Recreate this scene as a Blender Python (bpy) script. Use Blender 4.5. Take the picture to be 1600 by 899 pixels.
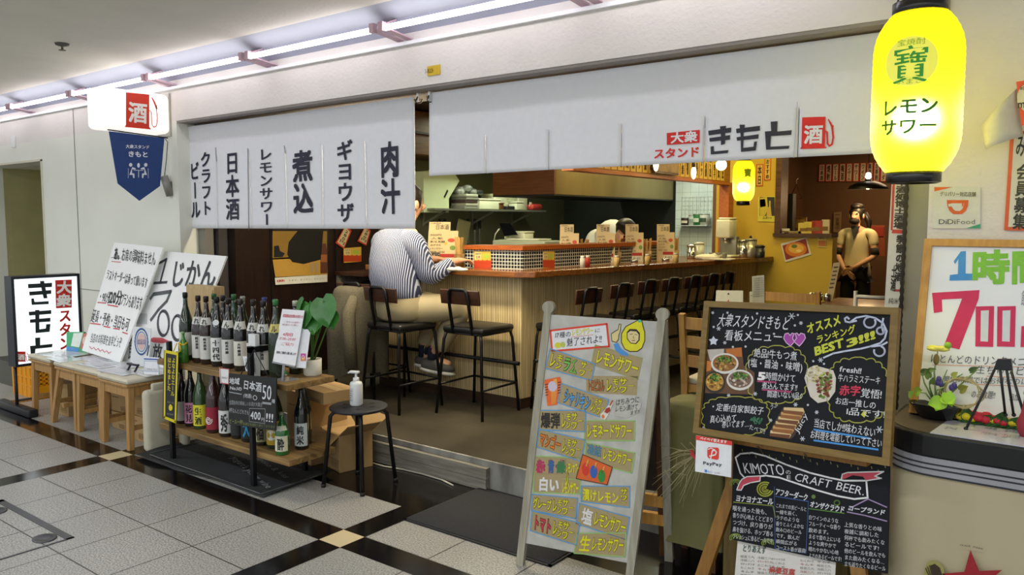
import bpy, bmesh, math, random
from mathutils import Vector, Matrix
random.seed(7)
for _o in list(bpy.data.objects): bpy.data.objects.remove(_o)
SC = bpy.context.scene
COL = SC.collection
V3 = Vector
PI = math.pi
R = math.radians
# ------------------------------------------------------------------ camera
FPX, CX, CY, EYE = 1230.0, 800.0, 449.5, 1.475
PITCH, YAW = math.atan(103.5 / FPX), R(37.3)
cam_d = bpy.data.cameras.new('camera'); cam = bpy.data.objects.new('camera', cam_d); COL.objects.link(cam)
cam_d.sensor_width = 36; cam_d.lens = FPX / 1600 * 36; cam_d.clip_start = .05
cam.location = (0, 0, EYE); cam.rotation_euler = (PI / 2 - PITCH, 0, YAW)
SC.camera = cam
SC.view_settings.view_transform = 'Standard'; SC.view_settings.look = 'None'
SC.view_settings.gamma = 1; SC.view_settings.exposure = 0.0; SC.view_settings.use_curve_mapping = False
SC.cycles.use_denoising = True
SC.cycles.max_bounces = 7; SC.cycles.diffuse_bounces = 4; SC.cycles.sample_clamp_indirect = 6
# ------------------------------------------------------------------ light
wd = bpy.data.worlds.new('world'); SC.world = wd; wd.use_nodes = True
wd.node_tree.nodes['Background'].inputs[0].default_value = (.93, .96, 1, 1)
wd.node_tree.nodes['Background'].inputs[1].default_value = 0.9
def area(name, loc, sx, sy, power, col=(1, 1, 1), rot=(0, 0, 0)):
    d = bpy.data.lights.new(name, 'AREA'); d.shape = 'RECTANGLE'; d.size = sx; d.size_y = sy; d.energy = power; d.color = col
    o = bpy.data.objects.new(name, d); COL.objects.link(o); o.location = loc; o.rotation_euler = rot
    return o
def point(name, loc, power, col=(1, 1, 1), r=.03):
    d = bpy.data.lights.new(name, 'POINT'); d.energy = power; d.color = col; d.shadow_soft_size = r
    o = bpy.data.objects.new(name, d); COL.objects.link(o); o.location = loc
    return o
# the arcade's ceiling lamp rows over the passage; the third row is an added fill
area('arcade_lamp_row_middle', (-3.5, .6, 2.64), 12.0, .16, 120, (.95, .985, 1))
area('arcade_lamp_row_far', (-3.5, -2.4, 2.64), 12.0, .16, 130, (.95, .985, 1))
area('arcade_fill_opposite', (-3.5, -5.4, 2.64), 12.0, .16, 260, (.95, .985, 1))  # unseen row added to brighten the upright surfaces
# unseen shop lights behind the curtains: kitchen lamps, and fills added for ambience
area('kitchen_lamp', (-3.55, 6.6, 2.42), .2, 1.4, 21, (1, .92, .55))
area('kitchen_wall_fill', (-4.9, 6.3, 2.44), .2, 1.2, 24, (.92, 1, .74))  # extra area light added to lift the kitchen's left wall
area('kitchen_back_lamp', (-3.5, 7.7, 2.3), .5, .2, 7, (.85, 1, .95))
area('counter_fill', (-2.55, 5.3, 2.47), .5, 2.4, 17, (1, .78, .42))  # unseen fill added for ambient light along the counter
area('entrance_fill', (-3.5, 3.72, 2.2), 2.0, .12, 60, (1, .86, .6))  # invented source hidden by the curtains, brightens the counter front
area('yellow_wall_fill', (-2.45, 7.0, 2.4), .9, .3, 10, (1, .86, .3))  # added fill that lifts the yellow wall, no fixture there
# ------------------------------------------------------------------ pixel -> ray helpers (photograph is 1600x899)
_rt = V3((math.cos(YAW), math.sin(YAW), 0)); _fh = V3((-math.sin(YAW), math.cos(YAW), 0)); _up = V3((0, 0, 1))
_fw = _fh * math.cos(PITCH) - _up * math.sin(PITCH); _u2 = _fh * math.sin(PITCH) + _up * math.cos(PITCH)
EYEV = V3((0, 0, EYE))
def ray(u, v): return _fw + _rt * ((u - CX) / FPX) - _u2 * ((v - CY) / FPX)
def aZ(u, v, z): d = ray(u, v); return EYEV + d * ((z - EYE) / d.z)
def aY(u, v, y): d = ray(u, v); return EYEV + d * (y / d.y)
def aX(u, v, x): d = ray(u, v); return EYEV + d * (x / d.x)
def aP(u, v, o, n): d = ray(u, v); return EYEV + d * ((o - EYEV).dot(n) / d.dot(n))
# ------------------------------------------------------------------ materials
def lin(c):
    if isinstance(c, str):
        c = c.lstrip('#'); c = [int(c[i] * 2, 16) for i in range(3)] if len(c) == 3 else [int(c[i:i + 2], 16) for i in (0, 2, 4)]
        c = [x / 255 for x in c]
        return tuple(x / 12.92 if x <= .04045 else ((x + .055) / 1.055) ** 2.4 for x in c)
    return tuple(c)
def nd(t, kind, **kw):
    n = t.nodes.new(kind)
    for k, v in kw.items(): setattr(n, k, v)
    return n
def mathn(t, op, a, b=None, c=None):
    n = t.nodes.new('ShaderNodeMath'); n.operation = op
    for i, x in enumerate((a, b, c)):
        if x is None: continue
        if hasattr(x, 'links'): t.links.new(x, n.inputs[i])
        else: n.inputs[i].default_value = x
    return n.outputs[0]
def mixc(t, f, a, b):
    n = t.nodes.new('ShaderNodeMix'); n.data_type = 'RGBA'
    for i, x in ((0, f), (6, a), (7, b)):
        if hasattr(x, 'links'): t.links.new(x, n.inputs[i])
        elif i == 0: n.inputs[0].default_value = x
        else: n.inputs[i].default_value = (*x, 1)
    return n.outputs[2]
_mc = {}
def M(name, col, rough=.6, metal=0.0, var=.1, scale=6.0, stretch=(1, 1, 1), bump=0.0, bscale=60.0, emit=0.0, trans=0.0, spec=.5, col2=None, detail=3, alpha=1.0, ior=1.45, coat=0):
    if name in _mc: return _mc[name]
    m = bpy.data.materials.new(name); m.use_nodes = True; t = m.node_tree; b = t.nodes['Principled BSDF']
    c = lin(col)
    b.inputs['Roughness'].default_value = rough; b.inputs['Metallic'].default_value = metal
    b.inputs['Specular IOR Level'].default_value = spec; b.inputs['IOR'].default_value = ior
    b.inputs['Base Color'].default_value = (*c, 1); b.inputs['Alpha'].default_value = alpha
    b.inputs['Transmission Weight'].default_value = trans; b.inputs['Coat Weight'].default_value = coat
    tc = nd(t, 'ShaderNodeTexCoord'); mp = nd(t, 'ShaderNodeMapping'); t.links.new(tc.outputs['Object'], mp.inputs[0])
    mp.inputs['Scale'].default_value = stretch
    if var or col2:
        n = nd(t, 'ShaderNodeTexNoise'); n.inputs['Scale'].default_value = scale; n.inputs['Detail'].default_value = detail
        t.links.new(mp.outputs[0], n.inputs['Vector'])
        if col2: lo, hi = c, lin(col2)
        else: lo, hi = tuple(x * (1 - var) for x in c), tuple(min(1, x * (1 + var)) for x in c)
        rp = nd(t, 'ShaderNodeMapRange'); t.links.new(n.outputs[0], rp.inputs[0]); rp.inputs[1].default_value = .3; rp.inputs[2].default_value = .7
        t.links.new(mixc(t, rp.outputs[0], lo, hi), b.inputs['Base Color'])
    if bump:
        n = nd(t, 'ShaderNodeTexNoise'); n.inputs['Scale'].default_value = bscale; n.inputs['Detail'].default_value = 4
        t.links.new(mp.outputs[0], n.inputs['Vector'])
        bp = nd(t, 'ShaderNodeBump'); bp.inputs['Strength'].default_value = bump; bp.inputs['Distance'].default_value = .01
        t.links.new(n.outputs[0], bp.inputs['Height']); t.links.new(bp.outputs[0], b.inputs['Normal'])
    if emit:
        b.inputs['Emission Color'].default_value = (*c, 1); b.inputs['Emission Strength'].default_value = emit
    _mc[name] = m
    return m
def C(hexs, rough=.55): return M('paint_' + hexs, hexs, rough, var=.04, scale=40)
def wood(name, a, b=None, axis=2, rough=.5, scale=7, coat=0):
    if name in _mc: return _mc[name]
    st = [9, 9, 9]; st[axis] = .7
    return M(name, a, rough, col2=b, scale=scale, stretch=st, detail=5, bump=.08, bscale=12, coat=coat)
def emission(name, col, s):
    m = bpy.data.materials.new(name); m.use_nodes = True; t = m.node_tree; t.nodes.clear()
    e = nd(t, 'ShaderNodeEmission'); e.inputs[0].default_value = (*lin(col), 1); e.inputs[1].default_value = s
    o = nd(t, 'ShaderNodeOutputMaterial'); t.links.new(e.outputs[0], o.inputs[0]); return m
def gridmat(name, col, line, px, py, pz, lw, rough=.3, off=(0, 0, 0), lx=None):
    """tiles of px/py/pz metres (0: no joints on that axis) with joints lw wide, in world position"""
    m = M(name, col, rough, var=.15, scale=3); t = m.node_tree; b = t.nodes['Principled BSDF']
    g = nd(t, 'ShaderNodeTexCoord'); s = nd(t, 'ShaderNodeSeparateXYZ'); t.links.new(g.outputs['Object'], s.inputs[0])
    f = None
    for i, p in enumerate((px, py, pz)):
        if not p: continue
        q = mathn(t, 'PINGPONG', mathn(t, 'ADD', s.outputs[i], off[i]), p / 2)
        k = mathn(t, 'LESS_THAN', q, lw / 2)
        f = k if f is None else mathn(t, 'MAXIMUM', f, k)
    old = b.inputs['Base Color'].links[0].from_socket
    t.links.new(mixc(t, f, old, lin(line)), b.inputs['Base Color'])
    return m
# ------------------------------------------------------------------ mesh builder
W = {}
class MB:
    def __init__(s): s.v = []; s.f = []; s.mi = []; s.m = 0; s.sm = []; s.smooth = False
    def add(s, vs, fs, smooth=None):
        n = len(s.v); s.v += [V3(v) for v in vs]
        for f in fs: s.f.append([n + i for i in f]); s.mi.append(s.m); s.sm.append(s.smooth if smooth is None else smooth)
        return s
    def box(s, c, d, rz=0, rot=None):
        c = V3(c); h = V3(d) / 2; m = rot if rot is not None else Matrix.Rotation(rz, 3, 'Z')
        vs = [c + m @ V3((x * h.x, y * h.y, z * h.z)) for x in (-1, 1) for y in (-1, 1) for z in (-1, 1)]
        return s.add(vs, [(0, 1, 3, 2), (4, 6, 7, 5), (0, 4, 5, 1), (2, 3, 7, 6), (0, 2, 6, 4), (1, 5, 7, 3)], False)
    def bb(s, x0, x1, y0, y1, z0, z1): return s.box(((x0 + x1) / 2, (y0 + y1) / 2, (z0 + z1) / 2), (abs(x1 - x0), abs(y1 - y0), abs(z1 - z0)))
    def rbox(s, c, d, r=.01, rz=0, rot=None, n=3):
        """box with rounded edges"""
        bm = bmesh.new(); bmesh.ops.create_cube(bm, size=1)
        for v in bm.verts: v.co = V3((v.co.x * d[0], v.co.y * d[1], v.co.z * d[2]))
        bmesh.ops.bevel(bm, geom=bm.edges[:], offset=min(r, min(d) * .49), segments=n, affect='EDGES', profile=.5)
        m = rot if rot is not None else Matrix.Rotation(rz, 3, 'Z'); c = V3(c)
        bm.verts.index_update()
        s.add([c + m @ v.co for v in bm.verts], [[v.index for v in f.verts] for f in bm.faces], True); bm.free(); return s
    def bar(s, a, b, w, h, up=(0, 0, 1), taper=1):
        a = V3(a); b = V3(b); z = (b - a).normalized(); x = z.cross(V3(up))
        if x.length < 1e-4: x = z.cross(V3((0, 1, 0)))
        x.normalize(); y = x.cross(z)
        vs = [p + x * (i * w / 2 * k) + y * (j * h / 2 * k) for p, k in ((a, 1), (b, taper)) for i, j in ((-1, -1), (1, -1), (1, 1), (-1, 1))]
        return s.add(vs, [(3, 2, 1, 0), (4, 5, 6, 7), (0, 1, 5, 4), (1, 2, 6, 5), (2, 3, 7, 6), (3, 0, 4, 7)], False)
    def tube(s, pts, r, seg=8, cap=True, closed=False):
        pts = [V3(p) for p in pts]; n = len(pts); rs = r if isinstance(r, (list, tuple)) else [r] * n
        rings = []; px = None
        for i, p in enumerate(pts):
            d = (pts[(i + 1) % n] - pts[i - 1]) if (closed or 0 < i < n - 1) else (pts[1] - pts[0] if i == 0 else pts[-1] - pts[-2])
            d.normalize()
            x = px - d * px.dot(d) if px is not None else d.cross(V3((0, 0, 1)) if abs(d.z) < .9 else V3((1, 0, 0)))
            if x.length < 1e-6: x = d.orthogonal()
            x.normalize(); px = x; y = d.cross(x)
            rings.append([p + (x * math.cos(a) + y * math.sin(a)) * rs[i] for a in [2 * PI * k / seg for k in range(seg)]])
        vs = [v for rg in rings for v in rg]; fs = []
        for i in range(n if closed else n - 1):
            a, b = i * seg, ((i + 1) % n) * seg
            fs += [(a + k, a + (k + 1) % seg, b + (k + 1) % seg, b + k) for k in range(seg)]
        s.add(vs, fs, True)
        if cap and not closed: s.add(rings[0], [list(range(seg))[::-1]], False); s.add(rings[-1], [list(range(seg))], False)
        return s
    def lathe(s, prof, c=(0, 0, 0), seg=24, cap=True, a0=0, a1=2 * PI, sx=1, sy=1):
        c = V3(c); full = abs(a1 - a0 - 2 * PI) < 1e-6; k = seg if full else seg + 1
        vs = [c + V3((r * sx * math.cos(a0 + (a1 - a0) * i / seg), r * sy * math.sin(a0 + (a1 - a0) * i / seg), z)) for r, z in prof for i in range(k)]
        fs = []
        for j in range(len(prof) - 1):
            for i in range(seg):
                a, b = j * k + i, j * k + (i + 1) % k
                fs.append((a, b, b + k, a + k))
        s.add(vs, fs, True)
        if cap and full:
            if prof[0][0] > 1e-5: s.add(vs[:k], [list(range(k))[::-1]], False)
            if prof[-1][0] > 1e-5: s.add(vs[-k:], [list(range(k))], False)
        return s
    def prism(s, pts, z0, z1):
        n = len(pts); vs = [V3((x, y, z0)) for x, y in pts] + [V3((x, y, z1)) for x, y in pts]
        return s.add(vs, [list(range(n))[::-1], list(range(n, 2 * n))] + [(i, (i + 1) % n, n + (i + 1) % n, n + i) for i in range(n)], False)
    def slab(s, q, n, t):
        """a quad/polygon q given thickness t against direction n (the far side is q - n*t)"""
        q = [V3(p) for p in q]; k = len(q); vs = q + [p - n * t for p in q]
        return s.add(vs, [list(range(k)), list(range(k, 2 * k))[::-1]] + [(i, k + i, k + (i + 1) % k, (i + 1) % k) for i in range(k)], False)
    def ball(s, c, r, seg=12, rings=8):
        c = V3(c); r = V3((r, r, r)) if not hasattr(r, '__len__') else V3(r); vs = []; fs = []
        for j in range(rings + 1):
            th = PI * j / rings
            for i in range(seg):
                a = 2 * PI * i / seg; vs.append(c + V3((r.x * math.sin(th) * math.cos(a), r.y * math.sin(th) * math.sin(a), -r.z * math.cos(th))))
        for j in range(rings):
            for i in range(seg):
                a, b = j * seg + i, j * seg + (i + 1) % seg
                if j == 0: fs.append((a, b + seg, a + seg))
                elif j == rings - 1: fs.append((a, b, a + seg))
                else: fs.append((a, b, b + seg, a + seg))
        return s.add(vs, fs, True)
    def loft(s, rings, seg=28, yaw=0):
        """stacked ellipses (x, y, z, rx, ry)"""
        c, q = math.cos(yaw), math.sin(yaw); k = seg; vs = []
        for x, y, z, rx, ry in rings:
            for i in range(seg): a = 2 * PI * i / seg; u, v = math.cos(a) * rx, math.sin(a) * ry; vs.append((x + u * c - v * q, y + u * q + v * c, z))
        n = len(rings); s.add(vs, [(j * k + i, j * k + (i + 1) % k, (j + 1) * k + (i + 1) % k, (j + 1) * k + i) for j in range(n - 1) for i in range(k)] + [list(range(k))[::-1], [(n - 1) * k + i for i in range(k)]], True); return s
    def limb(s, pts, rs, seg=14):
        """tube through joints with rounded bends"""
        p = [(V3(a), r) for a, r in zip(pts, rs)]
        for _ in range(3):
            o = [p[0]]
            for (a, r), (b, t) in zip(p, p[1:]): o += [(a.lerp(b, .25), r * .75 + t * .25), (a.lerp(b, .75), r * .25 + t * .75)]
            p = o + [p[-1]]
        return s.tube([a for a, r in p], [r for a, r in p], seg)
    def build(s, name, mats, parent=None, label=None, bevel=0, inv=None):
        mats = mats if isinstance(mats, (list, tuple)) else [mats]
        me = bpy.data.meshes.new(name); o = bpy.data.objects.new(name, me); COL.objects.link(o)
        w = W[parent.name] if parent is not None else (inv or Matrix())
        iw = w.inverted()
        me.from_pydata([iw @ v for v in s.v], [], s.f); me.validate()
        for m in mats: me.materials.append(m)
        if len(me.polygons) == len(s.f):
            me.polygons.foreach_set('material_index', s.mi); me.polygons.foreach_set('use_smooth', s.sm)
        bm = bmesh.new(); bm.from_mesh(me); bmesh.ops.remove_doubles(bm, verts=bm.verts, dist=1e-6)
        if not getattr(s, 'flat', False): bmesh.ops.recalc_face_normals(bm, faces=bm.faces)
        bm.to_mesh(me); bm.free(); me.update()
        if bevel:
            b = o.modifiers.new('bevel', 'BEVEL'); b.width = bevel; b.segments = 2; b.limit_method = 'ANGLE'; b.angle_limit = R(40)
        if parent is not None: o.parent = parent
        else: o.matrix_world = w
        W[o.name] = w
        if label: o['label'] = label
        return o
def thing(name, label, cat, loc, rz=0, group=None):
    o = bpy.data.objects.new(name, None); COL.objects.link(o); o.empty_display_size = .05
    o.location = loc; o.rotation_euler = (0, 0, rz); W[o.name] = Matrix.Translation(V3(loc)) @ Matrix.Rotation(rz, 4, 'Z')
    o['label'] = label; o['category'] = cat
    if group: o['group'] = group
    return o
def solo(name, mb, mats, label, cat, group=None, bevel=0):
    xs = [v.x for v in mb.v]; ys = [v.y for v in mb.v]; zs = [v.z for v in mb.v]
    o = mb.build(name, mats, inv=Matrix.Translation(((min(xs) + max(xs)) / 2, (min(ys) + max(ys)) / 2, min(zs))), bevel=bevel)
    o['label'] = label; o['category'] = cat
    if group: o['group'] = group
    return o
def struct(name, mb, mats, label=None, bevel=0):
    o = mb.build(name, mats, bevel=bevel); o['kind'] = 'structure'
    if label: o['label'] = label
    return o
def copy_tree(o, parent=None):
    c = o.copy(); COL.objects.link(c)
    if parent is not None: c.parent = parent; c.matrix_parent_inverse = Matrix()
    for ch in o.children: copy_tree(ch, c)
    return c
def dup(o, loc, rz=0, label=None, group=None):
    c = copy_tree(o); c.location = loc; c.rotation_euler = (0, 0, rz)
    if label: c['label'] = label
    if group: c['group'] = group
    W[c.name] = Matrix.Translation(V3(loc)) @ Matrix.Rotation(rz, 4, 'Z')
    return c
# ------------------------------------------------------------------ lettering
_gl = {}; _nb = {}
_fc = bpy.data.curves.new('type', 'FONT'); _fo = bpy.data.objects.new('type', _fc); _fc.resolution_u = 2
def glyph(ch, bold):
    k = (ch, bold)
    if k not in _gl:
        _fc.body = ch
        me = _fo.to_mesh()
        vs = [(v.co.x, v.co.y) for v in me.vertices]; fs = [list(p.vertices) for p in me.polygons]
        _fo.to_mesh_clear()
        if ord(ch) < 0x2000:
            mx = max([x for x, y in vs], default=.25); mn = min([x for x, y in vs], default=0)
            vs = [(x - mn + .03, y) for x, y in vs]; adv = mx - mn + .09
        else: adv = 1.0
        if bold:
            n = len(vs); b = bold * .8; sh = [(-b, 0), (b, 0)] if bold < .02 else [(-b, -b), (b, -b), (b, b), (-b, b)] + ([(0, b), (0, -b), (b, 0), (-b, 0)] if bold > .03 else [])
            fs = [[i + n * q for i in f] for q in range(len(sh)) for f in fs]; vs = [(x + dx, y + dy) for dx, dy in sh for x, y in vs]
            _nb[k] = n
        _gl[k] = (vs, fs, adv)
    return _gl[k]
class Pn:
    """a flat sheet in the place: writing is laid on it in metres, or by where the photograph shows it"""
    def __init__(s, O, U, Vv, frame=(0, 0, 1), n=None, gap=.0012):
        s.O = V3(O); s.U = V3(U).normalized(); s.V = V3(Vv); s.V = (s.V - s.U * s.V.dot(s.U)).normalized(); s.N = s.U.cross(s.V)
        if n is None and s.N.dot(EYEV - s.O) < 0: s.N = -s.N
        s.mb = MB(); s.mb.flat = True; s.mats = []; s.fr = frame; s.warp = None; s.gap = gap
    def q(s, p):
        if s.fr is None: return p
        u, v = s.fr[0] + p[0] * s.fr[2], s.fr[1] + p[1] * s.fr[2]
        d = aP(u, v, s.O, s.N) - s.O
        return (d.dot(s.U), d.dot(s.V))
    def w(s, a, b, l=0):
        e = s.warp(a, b) if s.warp else 0
        return s.O + s.U * a + s.V * b + s.N * (s.gap + .0006 * l + e)
    def col(s, c):
        m = C(c) if isinstance(c, str) else c
        if m not in s.mats: s.mats.append(m)
        s.mb.m = s.mats.index(m)
    def poly(s, pts, c, l=0):
        s.col(c); ps = [s.w(*s.q(p), l) for p in pts]; s.mb.add(ps, [list(range(len(ps)))], False); return s
    def rect(s, a, b, c, l=0): return s.poly([a, (b[0], a[1]), b, (a[0], b[1])], c, l)
    def line(s, pts, wd, c, l=1, closed=False):
        s.col(c); ps = [s.q(p) for p in pts]
        if closed: ps = ps + ps[:1]
        for (x0, y0), (x1, y1) in zip(ps, ps[1:]):
            d = math.hypot(x1 - x0, y1 - y0)
            if d < 1e-7: continue
            ex, ey = (x1 - x0) / d * wd * .3, (y1 - y0) / d * wd * .3
            nx, ny = -(y1 - y0) / d * wd / 2, (x1 - x0) / d * wd / 2
            s.mb.add([s.w(x0 - ex + nx, y0 - ey + ny, l), s.w(x0 - ex - nx, y0 - ey - ny, l), s.w(x1 + ex - nx, y1 + ey - ny, l), s.w(x1 + ex + nx, y1 + ey + ny, l)], [(0, 1, 2, 3)], False)
        return s
    def disc(s, c, rx, ry, col, l=0, n=20, a0=0, a1=2 * PI):
        return s.poly([(c[0] + rx * math.cos(a0 + (a1 - a0) * i / n), c[1] + ry * math.sin(a0 + (a1 - a0) * i / n)) for i in range(n)], col, l)
    def arc(s, c, rx, ry, a0, a1, wd, col, l=1, n=14):
        return s.line([(c[0] + rx * math.cos(a0 + (a1 - a0) * i / n), c[1] + ry * math.sin(a0 + (a1 - a0) * i / n)) for i in range(n + 1)], wd, col, l)
    def text(s, st, bl, br, tl, c, vert=False, bold=0.0, jit=0.0, l=2):
        """st fills the box whose bottom-left, bottom-right and top-left corners are given"""
        s.col(c); A, B, D = s.q(bl), s.q(br), s.q(tl); ux, uy = B[0] - A[0], B[1] - A[1]; vx, vy = D[0] - A[0], D[1] - A[1]
        gs = [glyph(ch, bold) if ch != ' ' else ([], [], .4) for ch in st]
        tot = sum(g[2] for g in gs); x = 0; n = len(st); rr = random.Random(st)
        for i, (ch, (vs, fs, adv)) in enumerate(zip(st, gs)):
            an = rr.uniform(-jit, jit); k = 1 + rr.uniform(-jit, jit) * .6; ca, sa = math.cos(an) * k, math.sin(an) * k; dy = rr.uniform(-jit, jit) * .3
            out = []; nb = _nb.get((ch, bold), 10 ** 6)
            for gi, (gx, gy) in enumerate(vs):
                cx, cy = gx - adv / 2, gy - .38
                if vert and ch in 'ー~-': cx, cy = -cy * 1.0, -cx
                cx, cy = cx * ca - cy * sa, cx * sa + cy * ca
                if vert: tx, ty = cx + .5, (n - 1 - i + cy + .5) / n
                else: tx, ty = (x + adv / 2 + cx) / tot, cy + dy + .5
                out.append(s.w(A[0] + ux * tx + vx * ty, A[1] + uy * tx + vy * ty, l + gi // nb * .06))
            if out: s.mb.add(out, fs, False)
            x += adv
        return s
    def words(s, rows):
        for r in rows: s.text(*r[:5], **(r[5] if len(r) > 5 else {}))
        return s
    def done(s, parent, name='lettering', label=None): return s.mb.build(name, s.mats, parent, label) if s.mb.f else None
def board(mb, corners, t, frame=(0, 0, 1)):
    """thick sheet from four corners (top-left, top-right, bottom-right, bottom-left) -> its front Pn"""
    a, b, c, d = [V3(p) for p in corners]
    p = Pn(d, c - d, a - d, frame)
    mb.slab([d, c, b, a], p.N, t)
    return p
def pcorners(o, n, px): return [aP(u, v, V3(o), V3(n)) for u, v in px]
# ================================================================== the setting
def floor_mat():
    m = bpy.data.materials.new('granite_tiles'); m.use_nodes = True; t = m.node_tree; b = t.nodes['Principled BSDF']
    g = nd(t, 'ShaderNodeTexCoord'); s = nd(t, 'ShaderNodeSeparateXYZ'); t.links.new(g.outputs['Object'], s.inputs[0])
    X, Y = s.outputs[0], s.outputs[1]
    fx = mathn(t, 'FLOORED_MODULO', mathn(t, 'ADD', X, 5.016), 2.151)
    fy = mathn(t, 'FLOORED_MODULO', mathn(t, 'ADD', Y, -2.279 + 2.151 * 4), 2.151)
    sx = mathn(t, 'LESS_THAN', fx, .147); sy = mathn(t, 'LESS_THAN', fy, .148)
    edge = mathn(t, 'GREATER_THAN', Y, 2.815)
    far = mathn(t, 'LESS_THAN', Y, 2.6)
    jx = mathn(t, 'LESS_THAN', mathn(t, 'FLOORED_MODULO', mathn(t, 'SUBTRACT', fx, .145), .4008), .0065)
    jy = mathn(t, 'LESS_THAN', mathn(t, 'FLOORED_MODULO', mathn(t, 'SUBTRACT', fy, .1455), .4008), .0065)
    n = nd(t, 'ShaderNodeTexNoise'); n.inputs['Scale'].default_value = 130; n.inputs['Detail'].default_value = 3; t.links.new(g.outputs['Object'], n.inputs['Vector'])
    n2 = nd(t, 'ShaderNodeTexNoise'); n2.inputs['Scale'].default_value = 2.2; n2.inputs['Detail'].default_value = 4; t.links.new(g.outputs['Object'], n2.inputs['Vector'])
    r1 = nd(t, 'ShaderNodeMapRange'); t.links.new(n.outputs[0], r1.inputs[0]); r1.inputs[1].default_value = .36; r1.inputs[2].default_value = .64
    gran = mixc(t, r1.outputs[0], lin('74736f'), lin('b9b8b4'))
    r2 = nd(t, 'ShaderNodeMapRange'); t.links.new(n2.outputs[0], r2.inputs[0]); r2.inputs[1].default_value = .35; r2.inputs[2].default_value = .7; r2.inputs[3].default_value = 0; r2.inputs[4].default_value = .22
    gran = mixc(t, r2.outputs[0], gran, lin('8f8b84'))
    gran = mixc(t, mathn(t, 'MAXIMUM', jx, jy), gran, lin('373532'))
    blackf = mathn(t, 'MAXIMUM', mathn(t, 'MAXIMUM', sx, sy), edge)
    # the cross stripes stop at the border band
    c = mixc(t, blackf, gran, lin('131112'))
    sq = mathn(t, 'MULTIPLY', mathn(t, 'MULTIPLY', sx, sy), far)
    c = mixc(t, sq, c, lin('cdbd97'))
    t.links.new(c, b.inputs['Base Color'])
    blk = mathn(t, 'SUBTRACT', blackf, sq)
    t.links.new(mathn(t, 'MULTIPLY_ADD', blk, -.2, .34), b.inputs['Roughness'])
    return m
fm = MB(); fm.add([(-16, -7, 0), (7, -7, 0), (7, 3.32, 0), (-16, 3.32, 0)], [(0, 1, 2, 3)]); struct('floor', fm, floor_mat(), 'grey granite tile floor with black stripes and small beige squares')
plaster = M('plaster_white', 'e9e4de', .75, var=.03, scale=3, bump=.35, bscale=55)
panelw = M('panel_wall', 'e9ebe0', .6, var=.03, scale=2)
ceilm = M('ceiling_board', 'dcd8cc', .85, var=.05, scale=2.5, bump=.25, bscale=45)
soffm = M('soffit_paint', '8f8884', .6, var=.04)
white = M('white_enamel', 'eef0f2', .35, var=.02)
brownw = wood('dark_brown_panel', '261714', '1a0f0d', 2, .35)
orange = wood('orange_wood', '9c5a26', '7a4218', 1, .4)
mb = MB(); mb.bb(-16, 7, -7, 3.04, 2.65, 2.75); struct('ceiling', mb, ceilm, 'grey pitted ceiling of the arcade')
# cove with lamps: white sloping reflector, grey housing
mb = MB(); mb.m = 0; mb.add([(-16, 3.04, 2.655), (3, 3.04, 2.655), (3, 3.2, 2.605), (-16, 3.2, 2.605)], [(0, 1, 2, 3)])
mb.m = 1; mb.add([(-16, 3.2, 2.605), (3, 3.2, 2.605), (3, 3.302, 2.545), (-16, 3.302, 2.545)], [(0, 1, 2, 3)])
struct('trim_1', mb, [M('reflector_grey', 'aab0bb', .5, var=.03), M('housing_grey', 'a2a6b8', .5, var=.03)], 'white reflector cove above the lamp tubes')
mb = MB(); mb.bb(-16, 3, 3.27, 3.30, 2.475, 2.495); struct('trim_2', mb, white, 'thin white lip under the lamp row')
mb = MB(); mb.bb(-16, 4, 3.3, 3.62, 2.24, 2.62); struct('wall_front', mb, plaster, 'white rough plaster fascia above the shop opening')
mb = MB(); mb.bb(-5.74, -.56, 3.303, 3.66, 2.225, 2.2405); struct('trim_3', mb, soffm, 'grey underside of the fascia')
mb = MB(); mb.bb(-8.14, -5.74, 3.3, 3.56, 0, 2.24); mb.bb(-16, -8.14, 3.3, 3.56, 2.045, 2.24); mb.bb(-16, -9.6, 3.3, 3.56, 0, 2.045)
struct('wall_left', mb, panelw, 'pale panel wall left of the shop')
mb = MB(); mb.bb(-7.44, -7.432, 3.296, 3.301, 0, 2.24); mb.bb(-8.14, -5.74, 3.296, 3.301, .86, .866); mb.bb(-7.44, -7.432, 3.296, 3.301, 2.24, 2.47); struct('trim_4', mb, M('joint_grey', '8b8c84', .7, var=.02), 'joints of the pale wall panels')
mb = MB(); mb.bb(-8.14, -8.12, 3.29, 3.57, 0, 2.06); mb.bb(-9.6, -8.12, 3.29, 3.57, 2.045, 2.065); struct('door_1', mb, M('door_frame_cream', 'd5d3bd', .5, var=.03), 'cream frame of the side doorway')
mb = MB(); mb.bb(-9.6, -8.14, 4.3, 4.4, 0, 2.1); mb.bb(-9.7, -9.6, 3.5, 4.4, 0, 2.1); mb.bb(-8.14, -8.05, 3.56, 4.4, 0, 2.1); struct('wall_passage', mb, M('passage_olive', 'b2ad7c', .6, var=.05), 'olive wall inside the side doorway')
mb = MB(); mb.bb(-9.6, -8.14, 3.56, 4.3, 2.045, 2.1); struct('ceiling_passage', mb, ceilm)
mb = MB(); mb.bb(-9.7, -8.05, 3.31, 4.4, -.02, .002); struct('floor_passage', mb, M('dark_floor', '4b4843', .4, var=.1))
mb = MB(); mb.bb(-.555, 4, 3.3, 3.62, 0, 2.24); struct('wall_right', mb, plaster, 'white rough plaster wall right of the shop')
mb = MB(); mb.bb(-.662, -.555, 3.42, 3.62, 0, 2.24); struct('trim_5', mb, M('post_grey', '9a988c', .55, var=.04), 'grey post at the right edge of the opening')
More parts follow.
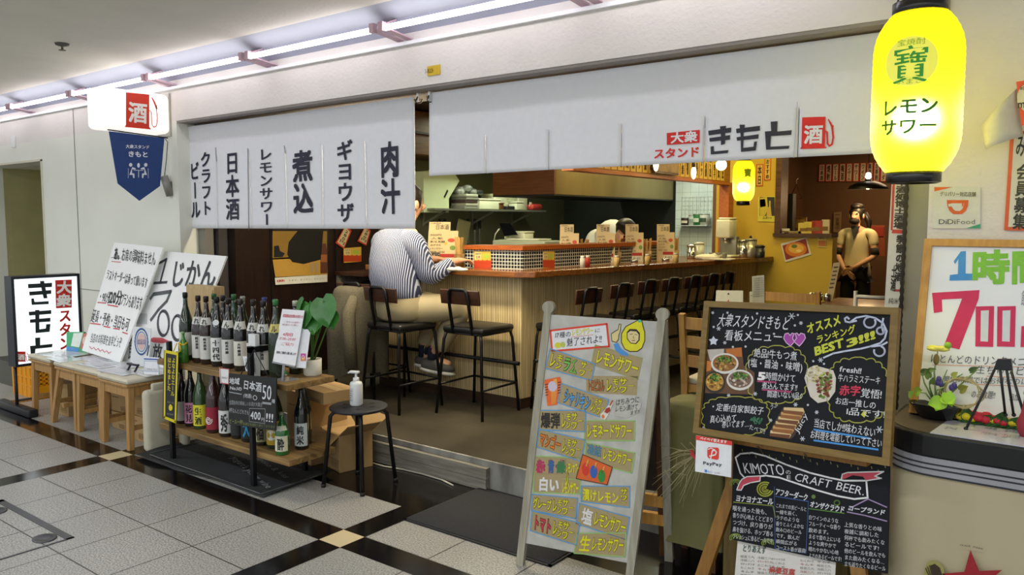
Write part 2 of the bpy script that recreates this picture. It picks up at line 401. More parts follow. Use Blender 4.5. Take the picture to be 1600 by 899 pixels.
mb = MB(); mb.bb(-5.74, -5.64, 3.45, 3.52, 0, 2.24); mb.m = 1; mb.bb(-5.74, -5.6, 3.54, 3.64, 0, 2.24); struct('trim_6', mb, [M('jamb_alu', '87857f', .4, .3, var=.04), M('jamb_dark', '4c4747', .4, .2, var=.04)], 'metal jamb at the left edge of the opening')
# shop shell
conc = M('shop_concrete', '4c473b', .38, col2='322e25', scale=2.2, detail=6, bump=.05, bscale=9)
mb = MB(); mb.bb(-5.75, 1.2, 3.31, 11, 0, .16); struct('floor_shop', mb, conc, 'raised concrete floor of the shop')
mb = MB(); mb.bb(-5.74, -.56, 3.292, 3.325, 0, .158); struct('trim_7', mb, M('step_concrete', '9b9a93', .8, col2='5f5d57', scale=9, stretch=(1, 1, .35), detail=7, bump=.3, bscale=20), 'grey concrete step edge')
mb = MB(); mb.bb(-5.75, 1.2, 3.62, 11, 2.5, 2.6); struct('ceiling_shop', mb, wood('ceiling_wood', '3a2312', '26160b', 0, .5))
mb = MB(); mb.bb(-5.75, -5.5, 3.62, 5.15, .16, 2.5); struct('wall_shop_left', mb, brownw, 'dark brown panelled side wall of the shop')
mb = MB(); mb.bb(-5.502, -5.49, 3.94, 3.955, .16, 2.4); mb.bb(-5.502, -5.49, 4.62, 4.635, .16, 2.4); struct('trim_8', mb, M('panel_gap', '0e0808', .5, var=.0), 'panel joints of the dark wall')
kst = M('kitchen_steel', '6e6e58', .38, .35, var=.12, scale=2)
mb = MB(); mb.bb(-5.75, -5.5, 5.15, 8.4, .16, 2.5); struct('wall_kitchen_left', mb, kst, 'greenish steel wall of the kitchen')
mb = MB(); mb.bb(-5.5, -3.98, 8.3, 8.4, .16, 2.5); struct('wall_kitchen_back', mb, M('kitchen_dark', '2a2e2b', .4, .3, var=.2, scale=2), 'dark steel kitchen wall behind the stove')
mb = MB(); mb.bb(-3.98, -3.0, 8.3, 8.4, .16, 2.5); struct('wall_kitchen_tiled', mb, gridmat('white_tiles', 'd6e2dc', 'a9b8b2', .1, 0, .1, .004), 'white tiled kitchen wall')
yel = M('yellow_plaster', 'c9a83a', .7, var=.08, scale=2, bump=.1, bscale=30)
xs, xe = -2.585, -2.06
mb = MB(); mb.bb(-3.2, xs, 7.6, 7.75, .16, 2.5); mb.bb(xs, xe, 7.6, 7.75, .16, 1.33); struct('wall_yellow', mb, yel, 'yellow plaster wall at the end of the counter')
mb = MB(); mb.bb(xs - .02, xe + .0, 7.56, 7.78, 1.325, 1.36); mb.bb(xs - .01, xs + .045, 7.57, 7.77, 1.36, 2.5); struct('window_1', mb, wood('hatch_wood', '5a371c', '3f2512', 0), 'brown wooden sill and post of the serving hatch')
brw = M('backroom_brown', '6a4a2c', .7, var=.12, scale=1.5)
mb = MB(); mb.bb(-4, 1.2, 10.4, 10.5, .16, 2.5); mb.bb(-3.3, -3.2, 7.75, 10.4, .16, 2.5); struct('wall_back', mb, brw, 'dim brown wall of the back room')
mb = MB(); mb.bb(1.1, 1.2, 3.62, 10.4, .16, 2.5); struct('wall_shop_right', mb, brw)
# ================================================================== arcade lamps
tubem = emission('tube_light', (1, .93, .99), 9)
pinkm = M('bracket_pink', 'd9b9c6', .5, var=.05)
xsb = [-2.05 - 1.243 * k for k in range(-1, 7)]
t0 = thing('fluorescent_light', 'x', 'lamp', (0, 3.1, 2.53))
mb = MB(); mb.tube([(.055, 3.1, 2.535), (1.185, 3.1, 2.535)], .016, 10); mb.build('lamp_tube', tubem, t0)
for s in (.03, 1.20):
    mb = MB(); mb.bar((s, 3.085, 2.545), (s, 3.115, 2.545), .035, .05); mb.bar((s + .01, 3.1, 2.535), (s + .03, 3.29, 2.505), .05, .008); mb.bar((s - .01, 3.1, 2.555), (s - .01, 3.2, 2.6), .05, .008); mb.build('lamp_holder', pinkm, t0)
nm = ['first lamp tube of the row, ending outside the right of the picture', 'lamp tube directly above the yellow number plate', 'lamp tube above the right half of the short curtain', 'lamp tube above the left end of the short curtain', 'lamp tube passing just above the projecting white lightbox sign', 'lamp tube left of the projecting lightbox sign', 'short far lamp tube at the left edge of the picture']
for i in range(7):
    lb = nm[i]
    if i == 0: t0.location = (xsb[1] + 0, 3.1, 2.53); t0['label'] = lb; t0['group'] = 'fluorescent tubes along the cove'; W[t0.name] = Matrix.Translation(t0.location)
    else: dup(t0, (xsb[i + 1], 3.1, 2.53), 0, lb, 'fluorescent tubes along the cove')
# shift: tube i spans xsb[i+1] .. +1.243
t = thing('ceiling_sprinkler', 'small dark sprinkler in the grey ceiling at upper left', 'sprinkler', (aZ(97, 68, 2.65)))
p = t.location; mb = MB(); mb.lathe([(.045, 0), (.04, -.012), (.02, -.018)], p, 16); mb.build('flange', M('sprinkler_dark', '5a5852', .6), t)
mb = MB(); mb.tube([p, p - V3((0, 0, .04))], .008, 8); mb.lathe([(.001, -.04), (.022, -.042), (.022, -.046)], p, 12); mb.build('nozzle', M('sprinkler_metal', '6b6456', .4, .6), t)
# floor hatch
t = thing('floor_hatch', 'steel framed access hatch set in the granite floor', 'hatch', (-4.15, 1.4, 0))
hx0, hx1, hy0, hy1 = -4.62, -3.79, .75, 1.60
dkst = M('hatch_steel', '55565a', .35, .6, var=.1)
mb = MB(); mb.bb(hx0, hx1, hy1 - .035, hy1, .0005, .003); mb.bb(hx0, hx1, hy0, hy0 + .035, .0005, .003); mb.bb(hx0, hx0 + .035, hy0, hy1, .0005, .003); mb.bb(hx1 - .012, hx1, hy0, hy1, .0005, .003); mb.build('hatch_frame', dkst, t)
for x in (hx0 + .16, hx1 - .1):
    mb = MB(); mb.lathe([(.05, .0005), (.05, .004), (.04, .005), (.036, .003), (.0, .003)], (x, hy1 - .09, 0), 20, sx=1.2); mb.build('lifting_socket', dkst, t)
# number plate, switch
p = Pn(aY(661, 119, 3.296), (1, 0, 0), (0, 0, 1)); t = thing('number_plate', 'small yellow number plate on the white fascia', 'plate', aY(671, 118, 3.299))
mb = MB(); mb.bb(-3.107, -3.012, 3.294, 3.3, aY(670, 119, 3.3).z, aY(670, 104, 3.3).z); mb.build('plate', C('d8b62a'), t)
p = Pn(V3((-3.107, 3.294, 2.3)), (1, 0, 0), (0, 0, 1)); p.text('3-B25·', (664, 116), (678, 114), (664, 107), '6b5310'); p.done(t)
mb = MB(); mb.rbox(aY(21, 222, 3.29), (.07, .02, .11), .006); solo('switch_plate', mb, white, 'small white plate on the wall above the side doorway', 'switch plate')
# ================================================================== projecting lightbox sign and pennant
X0 = -5.8
t = thing('lightbox_sign', 'white glowing projecting sign box with a red pump emblem', 'sign', (X0 - .1, 3.1, 2.16))
litw = M('lit_acrylic', 'fbf6ee', .3, var=0, emit=.75)
mb = MB(); mb.rbox((X0 - .1, 3.02, 2.292), (.2, .54, .30), .04, n=4); mb.build('box', litw, t)
mb = MB(); mb.bb(X0 - .19, X0 - .01, 3.285, 3.3, 2.13, 2.455); mb.build('wall_bracket', M('bracket_grey', 'b6b2aa', .4, .3), t)
red = 'd8261c'
def pump(p, B, c=red, w='f6f2ee', fr=None, g=0.0):
    """B maps unit coordinates (0..1, y down) to the sheet's frame"""
    if fr: p.fr = fr
    p.poly([B(0, 0), B(.72, 0), B(.72, .93), B(.78, 1), B(-.04, 1), B(0, .93)], c, 1)
    p.text('酒', B(.07, .86), B(.66, .86), B(.07, .24), w, bold=.035, l=3)
    p.line([B(.70, .45), B(.78, .5), B(.79, .66), B(.80, .86), B(.86, .93), B(.94, .88), B(.97, .66), B(.93, .36), B(.95, .3)], g or .004, c, 2)
    p.poly([B(.80, .06), B(.90, .2), B(.97, .38), B(.94, .42), B(.90, .34), B(.84, .2), B(.79, .1)], c, 2)
p = Pn((X0 + .0005, 2.82, 2.17), (0, 1, 0), (0, 0, 1), (100, 100, .2669))
pump(p, lambda a, b: (362 + a * 190, 166 + b * 204 + a * 18), 'e2391f', 'fbf6ee', g=.006)
p.done(t, label='red pump emblem with the sake character')
t = thing('pennant_flag', 'navy blue pennant with white lettering below the lightbox sign', 'pennant', (X0 - .1, 3.1, 1.62))
xf = X0 - .05
fl = [aX(u, v, xf) for u, v in ((170, 205), (257, 216), (250, 291), (218, 314), (184, 287))]
mb = MB(); mb.slab(fl, V3((1, 0, 0)), .003); mb.build('flag_cloth', C('27447f', .7), t)
p = Pn((xf, 2.9, 1.62), (0, 1, 0), (0, 0, 1), (100, 100, .2669))
p.words([('大衆スタンド', (360, 494), (500, 500), (360, 470), 'eef2f6', dict(bold=.02)), ('きもと', (372, 545), (494, 549), (372, 508), 'eef2f6', dict(bold=.03))])
for sx, fx in ((-1, 390), (1, 478)):
    p.disc((fx, 591), 10, 11, 'dfe6ee'); p.poly([(fx - 9 * sx * -1 * -1, 604), (fx + 12 * sx * -1, 604), (fx + 30 * sx * -1, 612), (fx + 28 * sx * -1, 618), (fx + 8 * sx * -1, 618), (fx + 8 * sx * -1, 640), (fx + 22 * sx * -1, 642), (fx + 22 * sx * -1, 668), (fx + 14 * sx * -1, 668), (fx + 12 * sx * -1, 650), (fx + 8 * sx, 650)], 'dfe6ee')
    p.line([(fx + 14 * sx, 612), (fx + 15 * sx, 668)], .003, 'dfe6ee')
p.line([(408, 622), (462, 624)], .004, 'dfe6ee'); p.line([(436, 622), (436, 664)], .005, 'dfe6ee'); p.disc((436, 594), 8, 14, 'dfe6ee')
p.done(t)
mb = MB(); a, b = aX(168, 204, xf), aX(262, 217, xf); mb.tube([a + V3((0, 0, .006)), b + V3((0, 0, .006))], .005, 6); mb.build('rod', M('black_metal', '1c1c1e', .4, .5, var=.05), t)
mb = MB(); a = aX(258, 217, xf - .01); mb.tube([a, aX(262, 222, xf - .01), aX(260, 250, xf - .01), aX(257, 276, xf - .01)], .003, 6)
mb2 = thing('wall_spotlight', 'small grey cylinder spotlight on the wall under the lightbox sign', 'spotlight', aY(262, 290, 3.27))
mb.build('cable', M('cable_dark', '3a3a38', .5, var=.0), mb2)
mb = MB(); mb.tube([aX(256, 275, xf), aX(266, 306, xf)], .03, 14); mb.build('lamp_body', M('lamp_grey', '8d8d88', .4, .4), mb2)
q = aX(263, 290, xf); mb = MB(); mb.bb(q.x - .02, q.x + .02, q.y, 3.3, q.z - .035, q.z + .03); mb.build('mount', M('mount_grey', '6f6f6a', .5, .2), mb2)
# ================================================================== curtains
clothm = M('curtain_white', 'eceef4', .85, var=.015, scale=30, bump=.05, bscale=400)
bamboo = M('bamboo', 'b08d57', .5, var=.15, scale=12)
ink = '23233a'
def wave(x, z, ztop, zbot):
    f = max(0, (ztop - z) / (ztop - zbot))
    return .007 * f * math.sin(x * 6.3) + .001 * f * math.sin(x * 17 + 1.3)
def curtain(name, label, x0, x1, zt, zb0, zb1, cuts, slit):
    t = thing(name, label, 'curtain', ((x0 + x1) / 2, 3.4, min(zb0, zb1)), 0, 'white shop curtains over the entrance')
    mb = MB(); mb.smooth = True
    es = [x0] + cuts + [x1]
    for k in range(len(es) - 1):
        a, b = es[k], es[k + 1]; nx = 14; nz = 22; vs = []
        for i in range(nx + 1):
            for j in range(nz + 1):
                f = i / nx; x = a + (b - a) * f; g = j / nz
                zb = zb0 + (zb1 - zb0) * (x - x0) / (x1 - x0); z = zt + (zb - zt) * g
                if k and i == 0 and z < slit: x += .003
                y = 3.4 + wave(x, z, zt, zb) 
                if j == 0: y -= .008
                vs.append((x, y, z))
        fs = [(i * (nz + 1) + j, (i + 1) * (nz + 1) + j, (i + 1) * (nz + 1) + j + 1, i * (nz + 1) + j + 1) for i in range(nx) for j in range(nz)]
        mb.add(vs, fs, True)
    o = mb.build('cloth', clothm, t); m = o.modifiers.new('thick', 'SOLIDIFY'); m.thickness = .002; m.offset = 0
    mb = MB(); mb.tube([(x0 - .03, 3.412, zt - .018), (x1 + .03, 3.412, zt - .018)], .008, 10); mb.build('rod', bamboo, t)
    p = Pn((x0, 3.4, 1), (1, 0, 0), (0, 0, 1), gap=.005); p.warp = lambda a, b: -wave(x0 + a, 1 + b, zt, zb0)
    return t, p
t, p = curtain('noren_curtain', 'short white curtain with black brush lettering at left', -5.80, -3.312, 2.205, 1.42, 1.43, [aY(u, 250, 3.4).x for u in (338, 390, 446, 504, 570)], 1.98)
p.fr = (280, 140, .267)
kw = dict(vert=True, bold=.028)
def vt(s, x0, x1, y0, y1, sl=0, bold=.028): p.text(s, (x0 + 4, y1), (x1 + 4, y1 + 3 - sl), (x0 - 4, y0 + sl), ink, vert=True, bold=bold)
vt('肉汁', 1178, 1296, 300, 735, 8, .034); vt('ギヨウザ', 925, 1022, 296, 782, 6); vt('煮込', 668, 790, 350, 735, 10, .034)
vt('レモンサワー', 468, 550, 340, 800, 5, .022); vt('日本酒', 278, 356, 360, 768, 6, .026); vt('クラフト', 128, 192, 360, 742, 5, .024); vt('ビール', 66, 122, 420, 760, 5, .024)
for x, y0, y1 in ((217, 340, 420), (405, 345, 822), (618, 330, 372)): p.line([(x, y0), (x + 6, y1)], .006, '54545e')
p.done(t)
t, p = curtain('noren_curtain', 'long white curtain with the red and black shop name', -3.192, -.752, 2.215, 1.739, 1.746, [aY(u, 250, 3.4).x for u in (758, 858, 970, 1100, 1246)], 1.95)
p.fr = (1000, 160, .2125)
p.poly([(198, 226), (442, 203), (440, 298), (198, 314)], red, 1); p.text('大衆', (226, 306), (428, 292), (226, 222), 'eeeef2', bold=.03, l=3)
p.text('スタンド', (98, 420), (446, 404), (98, 340), red, bold=.03)
K = '2b2b38'
# blocky custom lettering of the name
p.poly([(505, 210), (676, 186), (674, 222), (508, 244)], K); p.poly([(512, 264), (668, 242), (666, 276), (516, 290)], K); p.poly([(592, 178), (638, 174), (632, 224), (630, 306), (600, 316), (600, 250)], K, 1)
p.poly([(522, 326), (546, 322), (548, 362), (656, 352), (650, 374), (524, 384)], K)
p.poly([(712, 196), (888, 174), (888, 210), (716, 228)], K); p.poly([(716, 258), (880, 236), (876, 268), (720, 284)], K); p.poly([(738, 166), (778, 166), (768, 230), (766, 336), (842, 328), (846, 292), (868, 288), (858, 356), (750, 366), (746, 240)], K, 1)
p.poly([(924, 216), (970, 212), (966, 144), (1016, 140), (1014, 216), (1120, 206), (1116, 240), (970, 250), (964, 328), (1104, 320), (1098, 342), (934, 350)], K)
pump(p, lambda a, b: (1196 + a * 238 - b * 6, 112 + b * 232 - a * 8), red, 'eeeef2', g=.007)
p.line([(470, 170), (466, 454)], .0025, 'b9bcc6'); p.line([(1160, 0), (1136, 408)], .0025, 'b9bcc6'); 
p.done(t)
alum = M('aluminium', 'dfe0e2', .35, .4, var=.03)
hk = [(655, 'left curtain hook strap beside the gap between the curtains'), (673, 'right curtain hook strap beside the gap between the curtains'), (291, 'curtain hook strap at the left end of the short curtain'), (1378, 'curtain hook strap behind the big yellow lantern')]
for u, lb in hk:
    x = aY(u, 145, 3.395).x; t = thing('hook_strap', lb, 'hook', (x, 3.39, 2.1), 0, 'curtain hook straps')
    mb = MB(); mb.bb(x - .008, x + .008, 3.379, 3.383, 2.17, 2.226); mb.bb(x - .008, x + .008, 3.379, 3.42, 2.222, 2.2255); mb.build('strap', alum, t)
    mb = MB(); mb.tube([(x, 3.381, 2.20), (x, 3.365, 2.17), (x, 3.38, 2.16), (x, 3.405, 2.165), (x, 3.42, 2.19)], .004, 6); mb.build('hook', M('hook_dark', '4a4038', .4, .5), t)
# ================================================================== counter
CT = 1.135
top_m = wood('counter_top_wood', '8a5528', '5f3716', 0, .16, 6, coat=.3)
ctop = thing('bar_counter', 'L-shaped wooden bar counter with a brown top and pale ribbed front', 'counter', (-3.3, 5.2, .16))
P0, P1 = V3((-3.24, 4.36, 0)), V3((-2.76, 7.59, 0))          # panel corner, far end of the long leg
mb = MB(); mb.prism([(-4.7, 4.25), (-3.22, 4.25), (-3.10, 4.33), (-2.60, 7.59), (-3.35, 7.59), (-3.72, 4.86), (-4.7, 4.86)], CT - .045, CT); mb.build('worktop', top_m, ctop, bevel=.006)
pm = M('ribbed_panel', 'dcc898', .6, col2='ae9768', scale=5, stretch=(14, 14, .5), detail=5)
t_ = pm.node_tree; g_ = nd(t_, 'ShaderNodeTexCoord'); s_ = nd(t_, 'ShaderNodeSeparateXYZ'); t_.links.new(g_.outputs['Object'], s_.inputs[0])
k_ = mathn(t_, 'LESS_THAN', mathn(t_, 'FLOORED_MODULO', mathn(t_, 'ADD', s_.outputs[0], mathn(t_, 'MULTIPLY', s_.outputs[1], 1.0)), .021), .003)
b_ = t_.nodes['Principled BSDF']; o_ = b_.inputs['Base Color'].links[0].from_socket; t_.links.new(mixc(t_, k_, o_, lin('6f5d3c')), b_.inputs['Base Color'])
mb = MB(); mb.prism([(-4.68, 4.36), (-3.24, 4.36), (-2.76, 7.59), (-3.0, 7.59), (-3.45, 4.6), (-4.68, 4.6)], .235, CT - .045); mb.build('front_panel', pm, ctop)
mb = MB(); mb.prism([(-4.68, 4.366), (-3.247, 4.366), (-2.767, 7.59), (-3.0, 7.59), (-3.45, 4.59), (-4.68, 4.59)], .16, .235); mb.build('kick_board', M('kick_brown', '3d2a1c', .6), ctop)
mb = MB(); mb.tube([(-4.66, 4.28, .5), (-3.2, 4.28, .5)], .014, 8); mb.build('foot_rail', M('black_metal', '1c1c1e', .4, .5, var=.05), ctop)
mb = MB(); mb.tube([(-3.17, 4.42, .5), (-2.72, 7.5, .5)], .014, 8); mb.build('foot_rail', M('black_metal', '1c1c1e'), ctop)
# tiled ledge
e0, e1, e2 = aZ(727, 418, CT), aZ(817, 421, CT), aZ(1062, 405, CT)
e2 = e1 + (e2 - e1) * .93
LZ = CT + .135
d1 = (e0 - e1).normalized(); d2 = (e2 - e1).normalized(); n2 = V3((-d2.y, d2.x, 0)); n2 = n2 if n2.x < 0 else -n2
e3 = e2 + n2 * .2; e4 = e1 + n2 * .2 + d1 * .1; e4 = V3((e1.x - .22, e1.y + .2, CT)); e5 = e0 + V3((0, .2, 0))
led = thing('tiled_ledge', 'low ledge of dark tiles with white joints and an orange wooden cap on the counter', 'ledge', (e1.x - .1, e1.y + .2, CT))
def tilemat(name, o, d):
    m = bpy.data.materials.new(name); m.use_nodes = True; t = m.node_tree; b = t.nodes['Principled BSDF']
    g = nd(t, 'ShaderNodeTexCoord'); s = nd(t, 'ShaderNodeSeparateXYZ'); t.links.new(g.outputs['Object'], s.inputs[0])
    al = mathn(t, 'ADD', mathn(t, 'MULTIPLY', s.outputs[0], d.x), mathn(t, 'MULTIPLY', s.outputs[1], d.y))
    f = mathn(t, 'MAXIMUM', mathn(t, 'LESS_THAN', mathn(t, 'FLOORED_MODULO', al, .0245), .0042), mathn(t, 'LESS_THAN', mathn(t, 'FLOORED_MODULO', s.outputs[2], .0245), .0042))
    t.links.new(mixc(t, f, lin('191c22'), lin('d4d0bd')), b.inputs['Base Color']); b.inputs['Roughness'].default_value = .25
    return m
def wallpiece(mb, a, b, c, d, z0, z1): mb.prism([(p.x, p.y) for p in (a, b, c, d)], z0, z1)
mb = MB(); wallpiece(mb, e0, e1, e4, e5, CT, LZ); mb.build('tiled_body', tilemat('mosaic_near', e1, d1), led)
mb = MB(); wallpiece(mb, e1, e2, e3, e4, CT, LZ); mb.build('tiled_body', tilemat('mosaic_long', e1, d2), led)
f = .018
mb = MB(); mb.prism([(e0.x, e0.y - f), (e1.x + f * .6, e1.y - f), (e2.x + f, e2.y), (e3.x, e3.y), (e4.x, e4.y), (e5.x, e5.y)], LZ, LZ + .03); mb.build('cap_board', wood('cap_orange', 'a5561c', '8a4212', 0, .35), led)
# ================================================================== bar stools
blk = M('black_metal', '1c1c1e'); leath = M('black_leather', '1b1a1a', .35, var=.1, bump=.1, bscale=80)
walnut = wood('walnut', '4a2b1b', '331c10', 0, .4)
def bar_stool():
    t = thing('bar_stool', 'x', 'bar stool', (0, 0, 0)); h = .575
    mb = MB(); mb.rbox((0, .01, h + .012), (.36, .35, .045), .018); mb.build('seat', leath, t)
    mb = MB(); mb.tube([(-.16, -.15, h - .012), (.16, -.15, h - .012), (.16, .17, h - .012), (-.16, .17, h - .012)], .010, 8, closed=True); mb.build('seat_frame', blk, t)
    for sx in (-1, 1):
        for a, b in ((-.15, -.2), (.17, .2)):
            mb = MB(); mb.tube([(sx * .15, a, h - .012), (sx * .165, a + (b - a) * .2, h - .06), (sx * .205, b, .0)], .0105, 8); mb.build('leg', blk, t)
    mb = MB(); mb.tube([(-.195, .19, .2), (.195, .19, .2)], .008, 8); mb.tube([(-.195, -.19, .2), (-.195, .19, .2)], .008, 8); mb.tube([(.195, -.19, .2), (.195, .19, .2)], .008, 8); mb.build('stretcher', blk, t)
    mb = MB(); mb.tube([(-.085, -.155, h - .012), (-.085, -.2, h + .22), (-.078, -.207, h + .27), (-.06, -.209, h + .288), (.06, -.209, h + .288), (.078, -.207, h + .27), (.085, -.2, h + .22), (.085, -.155, h - .012)], .0115, 8); mb.build('back_frame', blk, t)
    mb = MB(); mb.rbox((0, -.183, h + .235), (.34, .016, .1), .005, rot=Matrix.Rotation(R(8), 3, 'X')); mb.build('backrest', walnut, t)
    return t
st = bar_stool(); st.location = (-3.44, 4.125, .16); W[st.name] = Matrix.Translation(st.location)
st['label'] = 'empty black bar stool at the corner of the counter, right of the seated customer'; st['group'] = 'bar stools at the counter'
dup(st, (-3.985, 3.93, .16), R(-4), 'black bar stool the customer in the striped shirt sits on', 'bar stools at the counter')
lbl = ['first', 'second', 'third', 'fourth', 'fifth', 'sixth', 'seventh']
ang = math.atan2(P1.x - P0.x, P1.y - P0.y)
for i, (u, v) in enumerate(((925, 464), (976, 456), (1017, 450), (1053, 446), (1087, 442), (1115, 439), (1139, 436))):
    q = aZ(u, v, 1.03); s = V3((math.cos(ang), -math.sin(ang), 0))
    b = aZ(u, v, .965); q = V3((b.x - .19, b.y, 0))
    dup(st, (q.x, q.y, .16), PI / 2 - ang, 'black bar stool along the dim long side of the counter, %s from the front' % lbl[i], 'bar stools at the counter').scale = (.8, 1, 1)
# ================================================================== people
def skin(name, nodes, edges, mat, parent, sub=2, label=None):
    w = W[parent.name].inverted(); ks = list(nodes); ix = {k: i for i, k in enumerate(ks)}
    me = bpy.data.meshes.new(name); o = bpy.data.objects.new(name, me); COL.objects.link(o)
    me.from_pydata([w @ V3(nodes[k][0]) for k in ks], [(ix[a], ix[b]) for a, b in edges], [])
    sk = o.modifiers.new('skin', 'SKIN'); sk.use_smooth_shade = True; sk.branch_smoothing = .6
    for i, k in enumerate(ks):
        r = nodes[k][1]; d = me.skin_vertices[0].data[i]; d.radius = r if hasattr(r, '__len__') else (r, r); d.use_root = i == 0
    s = o.modifiers.new('sub', 'SUBSURF'); s.levels = sub; s.render_levels = sub
    me.materials.append(mat); o.parent = parent; W[o.name] = W[parent.name]
    if label: o['label'] = label
    return o
def chain(*ks): return list(zip(ks, ks[1:]))
def fingers(nodes, edges, hand, prefix, palm, d, side, nrm, curl=.6, r=.0085):
    """five bent fingers growing from the palm node: d = pointing direction, side = towards the thumb, nrm = palm inward"""
    d = V3(d).normalized(); side = V3(side).normalized(); nrm = V3(nrm).normalized(); p = V3(palm)
    for i, (o, L) in enumerate(((.028, .07), (.010, .08), (-.009, .075), (-.027, .06))):
        a = p + side * o + d * .045; b = a + (d * math.cos(curl * .5) + nrm * math.sin(curl * .5)) * L * .5; c = b + (d * math.cos(curl * 1.4) + nrm * math.sin(curl * 1.4)) * L * .5
        for j, q in enumerate((a, b, c)): nodes['%s%d%d' % (prefix, i, j)] = (q, r * (1 - .1 * j))
        edges += chain(hand, '%s%d0' % (prefix, i), '%s%d1' % (prefix, i), '%s%d2' % (prefix, i))
    a = p + side * .04 + d * .0; b = a + (side * .5 + d + nrm * .3).normalized() * .035; c = b + (d + nrm * .4).normalized() * .028
    for j, q in enumerate((a, b, c)): nodes['%st%d' % (prefix, j)] = (q, r * 1.1 * (1 - .1 * j))
    edges += chain(hand, prefix + 't0', prefix + 't1', prefix + 't2')
skinm = M('skin', 'c99a78', .5, var=.05); hairm = M('hair_dark', '1c1613', .45, var=.2, scale=30, stretch=(1, 1, .2))
# --- customer sitting on the first stool, seen from behind
H = dict(pel=V3((-4.0, 3.98, .93)))
sb = {'pel': (V3((-4.01, 3.96, .87)), (.15, .12)), 'wai': (V3((-4.04, 3.93, 1.04)), (.145, .115)), 'chs': (V3((-4.09, 3.98, 1.24)), (.17, .12)), 'nek0': (V3((-4.09, 4.02, 1.41)), (.075, .07)),
      'nek': (V3((-4.07, 4.06, 1.48)), .052), 'hd0': (V3((-4.045, 4.11, 1.55)), (.075, .085)), 'hd1': (V3((-4.035, 4.12, 1.63)), (.08, .095)), 'hd2': (V3((-4.04, 4.105, 1.70)), (.05, .06)), 'nose': (V3((-4.0, 4.215, 1.59)), .012),
      'shR': (V3((-3.92, 3.97, 1.35)), .062), 'elR': (V3((-3.83, 4.05, 1.10)), .046), 'wrR': (V3((-3.77, 4.25, 1.185)), .03), 'haR': (V3((-3.75, 4.31, 1.195)), (.034, .02)),
      'shL': (V3((-4.27, 4.02, 1.35)), .062), 'elL': (V3((-4.33, 4.2, 1.15)), .046), 'wrL': (V3((-4.13, 4.4, 1.19)), .03), 'haL': (V3((-4.10, 4.45, 1.19)), (.034, .02)),
      'hpR': (V3((-3.91, 3.95, .85)), .095), 'knR': (V3((-3.69, 4.20, .845)), .062), 'anR': (V3((-3.93, 4.17, .47)), .042), 'toR': (V3((-3.77, 4.22, .43)), .035),
      'hpL': (V3((-4.09, 4.01, .85)), .095), 'knL': (V3((-4.0, 4.28, .845)), .062), 'anL': (V3((-4.05, 4.22, .47)), .042), 'toL': (V3((-3.93, 4.28, .44)), .035)}
be = chain('pel', 'wai', 'chs', 'nek0', 'nek', 'hd0', 'hd1', 'hd2') + [('hd0', 'nose')] + chain('nek0', 'shR', 'elR', 'wrR', 'haR') + chain('nek0', 'shL', 'elL', 'wrL', 'haL') + chain('pel', 'hpR', 'knR', 'anR', 'toR') + chain('pel', 'hpL', 'knL', 'anL', 'toL')
cu = thing('person', 'seated customer seen from behind in a striped blue shirt and beige trousers', 'person', (-4.0, 3.95, .85))
nb = dict(sb); eb = list(be)
fingers(nb, eb, 'haR', 'fR', sb['haR'][0], (.35, 1, 0), (-1, .3, 0), (0, 0, -1)); fingers(nb, eb, 'haL', 'fL', sb['haL'][0], (.6, 1, 0), (.9, -.5, 0), (0, 0, -1))
skin('body', nb, eb, skinm, cu)
def swell(ks, k, only=None): return {q: (sb[q][0], tuple(r * k for r in sb[q][1]) if hasattr(sb[q][1], '__len__') else sb[q][1] * k) for q in ks}
stripe = M('striped_shirt', 'aeb4c8', .8, var=.03); tt = stripe.node_tree
g_ = nd(tt, 'ShaderNodeTexCoord'); s_ = nd(tt, 'ShaderNodeSeparateXYZ'); tt.links.new(g_.outputs['Object'], s_.inputs[0])
k_ = mathn(tt, 'LESS_THAN', mathn(tt, 'FLOORED_MODULO', mathn(tt, 'ADD', s_.outputs[0], mathn(tt, 'MULTIPLY', s_.outputs[1], .25)), .0125), .0075)
b_ = tt.nodes['Principled BSDF']; o_ = b_.inputs['Base Color'].links[0].from_socket; tt.links.new(mixc(tt, k_, o_, lin('2b3350')), b_.inputs['Base Color'])
yw = R(-14); mb = MB(); mb.loft([(-4.02, 3.945, .925, .175, .14), (-4.02, 3.945, .95, .195, .16), (-4.03, 3.94, 1.0, .2, .165), (-4.045, 3.935, 1.08, .207, .172), (-4.075, 3.965, 1.2, .218, .168), (-4.09, 3.985, 1.29, .222, .152), (-4.09, 4.0, 1.355, .208, .13), (-4.09, 4.012, 1.395, .165, .108), (-4.09, 4.022, 1.425, .11, .09), (-4.085, 4.03, 1.45, .075, .075), (-4.08, 4.035, 1.485, .066, .068)], 36, yw)
mb.limb([(-3.99, 3.99, 1.33), (-3.90, 3.975, 1.32), (-3.85, 4.0, 1.2), (-3.81, 4.03, 1.085), (-3.785, 4.13, 1.12), (-3.78, 4.225, 1.172)], [.09, .095, .08, .072, .062, .046]); mb.limb([(-4.19, 4.02, 1.33), (-4.27, 4.03, 1.32), (-4.31, 4.12, 1.2), (-4.33, 4.2, 1.13), (-4.24, 4.3, 1.16), (-4.155, 4.375, 1.185)], [.09, .095, .08, .07, .06, .046]); mb.build('shirt', stripe, cu)
khaki = M('khaki', 'a59878', .8, var=.06, scale=9)
mb = MB(); mb.loft([(-4.01, 3.96, .775, .15, .13), (-4.01, 3.96, .80, .19, .16), (-4.01, 3.955, .87, .2, .165), (-4.015, 3.95, .94, .19, .155), (-4.02, 3.945, .985, .175, .14)], 32, yw)
